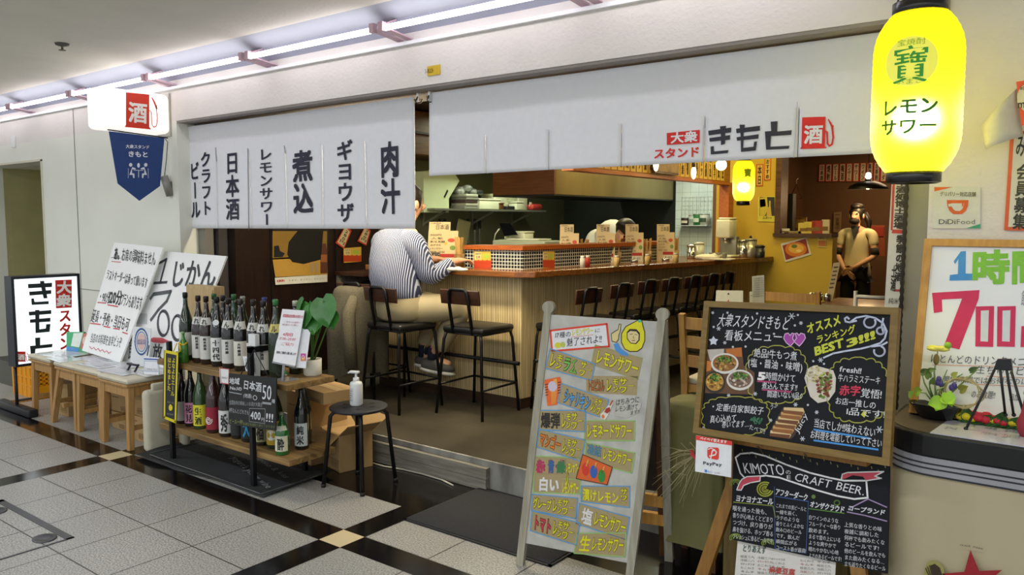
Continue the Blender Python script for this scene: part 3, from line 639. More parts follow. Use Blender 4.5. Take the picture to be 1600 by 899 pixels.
mb.limb([(-3.94, 3.96, .855), (-3.84, 4.06, .86), (-3.67, 4.21, .865), (-3.72, 4.22, .78), (-3.86, 4.18, .565)], [.115, .108, .086, .08, .068]); mb.limb([(-4.08, 4.0, .855), (-4.05, 4.12, .86), (-3.98, 4.285, .865), (-4.0, 4.29, .78), (-4.035, 4.24, .565)], [.115, .108, .084, .08, .068]); mb.build('trousers', khaki, cu)
mb = MB(); mb.lathe([(.168, -.02), (.172, 0), (.168, .02)], (-4.015, 3.95, .965), 24, cap=False, sy=.9); mb.build('belt', M('belt_black', '17171a', .4), cu)
def shoe(a, b):
    a = V3(a); b = V3(b); d = (b - a).normalized(); 
    m = Matrix((d, V3((0, 0, 1)).cross(d).normalized(), d.cross(V3((0, 0, 1)).cross(d).normalized()))).transposed()
    c = (a + b) / 2
    mb = MB(); mb.ball((0, 0, 0), (.14, .05, .052), 16, 10)
    for v in mb.v: v.z = max(v.z, -.028) * (1.25 if v.x < 0 else .85); v.x += .0
    mb.v = [c + m @ v for v in mb.v]; o = mb.build('shoe', M('shoe_grey', '4c4a45', .7), cu)
    mb = MB(); mb.ball((0, 0, -.035), (.146, .054, .026), 16, 8)
    for v in mb.v: v.z = max(min(v.z, -.018), -.05)
    mb.v = [c + m @ v for v in mb.v]; mb.build('shoe_sole', M('sole_white', 'c9c6bb', .6), o)
shoe((-3.99, 4.14, .435), (-3.74, 4.22, .405)); shoe((-4.10, 4.205, .44), (-3.88, 4.30, .43))
for p in ((-3.90, 4.175, .50), (-4.045, 4.23, .50)):
    mb = MB(); mb.tube([V3(p) + V3((0, 0, .06)), V3(p) - V3((0, 0, .03))], .046, 12); mb.build('sock', M('sock_navy', '1c2230', .8), cu)
def hair(parent, c, r, cut, name='hair', tilt=None):
    mb = MB(); mb.ball((0, 0, 0), r, 20, 14); m = tilt or Matrix()
    for v in mb.v:
        if v.y > cut * r[1] and v.z < r[2] * .35: v.y = cut * r[1]; 
    mb.v = [V3(c) + m @ v for v in mb.v]; return mb.build(name, hairm, parent)
hair(cu, (-4.045, 4.085, 1.635), (.094, .112, .115), .62, tilt=Matrix.Rotation(R(-20), 3, 'Z'))
for s in (-1, 1):
    mb = MB(); mb.ball(V3((-4.045, 4.10, 1.59)) + V3((s * .092, -s * .03, 0)), (.014, .022, .034), 10, 8); mb.build('ear', skinm, cu)
# --- cook bending over behind the ledge
ck = thing('person', 'cook in a white coat bending down in the dark kitchen behind the counter', 'person', (-3.5, 6.15, .16))
B = V3((-3.5, 6.2, .02))
def off(d): return {k: (B + V3(p), r) for k, (p, r) in d.items()}
cn = off({'pel': ((0, .3, 1.0), (.15, .12)), 'wai': ((-.02, .18, 1.1), (.14, .11)), 'chs': ((-.13, .06, 1.30), (.17, .12)), 'nek0': ((-.04, -.04, 1.36), (.07, .07)), 'nek': ((.04, -.12, 1.3), .05), 'hd0': ((.09, -.15, 1.31), (.07, .08)), 'hd1': ((.12, -.17, 1.36), (.075, .085)), 'nose': ((.15, -.25, 1.32), .012),
      'shR': ((.06, .02, 1.29), .06), 'elR': ((.2, -.1, 1.04), .045), 'wrR': ((.12, -.25, .95), .03), 'haR': ((.10, -.3, .93), (.034, .02)),
      'shL': ((-.3, .02, 1.30), .06), 'elL': ((-.24, -.14, 1.02), .045), 'wrL': ((-.1, -.27, .95), .03), 'haL': ((-.07, -.31, .93), (.034, .02)),
      'hpR': ((.09, .3, .93), .09), 'knR': ((.1, .24, .6), .06), 'anR': ((.1, .3, .24), .045), 'toR': ((.11, .18, .2), .035), 'hpL': ((-.09, .3, .93), .09), 'knL': ((-.1, .24, .6), .06), 'anL': ((-.1, .3, .24), .045), 'toL': ((-.11, .18, .2), .035)})
ce = chain('pel', 'wai', 'chs', 'nek0', 'nek', 'hd0', 'hd1') + [('hd0', 'nose')] + chain('nek0', 'shR', 'elR', 'wrR', 'haR') + chain('nek0', 'shL', 'elL', 'wrL', 'haL') + chain('pel', 'hpR', 'knR', 'anR', 'toR') + chain('pel', 'hpL', 'knL', 'anL', 'toL')
coat = M('white_coat', 'd9dbd2', .8, var=.04)
cc = {k: (v[0], tuple(x * 1.4 for x in v[1]) if hasattr(v[1], '__len__') else v[1] * 1.5) for k, v in cn.items()}
fingers(cn, ce, 'haR', 'fR', cn['haR'][0], (-.2, -1, -.3), (-1, 0, 0), (0, 0, -1)); fingers(cn, ce, 'haL', 'fL', cn['haL'][0], (.2, -1, -.3), (1, 0, 0), (0, 0, -1))
skin('body', cn, ce, skinm, ck)
N_ = lambda q: cn[q][0]
mb = MB(); mb.limb([N_('pel') - V3((0, 0, .12)), N_('pel'), N_('wai'), N_('chs'), N_('nek0'), N_('nek')], [.17, .18, .17, .19, .115, .06], 20); mb.limb([N_('chs').lerp(N_('shR'), .5), N_('shR'), N_('elR')], [.09, .085, .065]); mb.limb([N_('chs').lerp(N_('shL'), .5), N_('shL'), N_('elL')], [.09, .085, .065]); mb.build('coat', coat, ck)
skin('trousers', {k: cc[k] for k in ('pel', 'hpR', 'knR', 'anR', 'hpL', 'knL', 'anL')}, chain('pel', 'hpR', 'knR', 'anR') + chain('pel', 'hpL', 'knL', 'anL'), M('trouser_black', '1a1a1c', .8), ck)
hair(ck, B + V3((.12, -.13, 1.385)), (.09, .1, .1), .5, tilt=Matrix.Rotation(R(160), 3, 'Z'))
# --- server standing in the back room doorway, arms folded low
sv = thing('person', 'server with dark hair and a black mask standing in a white V-neck top', 'person', (-2.13, 8.6, .16))
B = V3((-2.09, 8.6, .16)); k = .875
def off(d): return {q: (B + V3(p) * k, tuple(x * .88 for x in r) if hasattr(r, '__len__') else r * .88) for q, (p, r) in d.items()}
sn = off({'pel': ((0, 0, .93), (.14, .1)), 'wai': ((0, 0, 1.08), (.115, .085)), 'chs': ((0, 0, 1.27), (.15, .1)), 'nek0': ((0, 0, 1.4), (.065, .06)), 'nek': ((-.005, -.01, 1.45), .045), 'hd0': ((-.01, -.03, 1.52), (.062, .075)), 'hd1': ((-.01, -.02, 1.6), (.07, .085)), 'hd2': ((-.01, -.01, 1.655), (.045, .055)), 'nose': ((-.035, -.118, 1.555), .011),
      'shR': ((.17, 0, 1.36), .05), 'elR': ((.21, -.03, 1.1), .038), 'wrR': ((.04, -.19, .98), .027), 'haR': ((-.01, -.2, .95), (.034, .02)), 'shL': ((-.17, 0, 1.36), .05), 'elL': ((-.21, -.03, 1.1), .038), 'wrL': ((-.09, -.17, .95), .027), 'haL': ((-.05, -.2, .92), (.034, .02)),
      'hpR': ((.085, 0, .88), .085), 'knR': ((.09, -.02, .5), .055), 'anR': ((.09, .02, .09), .042), 'toR': ((.1, -.11, .04), .032), 'hpL': ((-.085, 0, .88), .085), 'knL': ((-.09, -.02, .5), .055), 'anL': ((-.09, .02, .09), .042), 'toL': ((-.1, -.11, .04), .032)})
se = chain('pel', 'wai', 'chs', 'nek0', 'nek', 'hd0', 'hd1', 'hd2') + [('hd0', 'nose')] + chain('nek0', 'shR', 'elR', 'wrR', 'haR') + chain('nek0', 'shL', 'elL', 'wrL', 'haL') + chain('pel', 'hpR', 'knR', 'anR', 'toR') + chain('pel', 'hpL', 'knL', 'anL', 'toL')
sc_ = {q: (v[0], tuple(x * 1.2 for x in v[1]) if hasattr(v[1], '__len__') else v[1] * 1.3) for q, v in sn.items()}
fingers(sn, se, 'haR', 'fR', sn['haR'][0], (-.8, -.2, -.5), (0, -.3, 1), (0, 1, 0)); fingers(sn, se, 'haL', 'fL', sn['haL'][0], (.7, -.2, -.6), (0, -.3, 1), (0, 1, 0))
skin('body', sn, se, skinm, sv)
sc_['hem'] = (B + V3((0, 0, .80)) * k, (.165, .115)); sc_['pel'] = (sc_['pel'][0], (.16, .11)); sc_['el2R'] = (B + V3((.195, -.015, 1.2)) * k, .048); sc_['el2L'] = (B + V3((-.195, -.015, 1.2)) * k, .048)
skin('top', {q: sc_[q] for q in ('hem', 'pel', 'wai', 'chs', 'nek0', 'shR', 'el2R', 'shL', 'el2L')}, chain('hem', 'pel', 'wai', 'chs', 'nek0') + chain('nek0', 'shR', 'el2R') + chain('nek0', 'shL', 'el2L'), M('cream_top', 'cfc49a', .8, var=.05), sv)
mb = MB(); q = B + V3((-.005, -.128, 1.31)) * k; mb.add([q + V3((-.045, .045, .12)), q + V3((.045, .045, .12)), q + V3((0, -.005, -.03))], [(0, 2, 1)]); mb.build('neckline', M('under_black', '1b1918', .8), sv)
for s in 'RL':
    a, b = sc_['el2' + s][0], sn['el' + s][0]; mb = MB(); mb.tube([a + (b - a) * .1, a + (b - a) * .9], .041, 12); mb.build('undersleeve', M('under_black', '1b1918'), sv)
skin('trousers', {q: sc_[q] for q in ('pel', 'hpR', 'knR', 'anR', 'hpL', 'knL', 'anL')} | {'pel': (sn['pel'][0] - V3((0, 0, .08)), (.13, .1))}, chain('pel', 'hpR', 'knR', 'anR') + chain('pel', 'hpL', 'knL', 'anL'), M('trouser_black', '1a1a1c'), sv)
hair(sv, B + V3((-.01, .015, 1.6)) * k, (.074, .083, .092), -.35)
mb = MB(); mb.ball(B + V3((-.01, -.005, 1.675)) * k, (.066, .074, .036), 16, 8); mb.build('fringe', hairm, sv)
mb = MB(); mb.tube([B + V3((.05, .08, 1.6)) * k, B + V3((.1, .1, 1.5)) * k, B + V3((.11, .09, 1.4)) * k], [.03, .03, .012], 10); mb.build('ponytail', hairm, sv)
mb = MB(); mb.ball(B + V3((-.02, -.07, 1.505)) * k, (.05, .048, .036), 14, 10); mb.build('face_mask', M('mask_black', '2a2422', .8), sv)
for s in (-1, 1):
    mb = MB(); mb.ball(B + V3((-.018 + s * .03, -.093, 1.592)) * k, (.012, .006, .006), 10, 6); mb.build('eye', M('eye_dark', '15100e', .3), sv)
    mb = MB(); mb.ball(B + V3((-.01 + s * .073, -.01, 1.565)) * k, (.012, .02, .03), 10, 8); mb.build('ear', skinm, sv)
# ================================================================== kitchen
hood = thing('extractor_hood', 'big steel extractor hood with a brown side hanging over the stove', 'hood', (-4.7, 7.0, 1.72))
hs = M('hood_steel', '98895a', .32, .55, col2='7a6a3c', scale=2.2, stretch=(1, 1, .3))
mb = MB(); mb.bb(-4.7, -4.0, 5.90, 8.28, 1.72, 2.3); mb.build('hood_shell', hs, hood)
mb = MB(); mb.bb(-4.7, -4.0, 5.872, 5.899, 1.72, 2.3); mb.build('side_panel', wood('hood_brown', '6e3f18', '55300f', 0, .45), hood)
mb = MB(); mb.bb(-4.7, -4.0, 5.87, 8.28, 1.705, 1.719); mb.build('drip_rail', M('dark_steel', '2c2c28', .4, .5), hood)
shl = thing('kitchen_shelf', 'steel wall shelf carrying white boxes in the kitchen', 'shelf', (-5.35, 6.6, 1.56))
mb = MB(); mb.bb(-5.5, -5.16, 5.55, 7.42, 1.58, 1.6); mb.build('board', M('shelf_steel', '86897e', .35, .4), shl)
for y in (5.75, 6.5, 7.2):
    mb = MB(); mb.bar((-5.49, y, 1.45), (-5.2, y, 1.575), .012, .02); mb.bar((-5.49, y, 1.43), (-5.49, y, 1.58), .012, .02); mb.build('bracket', M('shelf_steel', '86897e'), shl)
bw = M('box_white', 'dfe3c9', .5, var=.04); bgk = M('bin_green_white', 'cfdcb4', .5, var=.04)
def kbox(name, y0, y1, z0, h, lb, m=bw, x0=-5.45, x1=-5.2, lid=True):
    t = thing(name, lb, 'box', ((x0 + x1) / 2, (y0 + y1) / 2, z0), 0, 'things on the kitchen shelf')
    mb = MB(); mb.rbox(((x0 + x1) / 2, (y0 + y1) / 2, z0 + h * .42), (x1 - x0 - .01, y1 - y0 - .012, h * .84), .008); mb.build('body', m, t)
    if lid: mb = MB(); mb.rbox(((x0 + x1) / 2, (y0 + y1) / 2, z0 + h * .92), (x1 - x0, y1 - y0, h * .16), .006); mb.build('lid', m, t)
    return t
kbox('storage_box', 6.28, 6.64, 1.6, .11, 'flat white lidded box in the middle of the kitchen shelf')
kbox('plastic_container', 6.62, 6.86, 1.6, .17, 'tall pale container right of the flat white box', x0=-5.48, x1=-5.28)
kbox('plastic_container', 6.88, 7.02, 1.6, .09, 'small low white tub in front of the stacked tubs', x0=-5.3, x1=-5.18)
kbox('plastic_container', 6.88, 7.06, 1.6, .11, 'lower white tub at the back of the shelf', x0=-5.49, x1=-5.31)
kbox('plastic_container', 6.88, 7.06, 1.71, .1, 'upper white tub stacked at the back of the shelf', x0=-5.49, x1=-5.31)
kbox('plastic_container', 7.08, 7.26, 1.6, .2, 'tall pale tub at the right end of the shelf', x0=-5.49, x1=-5.3)
kbox('dark_tray', 6.7, 6.85, 1.6, .045, 'small black tray on the edge of the shelf', M('tray_black', '242626', .5), x0=-5.27, x1=-5.17, lid=False)
kbox('dark_jar', 6.6, 6.67, 1.6, .07, 'small brown jar on the edge of the shelf', M('jar_brown', '5d3a20', .4), x0=-5.25, x1=-5.18)
t = thing('red_packet', 'red plastic packet at the right end of the kitchen shelf', 'packet', (-5.24, 7.3, 1.6)); mb = MB(); mb.rbox((-5.24, 7.3, 1.635), (.1, .2, .07), .03); mb.build('bag', M('packet_red', 'b13a35', .4, var=.3, scale=20), t); mb = MB(); mb.bb(-5.24, -5.235, 7.2, 7.24, 1.64, 1.69); mb.build('seal', bw, t)
for i in range(5):
    mb = MB(); mb.rbox((-5.3 + i * .004, 6.14 + (i % 2) * .01, 1.616 + i * .03), (.2, .19, .028), .004); solo('plate_stack_tray', mb, [M('tray_tones%d' % (i % 3), ('8d8f86', 'b4b6a8', '4b3c3a')[i % 3], .5)], 'flat tray in a pile on the shelf, ' + ('lowest', 'second from below', 'third from below', 'second from the top', 'topmost')[i], 'tray', 'pile of trays on the kitchen shelf')
t = thing('plastic_bag', 'crumpled clear plastic bag on top of the pile of trays', 'bag', (-5.3, 6.2, 1.76)); mb = MB()
for i in range(7): mb.ball((-5.3 + random.uniform(-.08, .08), 6.2 + random.uniform(-.13, .16), 1.785 + random.uniform(-.012, .03)), (.05, .07, .035), 9, 6)
mb.build('film', M('film_grey', '9aa0a0', .25, var=.4, scale=25, spec=.8), t); mb = MB(); mb.rbox((-5.28, 6.36, 1.775), (.06, .1, .05), .02); mb.build('knot', M('film_dark', '34383a', .3), t)
t = thing('wall_dispenser', 'pale green slanted bin unit on the kitchen wall left of the shelf', 'dispenser', (-5.38, 5.72, 1.56))
mb = MB(); mb.prism([(-5.49, 5.5), (-5.25, 5.5), (-5.25, 5.86), (-5.49, 5.86)], 1.56, 1.70); mb.build('tray', bgk, t)
mb = MB(); mb.add([(-5.49, 5.5, 1.70), (-5.49, 5.86, 1.70), (-5.49, 6.02, 1.88), (-5.49, 5.9, 2.0), (-5.49, 5.5, 1.95), (-5.25, 5.5, 1.70), (-5.25, 5.86, 1.70), (-5.25, 6.02, 1.88), (-5.25, 5.9, 2.0), (-5.25, 5.5, 1.95)], [(0, 1, 2, 3, 4), (9, 8, 7, 6, 5), (0, 5, 6, 1), (1, 6, 7, 2), (2, 7, 8, 3), (3, 8, 9, 4), (4, 9, 5, 0)], False); mb.build('slanted_cover', bgk, t)
mb = MB(); mb.bar((-5.247, 5.79, 1.71), (-5.247, 5.84, 1.78), .02, .004, up=(1, 0, 0)); mb.build('slot', M('tray_black', '242626'), t)
wcb = thing('wall_cabinet', 'brown wooden wall cupboard high in the kitchen between the curtains', 'cabinet', (-5.3, 5.9, 2.05)); mb = MB(); mb.bb(-5.5, -5.1, 5.2, 6.9, 2.08, 2.48); mb.build('body', wood('cupboard_brown', '6b4520', '4e3015', 1, .5), wcb)
mb = MB(); mb.bb(-5.5, -5.07, 5.2, 6.9, 2.27, 2.29); mb.build('rail', brownw, wcb)
for y0, y1 in ((5.22, 6.04), (6.06, 6.88)): mb = MB(); mb.bb(-5.1, -5.09, y0, y1, 2.09, 2.265); d = mb.build('door', wood('cupboard_brown', '6b4520'), wcb)
for i, (y, m, w, L) in enumerate(((5.98, 'steel', .02, .36), (6.06, 'steel', .03, .32), (6.42, 'black', .05, .26), (6.54, 'steel', .03, .34), (6.62, 'steel', .03, .30))):
    t = thing('kitchen_knife', 'long knife on the wall rack under the shelf, %s from the left' % ('first', 'second', 'third', 'fourth', 'fifth')[i], 'knife', (-5.49, y, 1.1), 0, 'knives on the wall rack')
    mb = MB(); mb.bb(-5.492, -5.485, y - w / 2, y + w / 2, 1.5 - L, 1.5 - L * .35); mb.build('blade', M('blade_steel', 'a8aca8', .25, .8), t); mb = MB(); mb.rbox((-5.485, y, 1.5 - L * .17), (.02, w, L * .34), .006); mb.build('handle', M('tray_black', '242626'), t)
mb = MB(); mb.box((-5.46, 6.28, 1.28), (.015, .2, .42), rot=Matrix.Rotation(R(-10), 3, 'X') @ Matrix.Rotation(R(6), 3, 'Y')); t = solo('chopping_board', mb, M('board_pale', 'b9b387', .6), 'pale chopping board standing against the kitchen wall', 'chopping board', bevel=.01)
# back counter of the kitchen, stove and things
t = thing('kitchen_bench', 'steel kitchen bench along the left wall behind the counter', 'bench', (-5.2, 6.4, .16)); mb = MB(); mb.bb(-5.49, -4.9, 5.2, 7.4, 1.02, 1.06); mb.build('benchtop', M('shelf_steel', '86897e'), t); mb = MB(); mb.bb(-5.47, -4.93, 5.22, 7.38, .16, 1.02); mb.build('cabinet', M('dark_steel', '2c2c28'), t)
t = thing('cooking_range', 'black cooking range under the steel hood', 'stove', (-4.8, 7.9, .16)); mb = MB(); mb.bb(-5.48, -4.02, 7.42, 8.28, .16, 1.05); mb.build('body', M('dark_steel', '2c2c28'), t)
for x in (-5.1, -4.45): mb = MB(); mb.lathe([(.15, 0), (.15, .03), (.1, .04)], (x, 7.85, 1.05), 18); mb.build('burner', M('tray_black', '242626'), t)
t = thing('wok', 'dark wok resting on the cooking range', 'wok', (-4.45, 7.85, 1.09)); mb = MB(); mb.lathe([(.02, 0), (.14, .03), (.2, .09), (.21, .11), (.2, .1)], (-4.45, 7.85, 1.09), 24); mb.build('bowl', M('tray_black', '242626'), t); mb = MB(); mb.tube([(-4.25, 7.8, 1.19), (-4.0, 7.7, 1.25)], .012, 8); mb.build('handle', M('tray_black', '242626'), t)
# register block with tablet behind the ledge
q = aZ(825, 385, 1.28); RX = V3((-4.35, 5.35, 0))
t = thing('cash_register', 'pale grey receipt register standing behind the tiled ledge', 'register', (RX.x, RX.y, 1.15))
c0, c1 = aY(769, 388, 5.3), aY(851, 388, 5.3); zt_ = aY(810, 376, 5.3).z
mb = MB(); mb.rbox(((c0.x + c1.x) / 2, 5.42, zt_ - .13), (c1.x - c0.x, .24, .26), .012); mb.build('drawer_box', M('register_grey', 'aab59b', .5, var=.04), t)
mb = MB(); mb.rbox(((c0.x * .45 + c1.x * .55), 5.42, zt_ + .008), ((c1.x - c0.x) * .6, .2, .012), .004); mb.build('paper', bw, t)
t = thing('tablet_stand', 'black tablet tilted on its stand on the register', 'tablet', aY(795, 376, 5.36))
a_, b_2, c_2, d_2 = aY(780, 349, 5.40), aY(796, 349, 5.38), aY(808, 367, 5.32), aY(788, 369, 5.34)
mb = MB(); board(mb, (a_, b_2, c_2, d_2), .012); mb.build('screen', M('screen_black', '101216', .15), t)
mb = MB(); mb.tube([aY(794, 366, 5.4), aY(790, 376, 5.42)], .012, 8); mb.lathe([(.06, 0), (.06, .008)], aY(790, 376, 5.42), 16); mb.build('stand', M('register_grey', 'aab59b'), t)
mb = MB(); mb.tube([aY(780, 358, 5.42), aY(774, 366, 5.44), aY(772, 377, 5.44)], .006, 6); mb.build('cable', bw, t)
kb = aY(818, 372, 5.6); t = kbox('plastic_container', 5.45, 5.6, kb.z - .03, .09, 'white tub with a lid beside the tablet', x0=kb.x - .11, x1=kb.x + .12); t['group'] = 'x'; del t['group']
# tins on a wire rack at the tiled wall
gm = M('wire_white', 'cfd8d4', .4)
t = thing('wire_rack', 'white wire grid rack with a small shelf on the tiled wall', 'rack', aY(1090, 352, 8.25))
x0, x1 = aY(1065, 300, 8.28).x, aY(1112, 300, 8.28).x; z0, z1 = aY(1090, 352, 8.28).z, aY(1090, 307, 8.28).z
mb = MB()
for i in range(9): x = x0 + (x1 - x0) * i / 8; mb.bar((x, 8.285, z0), (x, 8.285, z1), .003, .003)
for i in range(8): z = z0 + (z1 - z0) * i / 7; mb.bar((x0, 8.285, z), (x1, 8.285, z), .003, .003)
mb.build('grid', gm, t); mb = MB(); mb.bb(x0, x1, 8.16, 8.28, z0 - .008, z0); mb.build('shelf', gm, t)
for i, (u, w, h, c, c2, lb) in enumerate(((1072, .055, .075, '2e211c', 'd9cdbb', 'small dark tin with a pale badge, leftmost on the wire rack'), (1082, .045, .10, 'c9d0c6', '8a9a8f', 'white tin second from the left on the wire rack'), (1090, .05, .115, '2f7a44', 'd7dccb', 'green tin on the wire rack'), (1101, .055, .115, 'd5d8ce', '37533f', 'white and green tin, rightmost on the wire rack'))):
    x = aY(u, 345, 8.22).x; t = thing('tin', lb, 'tin', (x, 8.22, z0), 0, 'tins on the wire rack')
    mb = MB(); mb.lathe([(w, 0), (w, h), (w * .95, h + .004)], (x, 8.22, z0), 18); mb.build('can', C(c), t); mb = MB(); mb.lathe([(w * 1.02, h * .3), (w * 1.02, h * .68)], (x, 8.22, z0), 14, a0=-2.4, a1=-.9); mb.build('badge', C(c2), t)
    mb = MB(); mb.lathe([(w * 1.03, h), (w * 1.03, h + .008)], (x, 8.22, z0), 18); mb.build('lid', M('lid_metal', '9a9a90', .3, .7), t)
# appliances at the counter's far end
def onc(u, v): return aZ(u, v, CT)
q = onc(1128, 403); D = (q - EYEV).length; s_ = D / 1235
t = thing('coffee_machine', 'white coffee machine at the far end of the counter', 'coffee machine', q)
mb = MB(); mb.rbox(q + V3((-.01, .12, .27)), (.14, .18, .17), .015); mb.build('upper_body', M('machine_white', 'd4d2ba', .4), t)
mb = MB(); mb.rbox(q + V3((0, .18, .1)), (.17, .08, .2), .01); mb.build('column', M('machine_grey', '7d7c70', .35, .5), t)
mb = MB(); mb.rbox(q + V3((0, .1, .012)), (.18, .22, .024), .008); mb.build('base', M('machine_white', 'd4d2ba'), t)
mb = MB(); mb.tube([q + V3((0, .08, .2)), q + V3((0, .08, .14))], .02, 10); mb.build('spout', M('chrome', 'c8c8c4', .15, .9), t)
mb = MB(); mb.rbox(q + V3((.0, .12, .365)), (.12, .16, .02), .01); mb.build('lid', M('machine_white', 'd4d2ba'), t)
def can(u, v, r, h, m, name, lb, cat, lid=None, handle=False, grp=None):
    q = onc(u, v); t = thing(name, lb, cat, q, 0, grp); mb = MB(); mb.lathe([(r * .9, 0), (r, .01), (r, h), (r * .93, h - .004), (r * .9, h * .5)], q, 20); mb.build('body', m, t)
    mb = MB(); mb.lathe([(r * 1.04, h), (r * 1.04, h + .012), (r * .5, h + .02), (.001, h + .02)], q, 20); mb.build('lid', lid or m, t)
    if handle: mb = MB(); mb.ball(q + V3((0, 0, h + .032)), .014, 10, 6); mb.build('knob', M('tray_black', '242626'), t)
    return t
chr_ = M('chrome', 'c8c8c4', .15, .9)
can(1160, 402, .055, .15, chr_, 'steel_pot', 'tall steel pot at the right end of the counter beside the coffee machine', 'pot')
can(1172, 402, .06, .16, M('pot_grey', 'a6a294', .3, .6), 'steel_pot', 'wide grey pot with a black knob at the counter end', 'pot', handle=True)
can(1187, 403, .045, .1, M('pot_dark', '3b3a35', .3, .5), 'dark_canister', 'small dark canister nearest the yellow wall', 'canister')
can(1143, 402, .04, .17, M('machine_white', 'd4d2ba'), 'white_canister', 'white canister between the coffee machine and the steel pot', 'canister')
can(1092, 404, .045, .13, M('blender_clear', 'b9b9a8', .2), 'steel_jug', 'pale jug left of the coffee machine', 'jug')
can(1080, 404, .04, .11, chr_, 'steel_jug', 'short steel jug at the end of the tiled ledge', 'jug')
q = onc(1105, 406); t = thing('white_cloth', 'folded white cloth on the counter before the coffee machine', 'cloth', q); mb = MB(); mb.ball(q + V3((0, 0, .02)), (.12, .06, .03), 14, 8); mb.build('fold', M('cloth_white', 'd3cdb4', .9), t); mb = MB(); mb.ball(q + V3((.06, .02, .035)), (.07, .05, .025), 12, 8); mb.build('fold', M('cloth_white', 'd3cdb4'), t)
q = onc(1122, 406); t = thing('serving_tray', 'white tray with cups on the counter before the coffee machine', 'tray', q); mb = MB(); mb.rbox(q + V3((.03, -.05, .008)), (.26, .13, .014), .005); mb.build('tray_base', M('cloth_white', 'd3cdb4'), t)
for i in range(3):
    c = q + V3((-.04 + i * .06, -.05, .015)); mb = MB(); mb.lathe([(.018, 0), (.024, .05), (.022, .05), (.016, .006)], c, 14); solo('coffee_cup', mb, M('cup_dark', '6b675c', .25), 'small cup on the white tray, ' + ('left one', 'middle one', 'right one')[i], 'cup', 'cups on the white tray')
# ---- menus, chopsticks, cups on the counter
paper = M('paper_cream', 'c9b588', .7, var=.04); paperw = M('paper_white', 'e6e4dc', .7, var=.03)
stick = M('chopstick_wood', 'c39a58', .6, var=.1, scale=30)
def menu_stand(u, v, w, h, h2, lb):
    q = onc(u, v); t = thing('menu_stand', lb, 'menu', q, 0, 'menu stands along the counter')
    U = V3((.86, .50, 0)).normalized() if u > 800 else V3((.93, .36, 0)).normalized(); n = V3((U.y, -U.x, 0)); back = V3((0, 0, 1)) * .985 - n * .17
    mb = MB(); o = q - U * w / 2; p = board(mb, (o + back * h, o + U * w + back * h, o + U * w, o), .005); mb.build('menu_board', paper, t); p.fr = None
    o2 = q - U * w * .5 + back * (h - .02) - n * .004; mb = MB(); p2 = board(mb, (o2 + back * h2 + U * .0, o2 + U * w * .72 + back * h2, o2 + U * w * .72, o2), .004); mb.build('top_card', paper, t); p2.fr = None
    p2.words([('日本酒', (w * .22, h2 * .3), (w * .68, h2 * .3), (w * .22, h2 * .8), '3a2c1c', {}), ('大衆酒場', (w * .05, h2 * .82), (w * .4, h2 * .82), (w * .05, h2 * .95), '5a4630', {})])
    rows = ['500円', '人気', '料理', 'おすすめ', 'レモンサワー', '枝豆 冷奴']
    for i, s in enumerate(rows): p.text(s, (w * (.06 + .03 * (i % 2)), h * (.84 - i * .1)), (w * (.45 + .07 * (i % 3)), h * (.84 - i * .1)), (w * (.06 + .03 * (i % 2)), h * (.84 - i * .1) + h * .07), '4a3018')
    p.disc((w * .78, h * .72), w * .12, h * .06, 'b8452a', 0); p.disc((w * .84, h * .5), w * .1, h * .07, '6f8a3c', 0); p.disc((w * .6, h * .62), w * .06, h * .05, 'c9a84a', 0)
    p.rect((w * .34, h * .22), (w * .92, h * .32), 'a5271d', 0); p.rect((w * .4, h * .05), (w * .9, h * .2), 'e4dcc2', 0); p.text('夏の新酒', (w * .44, h * .07), (w * .86, h * .07), (w * .44, h * .18), '33261a')
    p.done(t); p2.done(t)
    mb = MB(); mb.lathe([(.045, 0), (.045, .02), (.03, .025)], q - n * .03 + V3((0, 0, 0)), 18); mb.build('base', chr_, t)
    return t
menu_stand(690, 414, .25, .27, .09, 'large cream menu stand in front of the seated customer')
for u, v, lb in ((889, 414, 'cream menu stand, first along the ledge from the mosaic corner'), (946, 412, 'cream menu stand between the two middle chopstick tumblers'), (991, 410, 'cream menu stand in front of the bending cook'), (1040, 408, 'cream menu stand, farthest along the ledge')): menu_stand(u, v, .15, .25, .09, lb)
def tumbler(u, v, lb, k=1.0):
    q = onc(u, v); t = thing('chopstick_tumbler', lb, 'tumbler', q, 0, 'tumblers of chopsticks on the counter')
    mb = MB(); mb.lathe([(.034, 0), (.04, .09), (.036, .088), (.03, .01)], q, 16); mb.build('tumbler', M('tumbler_brown', '8d6b3c', .4), t)
    rr = random.Random(u)
    for i in range(14):
        a = rr.uniform(0, 6.28); b = q + V3((math.cos(a) * .018, math.sin(a) * .018, .01)); e = q + V3((math.cos(a) * .033, math.sin(a) * .033, .19 * k + rr.uniform(-.006, .01)))
        mb = MB(); mb.bar(b, e, .008, .008); mb.build('chopstick', stick, t)
tumbler(718, 415, 'tumbler of chopsticks left of the mosaic ledge', 1.12)
for u, v, lb in ((913, 412, 'tumbler of chopsticks beside the first small menu stand'), (963, 411, 'tumbler of chopsticks left of the bending cook'), (1011, 409, 'tumbler of chopsticks right of the bending cook'), (1054, 407, 'tumbler of chopsticks by the farthest menu stand')): tumbler(u, v, lb)
def shaker(u, v, c, lb, h=.085, r=.02):
    q = onc(u, v); t = thing('condiment_bottle', lb, 'bottle', q, 0, 'condiment bottles on the counter'); mb = MB(); mb.lathe([(r, 0), (r, h * .75), (r * .6, h * .85)], q, 14); mb.build('bottle', C(c), t); mb = MB(); mb.lathe([(r * .75, h * .8), (r * .75, h), (.002, h)], q, 12); mb.build('cap', C('c9c2ae' if c != 'c9c4b4' else 'e0dccc'), t)
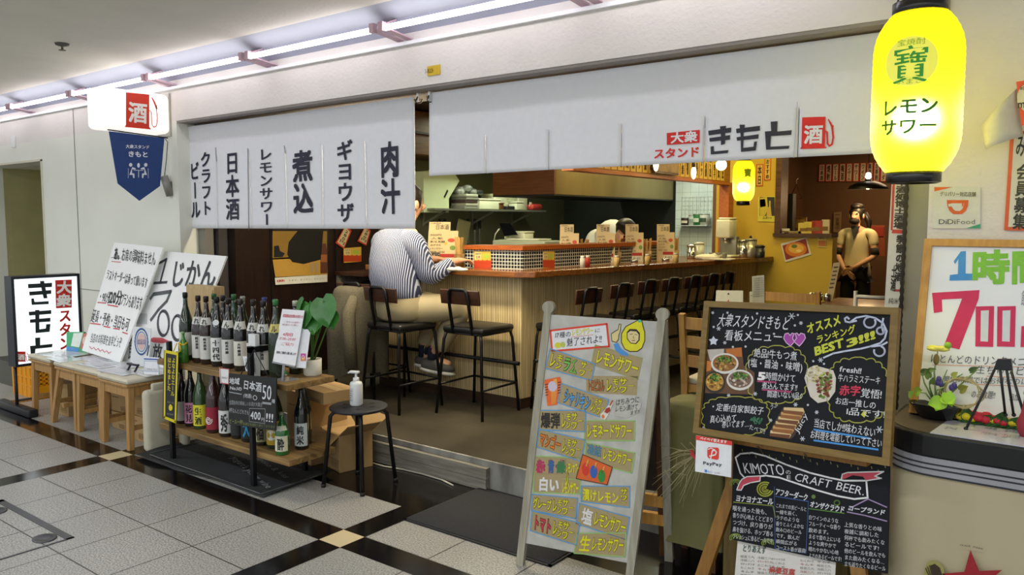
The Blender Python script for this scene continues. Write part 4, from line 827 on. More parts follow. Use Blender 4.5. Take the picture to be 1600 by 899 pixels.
for u, v, c, lb in ((910, 418, 'c9c4b4', 'white salt bottle in front of the first chopstick tumbler'), (918, 417, 'a8321f', 'small red spice bottle beside the white salt bottle'), (963, 417, 'c8a866', 'pale spice bottle in front of the second small tumbler'), (1011, 414, 'c8a866', 'pale spice bottle in front of the third small tumbler'), (1055, 412, 'c8a866', 'pale spice bottle in front of the farthest tumbler')): shaker(u, v, c, lb)
def card(u0, v0, u1, v1, o, n, kind, lb, tilt=0, name='price_card', cat='card', grp=None):
    """sticker/poster on a wall or ledge plane through o with normal n"""
    tl, br = aP(u0, v0, o, n), aP(u1, v1, o, n); 
    return tl, br
def plac(px, o, n, col, lb, name='poster', cat='poster', grp=None, th=.004, frame=(0, 0, 1)):
    cs = [aP(u, v, V3(o), V3(n)) + V3(n) * .004 for u, v in px]; c = sum(cs, V3()) / 4
    t = thing(name, lb, cat, V3((c.x, c.y, min(q.z for q in cs))), 0, grp); mb = MB(); p = board(mb, cs, th * .8, frame); mb.build('sheet', C(col) if isinstance(col, str) else col, t)
    return t, p
nl = V3((d2.y, -d2.x, 0)); nn = V3((d1.y, -d1.x, 0)); nn = nn if nn.y < 0 else -nn
def beer_card(px, o, n, lb):
    t, p = plac(px, o, n, 'c9a23a', lb, 'menu_card', 'card', 'gold and red menu cards')
    (x0, y0), (x1, y1) = px[0], px[2]; w, h = x1 - x0, y1 - y0
    p.rect((x0, y0 + h * .55), (x1, y1), 'b13a16', 0); p.rect((x0 + w * .04, y0 + h * .05), (x0 + w * .4, y0 + h * .5), 'd8c48a', 0); p.disc((x0 + w * .7, y0 + h * .3), w * .2, h * .16, '9fb03a', 0)
    p.poly([(x0 + w * i / 8, y0 + h * (.5 + .1 * (i % 2))) for i in range(9)] + [(x1, y0 + h * .7), (x0, y0 + h * .7)], 'b13a16', 1)
    p.words([('国産酒', (x0 + w * .08, y0 + h * .2), (x0 + w * .38, y0 + h * .2), (x0 + w * .08, y0 + h * .08), '3c1d0a', {}), ('名物', (x0 + w * .1, y0 + h * .46), (x0 + w * .36, y0 + h * .46), (x0 + w * .1, y0 + h * .24), '5a2a10', {})]); p.done(t)
beer_card([(741, 393), (767, 393), (768, 419), (741, 418)], e1, nn, 'gold and red menu card on the near side of the mosaic ledge')
beer_card([(848, 393), (866, 393), (866, 418), (848, 419)], e1, nl, 'gold and red menu card on the long side of the mosaic ledge')
# the customer's things
q = onc(681, 415); t = thing('beer_glass', 'glass of pale drink beside the customer\'s hand', 'glass', q); mb = MB(); mb.lathe([(.028, 0), (.033, .1), (.031, .1), (.026, .006)], q, 18); mb.build('tumbler', M('glass_clear', 'e6e2d0', .05, trans=.9, var=0), t); mb = MB(); mb.lathe([(.025, .007), (.029, .07), (.001, .07)], q, 18); mb.build('drink', M('drink_amber', 'c79a3e', .2), t)
q = onc(703, 419); t = thing('white_cup', 'white cup on saucers at the customer\'s right hand', 'cup', q + V3((0, 0, .02))); mb = MB(); mb.lathe([(.02, .02), (.03, .065), (.027, .065), (.018, .025)], q, 18); mb.build('cup', paperw, t); mb = MB(); mb.tube([q + V3((.03, 0, .055)), q + V3((.047, 0, .05)), q + V3((.045, 0, .033)), q + V3((.024, 0, .03))], .004, 6); mb.build('handle', paperw, t)
for i in range(2):
    mb = MB(); mb.lathe([(.02, 0), (.05, .007), (.048, .0085), (.001, .006)], q + V3((0, 0, i * .0095)), 20); solo('saucer', mb, paperw, ('upper', 'lower')[1 - i] + ' white saucer under the cup by the customer', 'saucer', 'saucers by the customer')
q = onc(716, 424); t = thing('hand_towel', 'crumpled white hand towel at the edge of the counter', 'towel', q); mb = MB()
for i in range(6): mb.ball(q + V3((random.uniform(-.07, .07), random.uniform(-.012, .02), .012)), (.045, .03, .013), 10, 6)
mb.build('folds', M('cloth_white', 'd3cdb4'), t); mb = MB(); mb.ball(q + V3((0, 0, .02)), (.03, .02, .012), 10, 6); mb.build('bunch', M('cloth_white', 'd3cdb4'), t)
# ================================================================== left of the entrance
# --- standing illuminated sign
SX = -6.62
t = thing('standing_lightbox', 'white illuminated standing sign in a black frame with bold vertical name', 'sign', (SX - .06, 2.66, 0))
mb = MB(); fr_ = [(2.43, 2.465), (2.895, 2.93)]
mb.bb(SX - .13, SX, 2.43, 2.45, .36, 1.055); mb.bb(SX - .13, SX, 2.91, 2.93, .36, 1.055); mb.bb(SX - .13, SX, 2.45, 2.91, 1.035, 1.055); mb.bb(SX - .13, SX, 2.45, 2.91, .36, .38)
mb.build('frame', M('sign_black', '22242c', .4, .2, var=.05), t)
mb = MB(); mb.bb(SX - .12, SX - .008, 2.449, 2.911, .379, 1.036); mb.build('light_panel', M('lit_panel', 'eef6fb', .3, var=0, emit=.9), t)
p = Pn((SX - .008, 2.45, .38), (0, 1, 0), (0, 0, 1), (0, 350, .3336))
D_ = '14201f'
p.poly([(258, 264), (336, 261), (336, 392), (262, 396)], 'cf2a22', 0); p.text('大衆', (262, 390), (334, 388), (266, 266), 'f6f4f0', vert=True, bold=.04)
p.text('スタンド', (276, 660), (336, 652), (274, 400), 'cf2a22', vert=True, bold=.035)
p.poly([(130, 282), (244, 276), (243, 296), (132, 302)], D_); p.poly([(136, 318), (240, 310), (240, 328), (138, 336)], D_); p.poly([(186, 268), (206, 267), (222, 348), (204, 350)], D_, 1); p.poly([(146, 350), (158, 349), (162, 366), (228, 362), (228, 376), (148, 380)], D_)
p.poly([(134, 412), (240, 404), (240, 422), (136, 430)], D_); p.poly([(140, 448), (236, 440), (236, 458), (140, 464)], D_); p.poly([(164, 404), (184, 403), (184, 494), (214, 490), (216, 470), (236, 469), (232, 506), (166, 512)], D_, 1)
p.poly([(140, 572), (166, 570), (164, 534), (188, 532), (188, 568), (246, 562), (244, 578), (166, 586), (162, 632), (146, 634)], D_)
pump(p, lambda a, b: (76 + a * 60, 598 + b * 48), 'cf2a22', 'f3f8f6', g=.004); p.done(t)
bs = M('sign_stand', '26272b', .4, .3, var=.05)
for y in (2.45, 2.91):
    mb = MB(); mb.tube([(SX - .065, y, .0), (SX - .065, y, .36)], .012, 10); mb.build('post', bs, t)
    mb = MB(); mb.rbox((SX - .08, y, .03), (.62, .07, .06), .01); mb.build('foot', bs, t)
mb = MB(); mb.tube([(SX - .065, 2.45, .09), (SX - .065, 2.91, .09)], .008, 8); mb.build('cross_bar', bs, t)
# --- yellow crate
t = thing('plastic_crate', 'yellow plastic bottle crate behind the wooden stools', 'crate', (-7.27, 2.9, 0)); cm = M('crate_yellow', 'e59a12', .45, var=.04)
cx0, cx1, cy0, cy1 = -7.48, -7.06, 2.73, 3.08; zc = .34
mb = MB(); mb.bb(cx0, cx1, cy0, cy1, .0, .012)
for x in (cx0, cx1): mb.bb(x - .006, x + .006, cy0, cy1, 0, .1); mb.bb(x - .006, x + .006, cy0, cy1, zc - .08, zc)
for y in (cy0, cy1):
    mb.bb(cx0, cx1, y - .006, y + .006, 0, .1); mb.bb(cx0, cx1, y - .006, y + .006, zc - .08, zc)
mb.build('crate_body', cm, t)
for y in (cy0, cy1):
    mb = MB()
    for i in range(6): x = cx0 + (cx1 - cx0) * i / 5; mb.bb(x - .014, x + .014, y - .01, y + .01, 0, zc)
    mb.bb(cx0, cx1, y - .004, y + .004, .1, zc - .08)
    for z in (.1, .17, zc - .08): mb.bb(cx0, cx1, y - .012, y + .012, z - .006, z + .006)
    mb.build('ribbed_side', cm, t)
for x in (cx0, cx1):
    mb = MB()
    for i in range(9): y = cy0 + (cy1 - cy0) * i / 8; mb.bb(x - .006, x + .006, y - .008, y + .008, .1, zc - .08)
    for k in range(4): z = .12 + k * .035; mb.bb(x - .006, x + .006, cy0, cy1, z - .006, z + .006)
    mb.build('lattice_side', cm, t)
# --- wooden stools with cushions
pine = wood('pine_wood', 'b48d58', '97713f', 2, .45); cush = M('cushion_beige', 'c9c3b1', .9, var=.06, scale=12, bump=.1, bscale=200)
def wstool(x, y, w, lb, splay=0.0, cl=''):
    t = thing('wooden_stool', lb, 'stool', (x, y, 0), 0, 'wooden stools in a row used as a table')
    h = .415
    for sx in (0, 1):
        for sy in (0, 1):
            a = V3((x - w / 2 + .03 + sx * (w - .06), y - .16 + sy * .32, h)); b = V3((a.x + (sx - .5) * .02 - (splay if sx == 0 else 0), a.y + (sy - .5) * .03, 0))
            mb = MB(); mb.bar(a, b, .043, .045, up=(0, 1, 0), taper=.8); mb.build('leg', pine, t, bevel=.004)
    mb = MB()
    for yy in (y - .165, y + .165): mb.bb(x - w / 2 + .03, x + w / 2 - .03, yy - .012, yy + .012, h - .065, h)
    for xx in (x - w / 2 + .025, x + w / 2 - .025): mb.bb(xx - .012, xx + .012, y - .16, y + .16, h - .065, h)
    mb.build('apron', pine, t)
    for xx in (x - w / 2 + .03, x + w / 2 - .03): mb = MB(); mb.bar((xx, y - .16, .14), (xx, y + .16, .14), .022, .03); mb.build('stretcher', pine, t)
    mb = MB(); mb.rbox((x, y, h + .008), (w, .39, .018), .004); mb.build('seat', pine, t)
    c = thing('seat_cushion', cl, 'cushion', (x, y, h + .017), 0, 'flat cushions on the wooden stools'); mb = MB(); mb.rbox((x, y, h + .036), (w + .02, .40, .036), .017, n=4); mb.build('pad', cush, c); mb = MB(); mb.tube([(x - w / 2, y - .2, h + .036), (x + w / 2, y - .2, h + .036)], .003, 6); mb.build('seam', M('seam_beige', 'b3ab97', .9), c)
wstool(-6.34, 2.68, .36, 'wooden stool farthest left beside the standing lightbox', 0, 'beige cushion on the wooden stool beside the lightbox')
wstool(-5.885, 2.66, .30, 'wooden stool with splayed front legs, second from the lightbox', .12, 'beige cushion on the splayed wooden stool')
wstool(-5.545, 2.66, .37, 'wooden stool third from the lightbox, in the middle of the row', 0, 'beige cushion on the third wooden stool from the lightbox')
wstool(-5.14, 2.64, .38, 'wooden stool nearest to the bottle rack', 0, 'beige cushion on the wooden stool nearest the bottle rack')
TZ = .469
# papers on the stools
for i, (x, y, w, h, r, c, lb) in enumerate(((-6.30, 2.66, .36, .27, 5, 'dfe4e2', 'large laminated menu sheet on the stool beside the lightbox'), (-6.06, 2.545, .28, .15, -4, 'd9e2e4', 'shiny leaflet at the front edge between the first two stools'), (-5.88, 2.70, .34, .2, 8, 'c9cad4', 'lilac tinted menu sheet on the second stool'), (-5.62, 2.62, .33, .22, 3, 'c6c9d3', 'bluish menu sheet on the third stool'), (-5.45, 2.72, .3, .2, -6, 'd4d6da', 'pale sheet at the back of the third stool'), (-5.25, 2.56, .34, .16, 2, 'd5d7dc', 'pale leaflet at the front of the stool nearest the rack'), (-5.06, 2.68, .3, .24, 0, 'dddddd', 'white printed sheet on the stool nearest the rack'))):
    t = thing('menu_sheet', lb, 'sheet', (x, y, TZ + i * .0006), R(r), 'menu sheets lying on the wooden stools'); m4 = W[t.name]
    p = Pn(m4 @ V3((-w / 2, -h / 2, .002)), m4.to_3x3() @ V3((1, 0, 0)), m4.to_3x3() @ V3((0, 1, 0)), None)
    mb = MB(); mb.box((x, y, TZ + i * .0006 + .001), (w, h, .002), R(r)); mb.build('sheet', M('laminate_' + c, c, .15, var=.03, spec=.7), t)
    p.text('日本酒メニュー', (w * .1, h * .75), (w * .7, h * .75), (w * .1, h * .92), '5f6475')
    for k in range(4): p.text('レモンサワー 地酒 枝豆', (w * .08, h * (.56 - k * .15)), (w * .9, h * (.56 - k * .15)), (w * .08, h * (.65 - k * .15)), '7c8090')
    p.done(t)
# cardboard boxes under the stools
card_m = M('cardboard', 'a4865a', .8, var=.07, scale=5); tape = M('tape_tan', 'c3a877', .4)
def carton(x, y, z, sx, sy, sz, lb, rz=0, open_=False, grp=None, mark=None):
    t = thing('cardboard_box', lb, 'box', (x, y, z), rz, grp); m4 = W[t.name]
    mb = MB(); mb.box((x, y, z + sz / 2), (sx, sy, sz), rz); mb.build('carton', card_m, t, bevel=.003)
    if open_:
        for (cx, cy, w, d, ax) in ((0, -sy / 2, sx, .13, 'X'), (0, sy / 2, sx, .13, 'X'), (-sx / 2, 0, sy, .12, 'Y'), (sx / 2, 0, sy, .14, 'Y')):
            o = V3((cx, cy, sz)); dr = V3((0, 1 if cy > 0 else -1, 0)) if ax == 'X' else V3((1 if cx > 0 else -1, 0, 0)); sd = V3((1, 0, 0)) if ax == 'X' else V3((0, 1, 0))
            up = (dr * .75 + V3((0, 0, .5 if cy >= 0 else -.55))).normalized()
            q = [m4 @ (o - sd * w / 2), m4 @ (o + sd * w / 2), m4 @ (o + sd * w / 2 + up * d), m4 @ (o - sd * w / 2 + up * d)]
            mb = MB(); mb.slab(q, (q[1] - q[0]).cross(q[3] - q[0]).normalized(), .004); mb.build('flap', card_m, t)
    else:
        mb = MB(); mb.box((x, y, z + sz + .0006), (sx * .98, .05, .001), rz); mb.build('tape', tape, t)
    p = Pn(m4 @ V3((-sx / 2, -sy / 2, 0)), m4.to_3x3() @ V3((1, 0, 0)), V3((0, 0, 1)), None)
    p.line([(sx * .55, sz * .12), (sx * .9, sz * .12), (sx * .9, sz * .32), (sx * .55, sz * .32)], .003, '6d5433', closed=True)
    p.text(mark or '取扱注意', (sx * .58, sz * .15), (sx * .87, sz * .15), (sx * .58, sz * .29), '6d5433'); p.line([(sx * .1, sz * .8), (sx * .45, sz * .8)], .006, '6d5433'); p.done(t, 'printing')
    return t
g = 'cardboard boxes under the wooden stools'
carton(-6.33, 2.72, 0, .24, .22, .25, 'cardboard box under the stool beside the lightbox', R(4), grp=g)
carton(-5.885, 2.84, 0, .19, .24, .15, 'low cardboard box under the splayed stool', R(-6), grp=g)
carton(-5.885, 2.84, .152, .18, .22, .06, 'flat brown carton lying on the low box under the splayed stool', R(3), grp=g)
carton(-5.56, 2.78, 0, .2, .2, .12, 'lower cardboard box under the third stool', 0, grp=g)
carton(-5.56, 2.79, .123, .22, .2, .13, 'upper cardboard box under the third stool', R(5), grp=g)
carton(-5.15, 2.73, 0, .2, .24, .17, 'lower cardboard box under the stool nearest the rack', 0, grp=g)
carton(-5.15, 2.73, .173, .23, .24, .17, 'upper cardboard box under the stool nearest the rack', R(-3), grp=g)
# --- leaning whiteboards
wbm = M('whiteboard', 'f2f4f4', .4, var=.02)
n_ = V3((0, -(1.31 - .47), .33)).normalized()
o_ = V3((-6, 3.05, 1.31))
pc = [aP(u, v, o_, n_) for u, v in ((178.5, 379), (255, 387), (187, 567), (128, 548))]
zb = min(pc[2].z, pc[3].z)
t = thing('whiteboard_sign', 'leaning whiteboard full of handwritten house rules with red underlines', 'whiteboard', V3((sum(q.x for q in pc) / 4, 2.72, zb)))
mb = MB(); p = board(mb, pc, .012, (0, 350, .3336)); mb.build('panel', wbm, t)
B_ = '26282c'; RD = 'c8404e'
p.words([('あ。', (532, 172), (570, 172), (538, 108), B_, dict(bold=.03)), ('お席の調味料ません', (568, 178), (728, 200), (574, 112), B_, dict(jit=.12, bold=.008)), ('ラストオーダーは承って願います', (496, 262), (688, 306), (504, 210), B_, dict(jit=.12, bold=.012)),
         ('・90分', (458, 368), (512, 374), (468, 312), B_, dict(jit=.08)), ('120分', (506, 378), (568, 384), (516, 306), B_, dict(bold=.03)), ('プランもあります', (562, 386), (660, 410), (574, 318), B_, dict(jit=.1, bold=.01)),
         ('延長・予約・当日も可', (424, 462), (600, 506), (438, 398), B_, dict(jit=.1, bold=.016)), ('当店のお料理を是非どうぞ', (420, 556), (566, 584), (430, 506), '4c5054', dict(jit=.15))])
p.line([(522, 158), (566, 162)], .004, B_); p.line([(524, 176), (566, 180)], .006, RD); p.line([(458, 368), (496, 372)], .008, RD); p.line([(505, 380), (552, 388)], .009, RD); p.line([(424, 466), (472, 472)], .009, RD); p.line([(486, 480), (516, 486)], .009, RD); p.line([(532, 490), (560, 494)], .009, RD); p.line([(574, 508), (598, 516)], .008, RD)
p.line([(420 + i * 10, 578 + i * 2.6 + (6 if i % 2 else -4)) for i in range(11)], .006, 'd87080'); p.done(t)
n_ = V3((0, -(1.24 - .47), .30)).normalized(); o_ = V3((-6, 3.09, 1.24))
pc = [aP(u, v, o_, n_) for u, v in ((258, 393), (354, 400.5), (285, 580), (187, 575))]
t = thing('whiteboard_sign', 'leaning white board with large grey brush figures of the hourly price', 'whiteboard', V3((sum(q.x for q in pc) / 4, 2.75, .47)))
mb = MB(); p = board(mb, pc, .012, (0, 350, .3336)); mb.build('panel', wbm, t)
G_ = '3c4146'
p.words([('じかん', (790, 302), (1004, 312), (812, 164), G_, dict(jit=.06, bold=.022)), ('放', (714, 640), (760, 640), (718, 560), G_, dict(bold=.02)), ('飲', (598, 640), (640, 650), (606, 530), '5a6066', {})])
p.line([(736, 190), (780, 166), (752, 272)], .022, G_); p.line([(722, 278), (782, 274)], .02, G_); p.line([(706, 350), (720, 330), (800, 318), (782, 362), (742, 404), (708, 450)], .03, '565b60'); 
p.arc((766, 466), 26, 58, 0, 2 * PI, .022, '565b60', n=24); p.arc((832, 488), 26, 58, 0, 2 * PI, .022, '565b60', n=24)
p.poly([(690, 545), (720, 532), (760, 534), (800, 552), (760, 560), (720, 556)], 'd2515c'); p.rect((640, 420), (690, 470), 'c4c7c9', 0); p.done(t)
# brochures, mini easels, round sticker
for i, (px, c, lb) in enumerate(((((104, 519), (131, 519), (123, 552), (104, 549)), '4fb37c', 'green and white brochure standing on the first stool'), (((130, 521), (143, 523), (137, 553), (124, 552)), 'c9776f', 'pink brochure standing on the first stool'))):
    cs = [aP(u, v, V3((-6.1, 2.82, .5)), V3((.3, -1, .12)).normalized()) for u, v in px]
    t = thing('brochure', lb, 'brochure', V3((cs[3].x, cs[3].y, TZ)), 0); mb = MB(); p = board(mb, cs, .02); mb.build('cover', C(c), t)
    if i == 0: p.poly([(115, 521), (130, 520), (124, 543), (111, 541)], 'e4ece6', 0); p.poly([(104, 541), (124, 545), (123, 551), (104, 548)], '5d93cf', 1)
    else: p.disc((134, 533), 5, 7, 'e3c6bd', 0); p.poly([(125, 545), (138, 546), (137, 552), (124, 551)], '57a878', 1)
    p.done(t, 'printing')
t = thing('sticker_stand', 'white card with a round blue approval seal in front of the price board', 'card', aZ(222, 575, TZ)); cs = [aY(u, v, 2.74) for u, v in ((208, 510), (236, 514), (232, 576), (203, 572))]
mb = MB(); p = board(mb, cs, .004, (0, 350, .3336)); mb.build('card', C('dcdfe2'), t); p.arc((663, 552), 30, 60, 0, 2 * PI, .012, '3d68ad', n=24); p.arc((663, 552), 22, 46, 0, 2 * PI, .006, '5d86c0', n=24); p.disc((663, 552), 18, 38, 'd9b7b0', 0); p.text('認証店', (644, 566), (684, 566), (644, 540), '3d68ad'); p.done(t)
mb = MB(); q = cs[3]; mb.bar(q + V3((.03, .03, 0)), cs[0] + V3((.06, .03, -.08)), .01, .004); mb.build('prop', C('c9ccd0'), t)
def easel(u, v, s, lb):
    q = aZ(u, v, TZ); t = thing('mini_easel', lb, 'easel', q); km = M('easel_black', '1d1e24', .4)
    mb = MB(); mb.bar(q + V3((-.06 * s, 0, .045 * s)), q + V3((.06 * s, .01, .045 * s)), .012, .012); mb.build('ledge', km, t)
    for sx in (-1, 1): mb = MB(); mb.bar(q + V3((.045 * s * sx, -.012, 0)), q + V3((.045 * s * sx, .02, .05 * s)), .01, .01); mb.build('leg', km, t)
easel(207, 581, 1.05, 'small black table easel on the stool nearest the rack')
t = thing('table_card', 'white table card with a blue top edge on the stool nearest the rack', 'card', aZ(236, 588, TZ)); cs = [aY(u, v, 2.56) for u, v in ((225, 558), (248, 559), (248, 586), (225, 585))]
mb = MB(); p = board(mb, cs, .003); mb.build('card', C('e4e7ee'), t); p.fr = (0, 0, 1); p.line([(225.5, 561), (247.5, 562)], .008, '2f55a8'); p.line([(226, 564), (247, 565), (247, 581), (226, 580)], .002, '4a6cb5', closed=True); p.text('ご注文はこちら', (227, 579), (246, 580), (227, 575), '55585f'); p.done(t)
mb = MB(); mb.bar(aY(230, 556, 2.6), aY(233, 540, 2.63), .006, .006); mb.build('clip', M('easel_black', '1d1e24'), t)
# standing cushions beside the rack
sackm = M('canvas_grey', 'bdb8a4', .9, var=.07, scale=8, bump=.15, bscale=120)
for i, (x, y, lb) in enumerate(((-4.855, 2.60, 'pale canvas cushion standing on end beside the front stool leg'), (-4.80, 2.74, 'pale canvas cushion standing on end against the bottle rack'))):
    t = thing('folded_cushion', lb, 'cushion', (x, y, 0), 0, 'canvas cushions standing on end'); mb = MB(); mb.rbox((x, y, .20), (.075, .2 if i == 0 else .06, .40), .03, n=4); mb.build('pad', sackm, t); mb = MB(); mb.rbox((x + .012, y + .02, .415), (.03, .14 if i == 0 else .05, .05), .012); mb.build('flap', sackm, t)
# ================================================================== bottle rack
rackw = wood('rack_plank', '9c7d4b', '5f482a', 0, .55, 5); postm = M('rack_black', '17181b', .4, .3, var=.05)
UZ, LZ_ = .61, .2
rk = thing('bottle_rack', 'two-tier bottle rack of wooden boards on black metal posts', 'rack', (-4.15, 2.7, 0))
for z in (UZ, LZ_):
    mb = MB(); mb.bb(-4.76, -3.44, 2.55, 2.87, z - .035, z); mb.build('shelf_board', rackw, rk, bevel=.004)
for x in (-4.58, -3.74):
    for y, h in ((2.535, .79 if x > -4 else .74), (2.885, .62)): mb = MB(); mb.bb(x - .014, x + .014, y - .012, y + .012, 0, h); mb.build('post', postm, rk)
mb = MB(); mb.bb(-3.754, -3.726, 2.523, 2.70, .755, .785); mb.build('arm', postm, rk); 
glass_c = {}
def bglass(c): 
    return M('bottle_glass_' + c, c, .08, var=.05, spec=.7, coat=.5)
def bottle(x, y, z, h, r, gc, lc=None, cap='1c1c1e', neck=None, txt=None, tc='2a2a2a', lb='', ls=(.08, .36), face=-.95, extra=None, grp='sake bottles on the upper shelf', lw=1.15):
    t = thing('sake_bottle', lb, 'bottle', (x, y, z), 0, grp)
    pr = [(r * .9, 0), (r, h * .02), (r, h * .52), (r * .93, h * .58), (r * .62, h * .70), (r * .36, h * .80), (r * .31, h * .86), (r * .31, h * .93)]
    mb = MB(); mb.lathe(pr, (x, y, z), 20); mb.build('glass', bglass(gc), t)
    mb = MB(); mb.lathe([(r * .36, h * .925), (r * .37, h * .985), (r * .33, h), (.001, h)], (x, y, z), 16); mb.build('cap', M('cap_' + cap, cap, .35, .2), t)
    def band(nm, z0, z1, rr, c, w):
        mb = MB(); mb.lathe([(rr[0], h * z0), (rr[1], h * z1)], (x, y, z), 16, cap=False, a0=face - w, a1=face + w); return mb.build(nm, C(c), t)
    if lc: band('label', ls[0], ls[1] + .06, (r * 1.012, r * 1.012), lc, lw)
    if neck: band('neck_label', .585, .69, (r * .935, r * .67), neck, 1.2)
    if txt:
        mb = MB(); mb.flat = True; s0, s1 = h * (ls[0] + .02), h * (ls[1] + .04); n = len(txt); ch = (s1 - s0) / n; cw = min(ch, r * (1.0 if n < 4 else .42)); ch = min(ch, cw * 1.05) if n > 3 else ch
        for i, c in enumerate(txt):
            vs, fs, adv = glyph(c, .04); o = []; nb = _nb[(c, .04)]
            for gi, (gx, gy) in enumerate(vs):
                a = face + (gx - .5) * cw / r + .05; o.append(V3((x + math.cos(a) * (r * 1.03 + gi // nb * 5e-5), y + math.sin(a) * (r * 1.03 + gi // nb * 5e-5), z + s1 - (i + 1) * ch + (gy + .12) * ch * .92)))
            mb.add(o, fs, False)
        mb.build('label_lettering', C(tc), t)
    if extra: extra(t, x, y, z, h, r, face)
    return t
def nk(txt, c='2a2a2a'):
    def f(t, x, y, z, h, r, face):
        mb = MB(); mb.flat = True; vs, fs, adv = glyph(txt, .03); o = []; nb = _nb[(txt, .03)]
        for gi, (gx, gy) in enumerate(vs):
            k = .6 + (gy) * .08; zz = h * (.588 + .09 * (gy + .1)); rr = r * (.935 - .265 * (.09 * (gy + .1)) / .105) * 1.02 + gi // nb * 5e-5; a = face + (gx - .5) * .9
            o.append(V3((x + math.cos(a) * rr, y + math.sin(a) * rr, z + zz)))
        mb.add(o, fs, False); mb.build('neck_lettering', C(c), t)
    return f
def seal(t, x, y, z, h, r, face):
    mb = MB(); a = face + .15; d = V3((math.cos(a), math.sin(a), .45)).normalized(); c = V3((x, y, z)) + V3((math.cos(a) * r * .85, math.sin(a) * r * .85, h * .635)); u = d.orthogonal().normalized(); w = d.cross(u)
    mb.add([c + d * .004 + (u * math.cos(k) + w * math.sin(k)) * .018 for k in [2 * PI * i / 18 for i in range(18)]], [list(range(18))]); mb.build('round_seal', C('d4d8da'), t)
up = [(289, 457, 'brownish green bottle at the left end of the upper shelf', '1d2a1e', 'cfd0c6', '1c221c', None, None, 0), (309, 462, 'brown sake bottle with a white neck label, first of the pale-labelled row', '2a1a16', 'c9c9c4', '2b1f1a', 'c9c9c4', '純米酒造', 'れ'), (321.5, 463, 'brown sake bottle second of the pale-labelled row', '2a1a16', 'c9c9c4', '2b1f1a', 'c9c9c4', '純米酒造', 'れ'), (338.5, 464, 'black sake bottle with bold vertical brush name and round seal', '17181a', 'd3d5d3', '1b1b1d', None, '十四代', 1), (356, 466, 'dark sake bottle to the right of the brush-name bottle', '1a1a1a', 'c9c9c4', '26221e', 'c9c9c4', '純米吟醸', 'ん'), (375, 467, 'dark sake bottle with a gold-sprinkled label, right of centre', '1a1a1a', 'cfcdc2', '3a362e', 'c9c9c4', '大吟醸酒', 'ん'), (395.5, 468, 'dark sake bottle behind the small white carton', '1a1a1a', 'cfcdc2', '2d2a26', 'c9c9c4', '純米酒造', 'れ'), (411, 470, 'dark sake bottle just right of the small white carton', '1a1a1a', 'cfcdc2', '26242a', 'c9c9c4', '純米酒造', 'れ'), (430, 468, 'green capped sake bottle with a gold neck label behind the acrylic stand', '1b2a1f', '23301f', '3f7a4a', 'c5b768', None, 'ル')]
for i, (u, v, lb, gc, lc, cap, neck, tx, ex) in enumerate(up):
    y = 2.65; q = aY(u, v, y); bottle(q.x, y, UZ, q.z - UZ, .043, gc, lc, cap, neck, tx, lb=lb, extra=nk(ex) if isinstance(ex, str) else (seal if ex == 1 else None))
for u, v, gc, cap, lb in ((334, 459, '1f3a22', '2f5a34', 'green topped bottle in the back row behind the brush-name bottle'), (348, 461.5, '1a1a1c', '2e2e34', 'black capped bottle in the back row'), (365, 460, '20402a', '3a6a44', 'bright green necked bottle in the back row'), (379, 463, '1c2a1e', '8f968a', 'bottle with a pale cap in the back row'), (413, 465, '191b26', '2c3a78', 'bottle with a blue cap in the back row'), (461, 470, '1f2a20', 'b9bfae', 'bottle with a white cap behind the potted plant')):
    y = 2.79; q = aY(u, v, y); bottle(q.x, y, UZ, q.z - UZ, .043, gc, 'b9bab2', cap, None, None, lb=lb, grp='sake bottles in the back row of the upper shelf')
lo = [(285, 664, .36, .037, '1b1517', 'b9b7ae', 'bottle with a grey label at the left end of the lower shelf', None, '1c1618', None), (299.5, 668, .38, .04, '1c1a1b', 'd48fae', 'bottle with a pink label on the lower shelf', '花見', '1c1a1b', None), (314, 672, .38, .042, '2b4a26', 'd9d43a', 'green bottle with a bright yellow label on the lower shelf', '生酒', '2b4a26', '333a16'), (335, 678, .40, .046, '33181c', '8e1f33', 'brown bottle with a crimson label and white spiral', None, '2a1518', None), (354.5, 684, .40, .043, '161618', 'cdd0d0', 'black bottle with a white label left of the hanging chalkboard', '秀', '161618', None), (372, 687, .38, .04, '1c1c1e', '26282b', 'bottle with a black label below the hanging chalkboard', None, '1c1c1e', None), (389, 692, .38, .043, '17191c', '1d2226', 'black bottle with a light blue character below the chalkboard', '大', '17191c', '2f9fd2'), (410, 697, .38, .043, '20261c', 'a8a47c', 'bottle with a khaki label below the chalkboard', '福', '20261c', None), (430, 702, .40, .046, '263020', 'b59a24', 'bottle with a mustard label and white disc at the right of the chalkboard', None, '263020', None), (472, 704, .38, .04, '141a18', 'b9c4c4', 'dark bottle with a small pale blue label near the right end', '純米', '141a18', None), (485, 694, .38, .04, '18281e', '23402a', 'dark green bottle at the back right corner of the lower shelf', None, '18281e', None)]
def spiral(t, x, y, z, h, r, face):
    mb = MB(); mb.flat = True; pts = []
    for i in range(40):
        k = i / 39; rr = .005 + .02 * k; a = 13 * k; th = face - .35 + math.cos(a) * rr / r; pts.append(V3((x + math.cos(th) * r * 1.03, y + math.sin(th) * r * 1.03, z + h * .2 + math.sin(a) * rr)))
    mb.tube(pts, .0028, 5); mb.build('spiral_print', C('e2dcd8'), t)
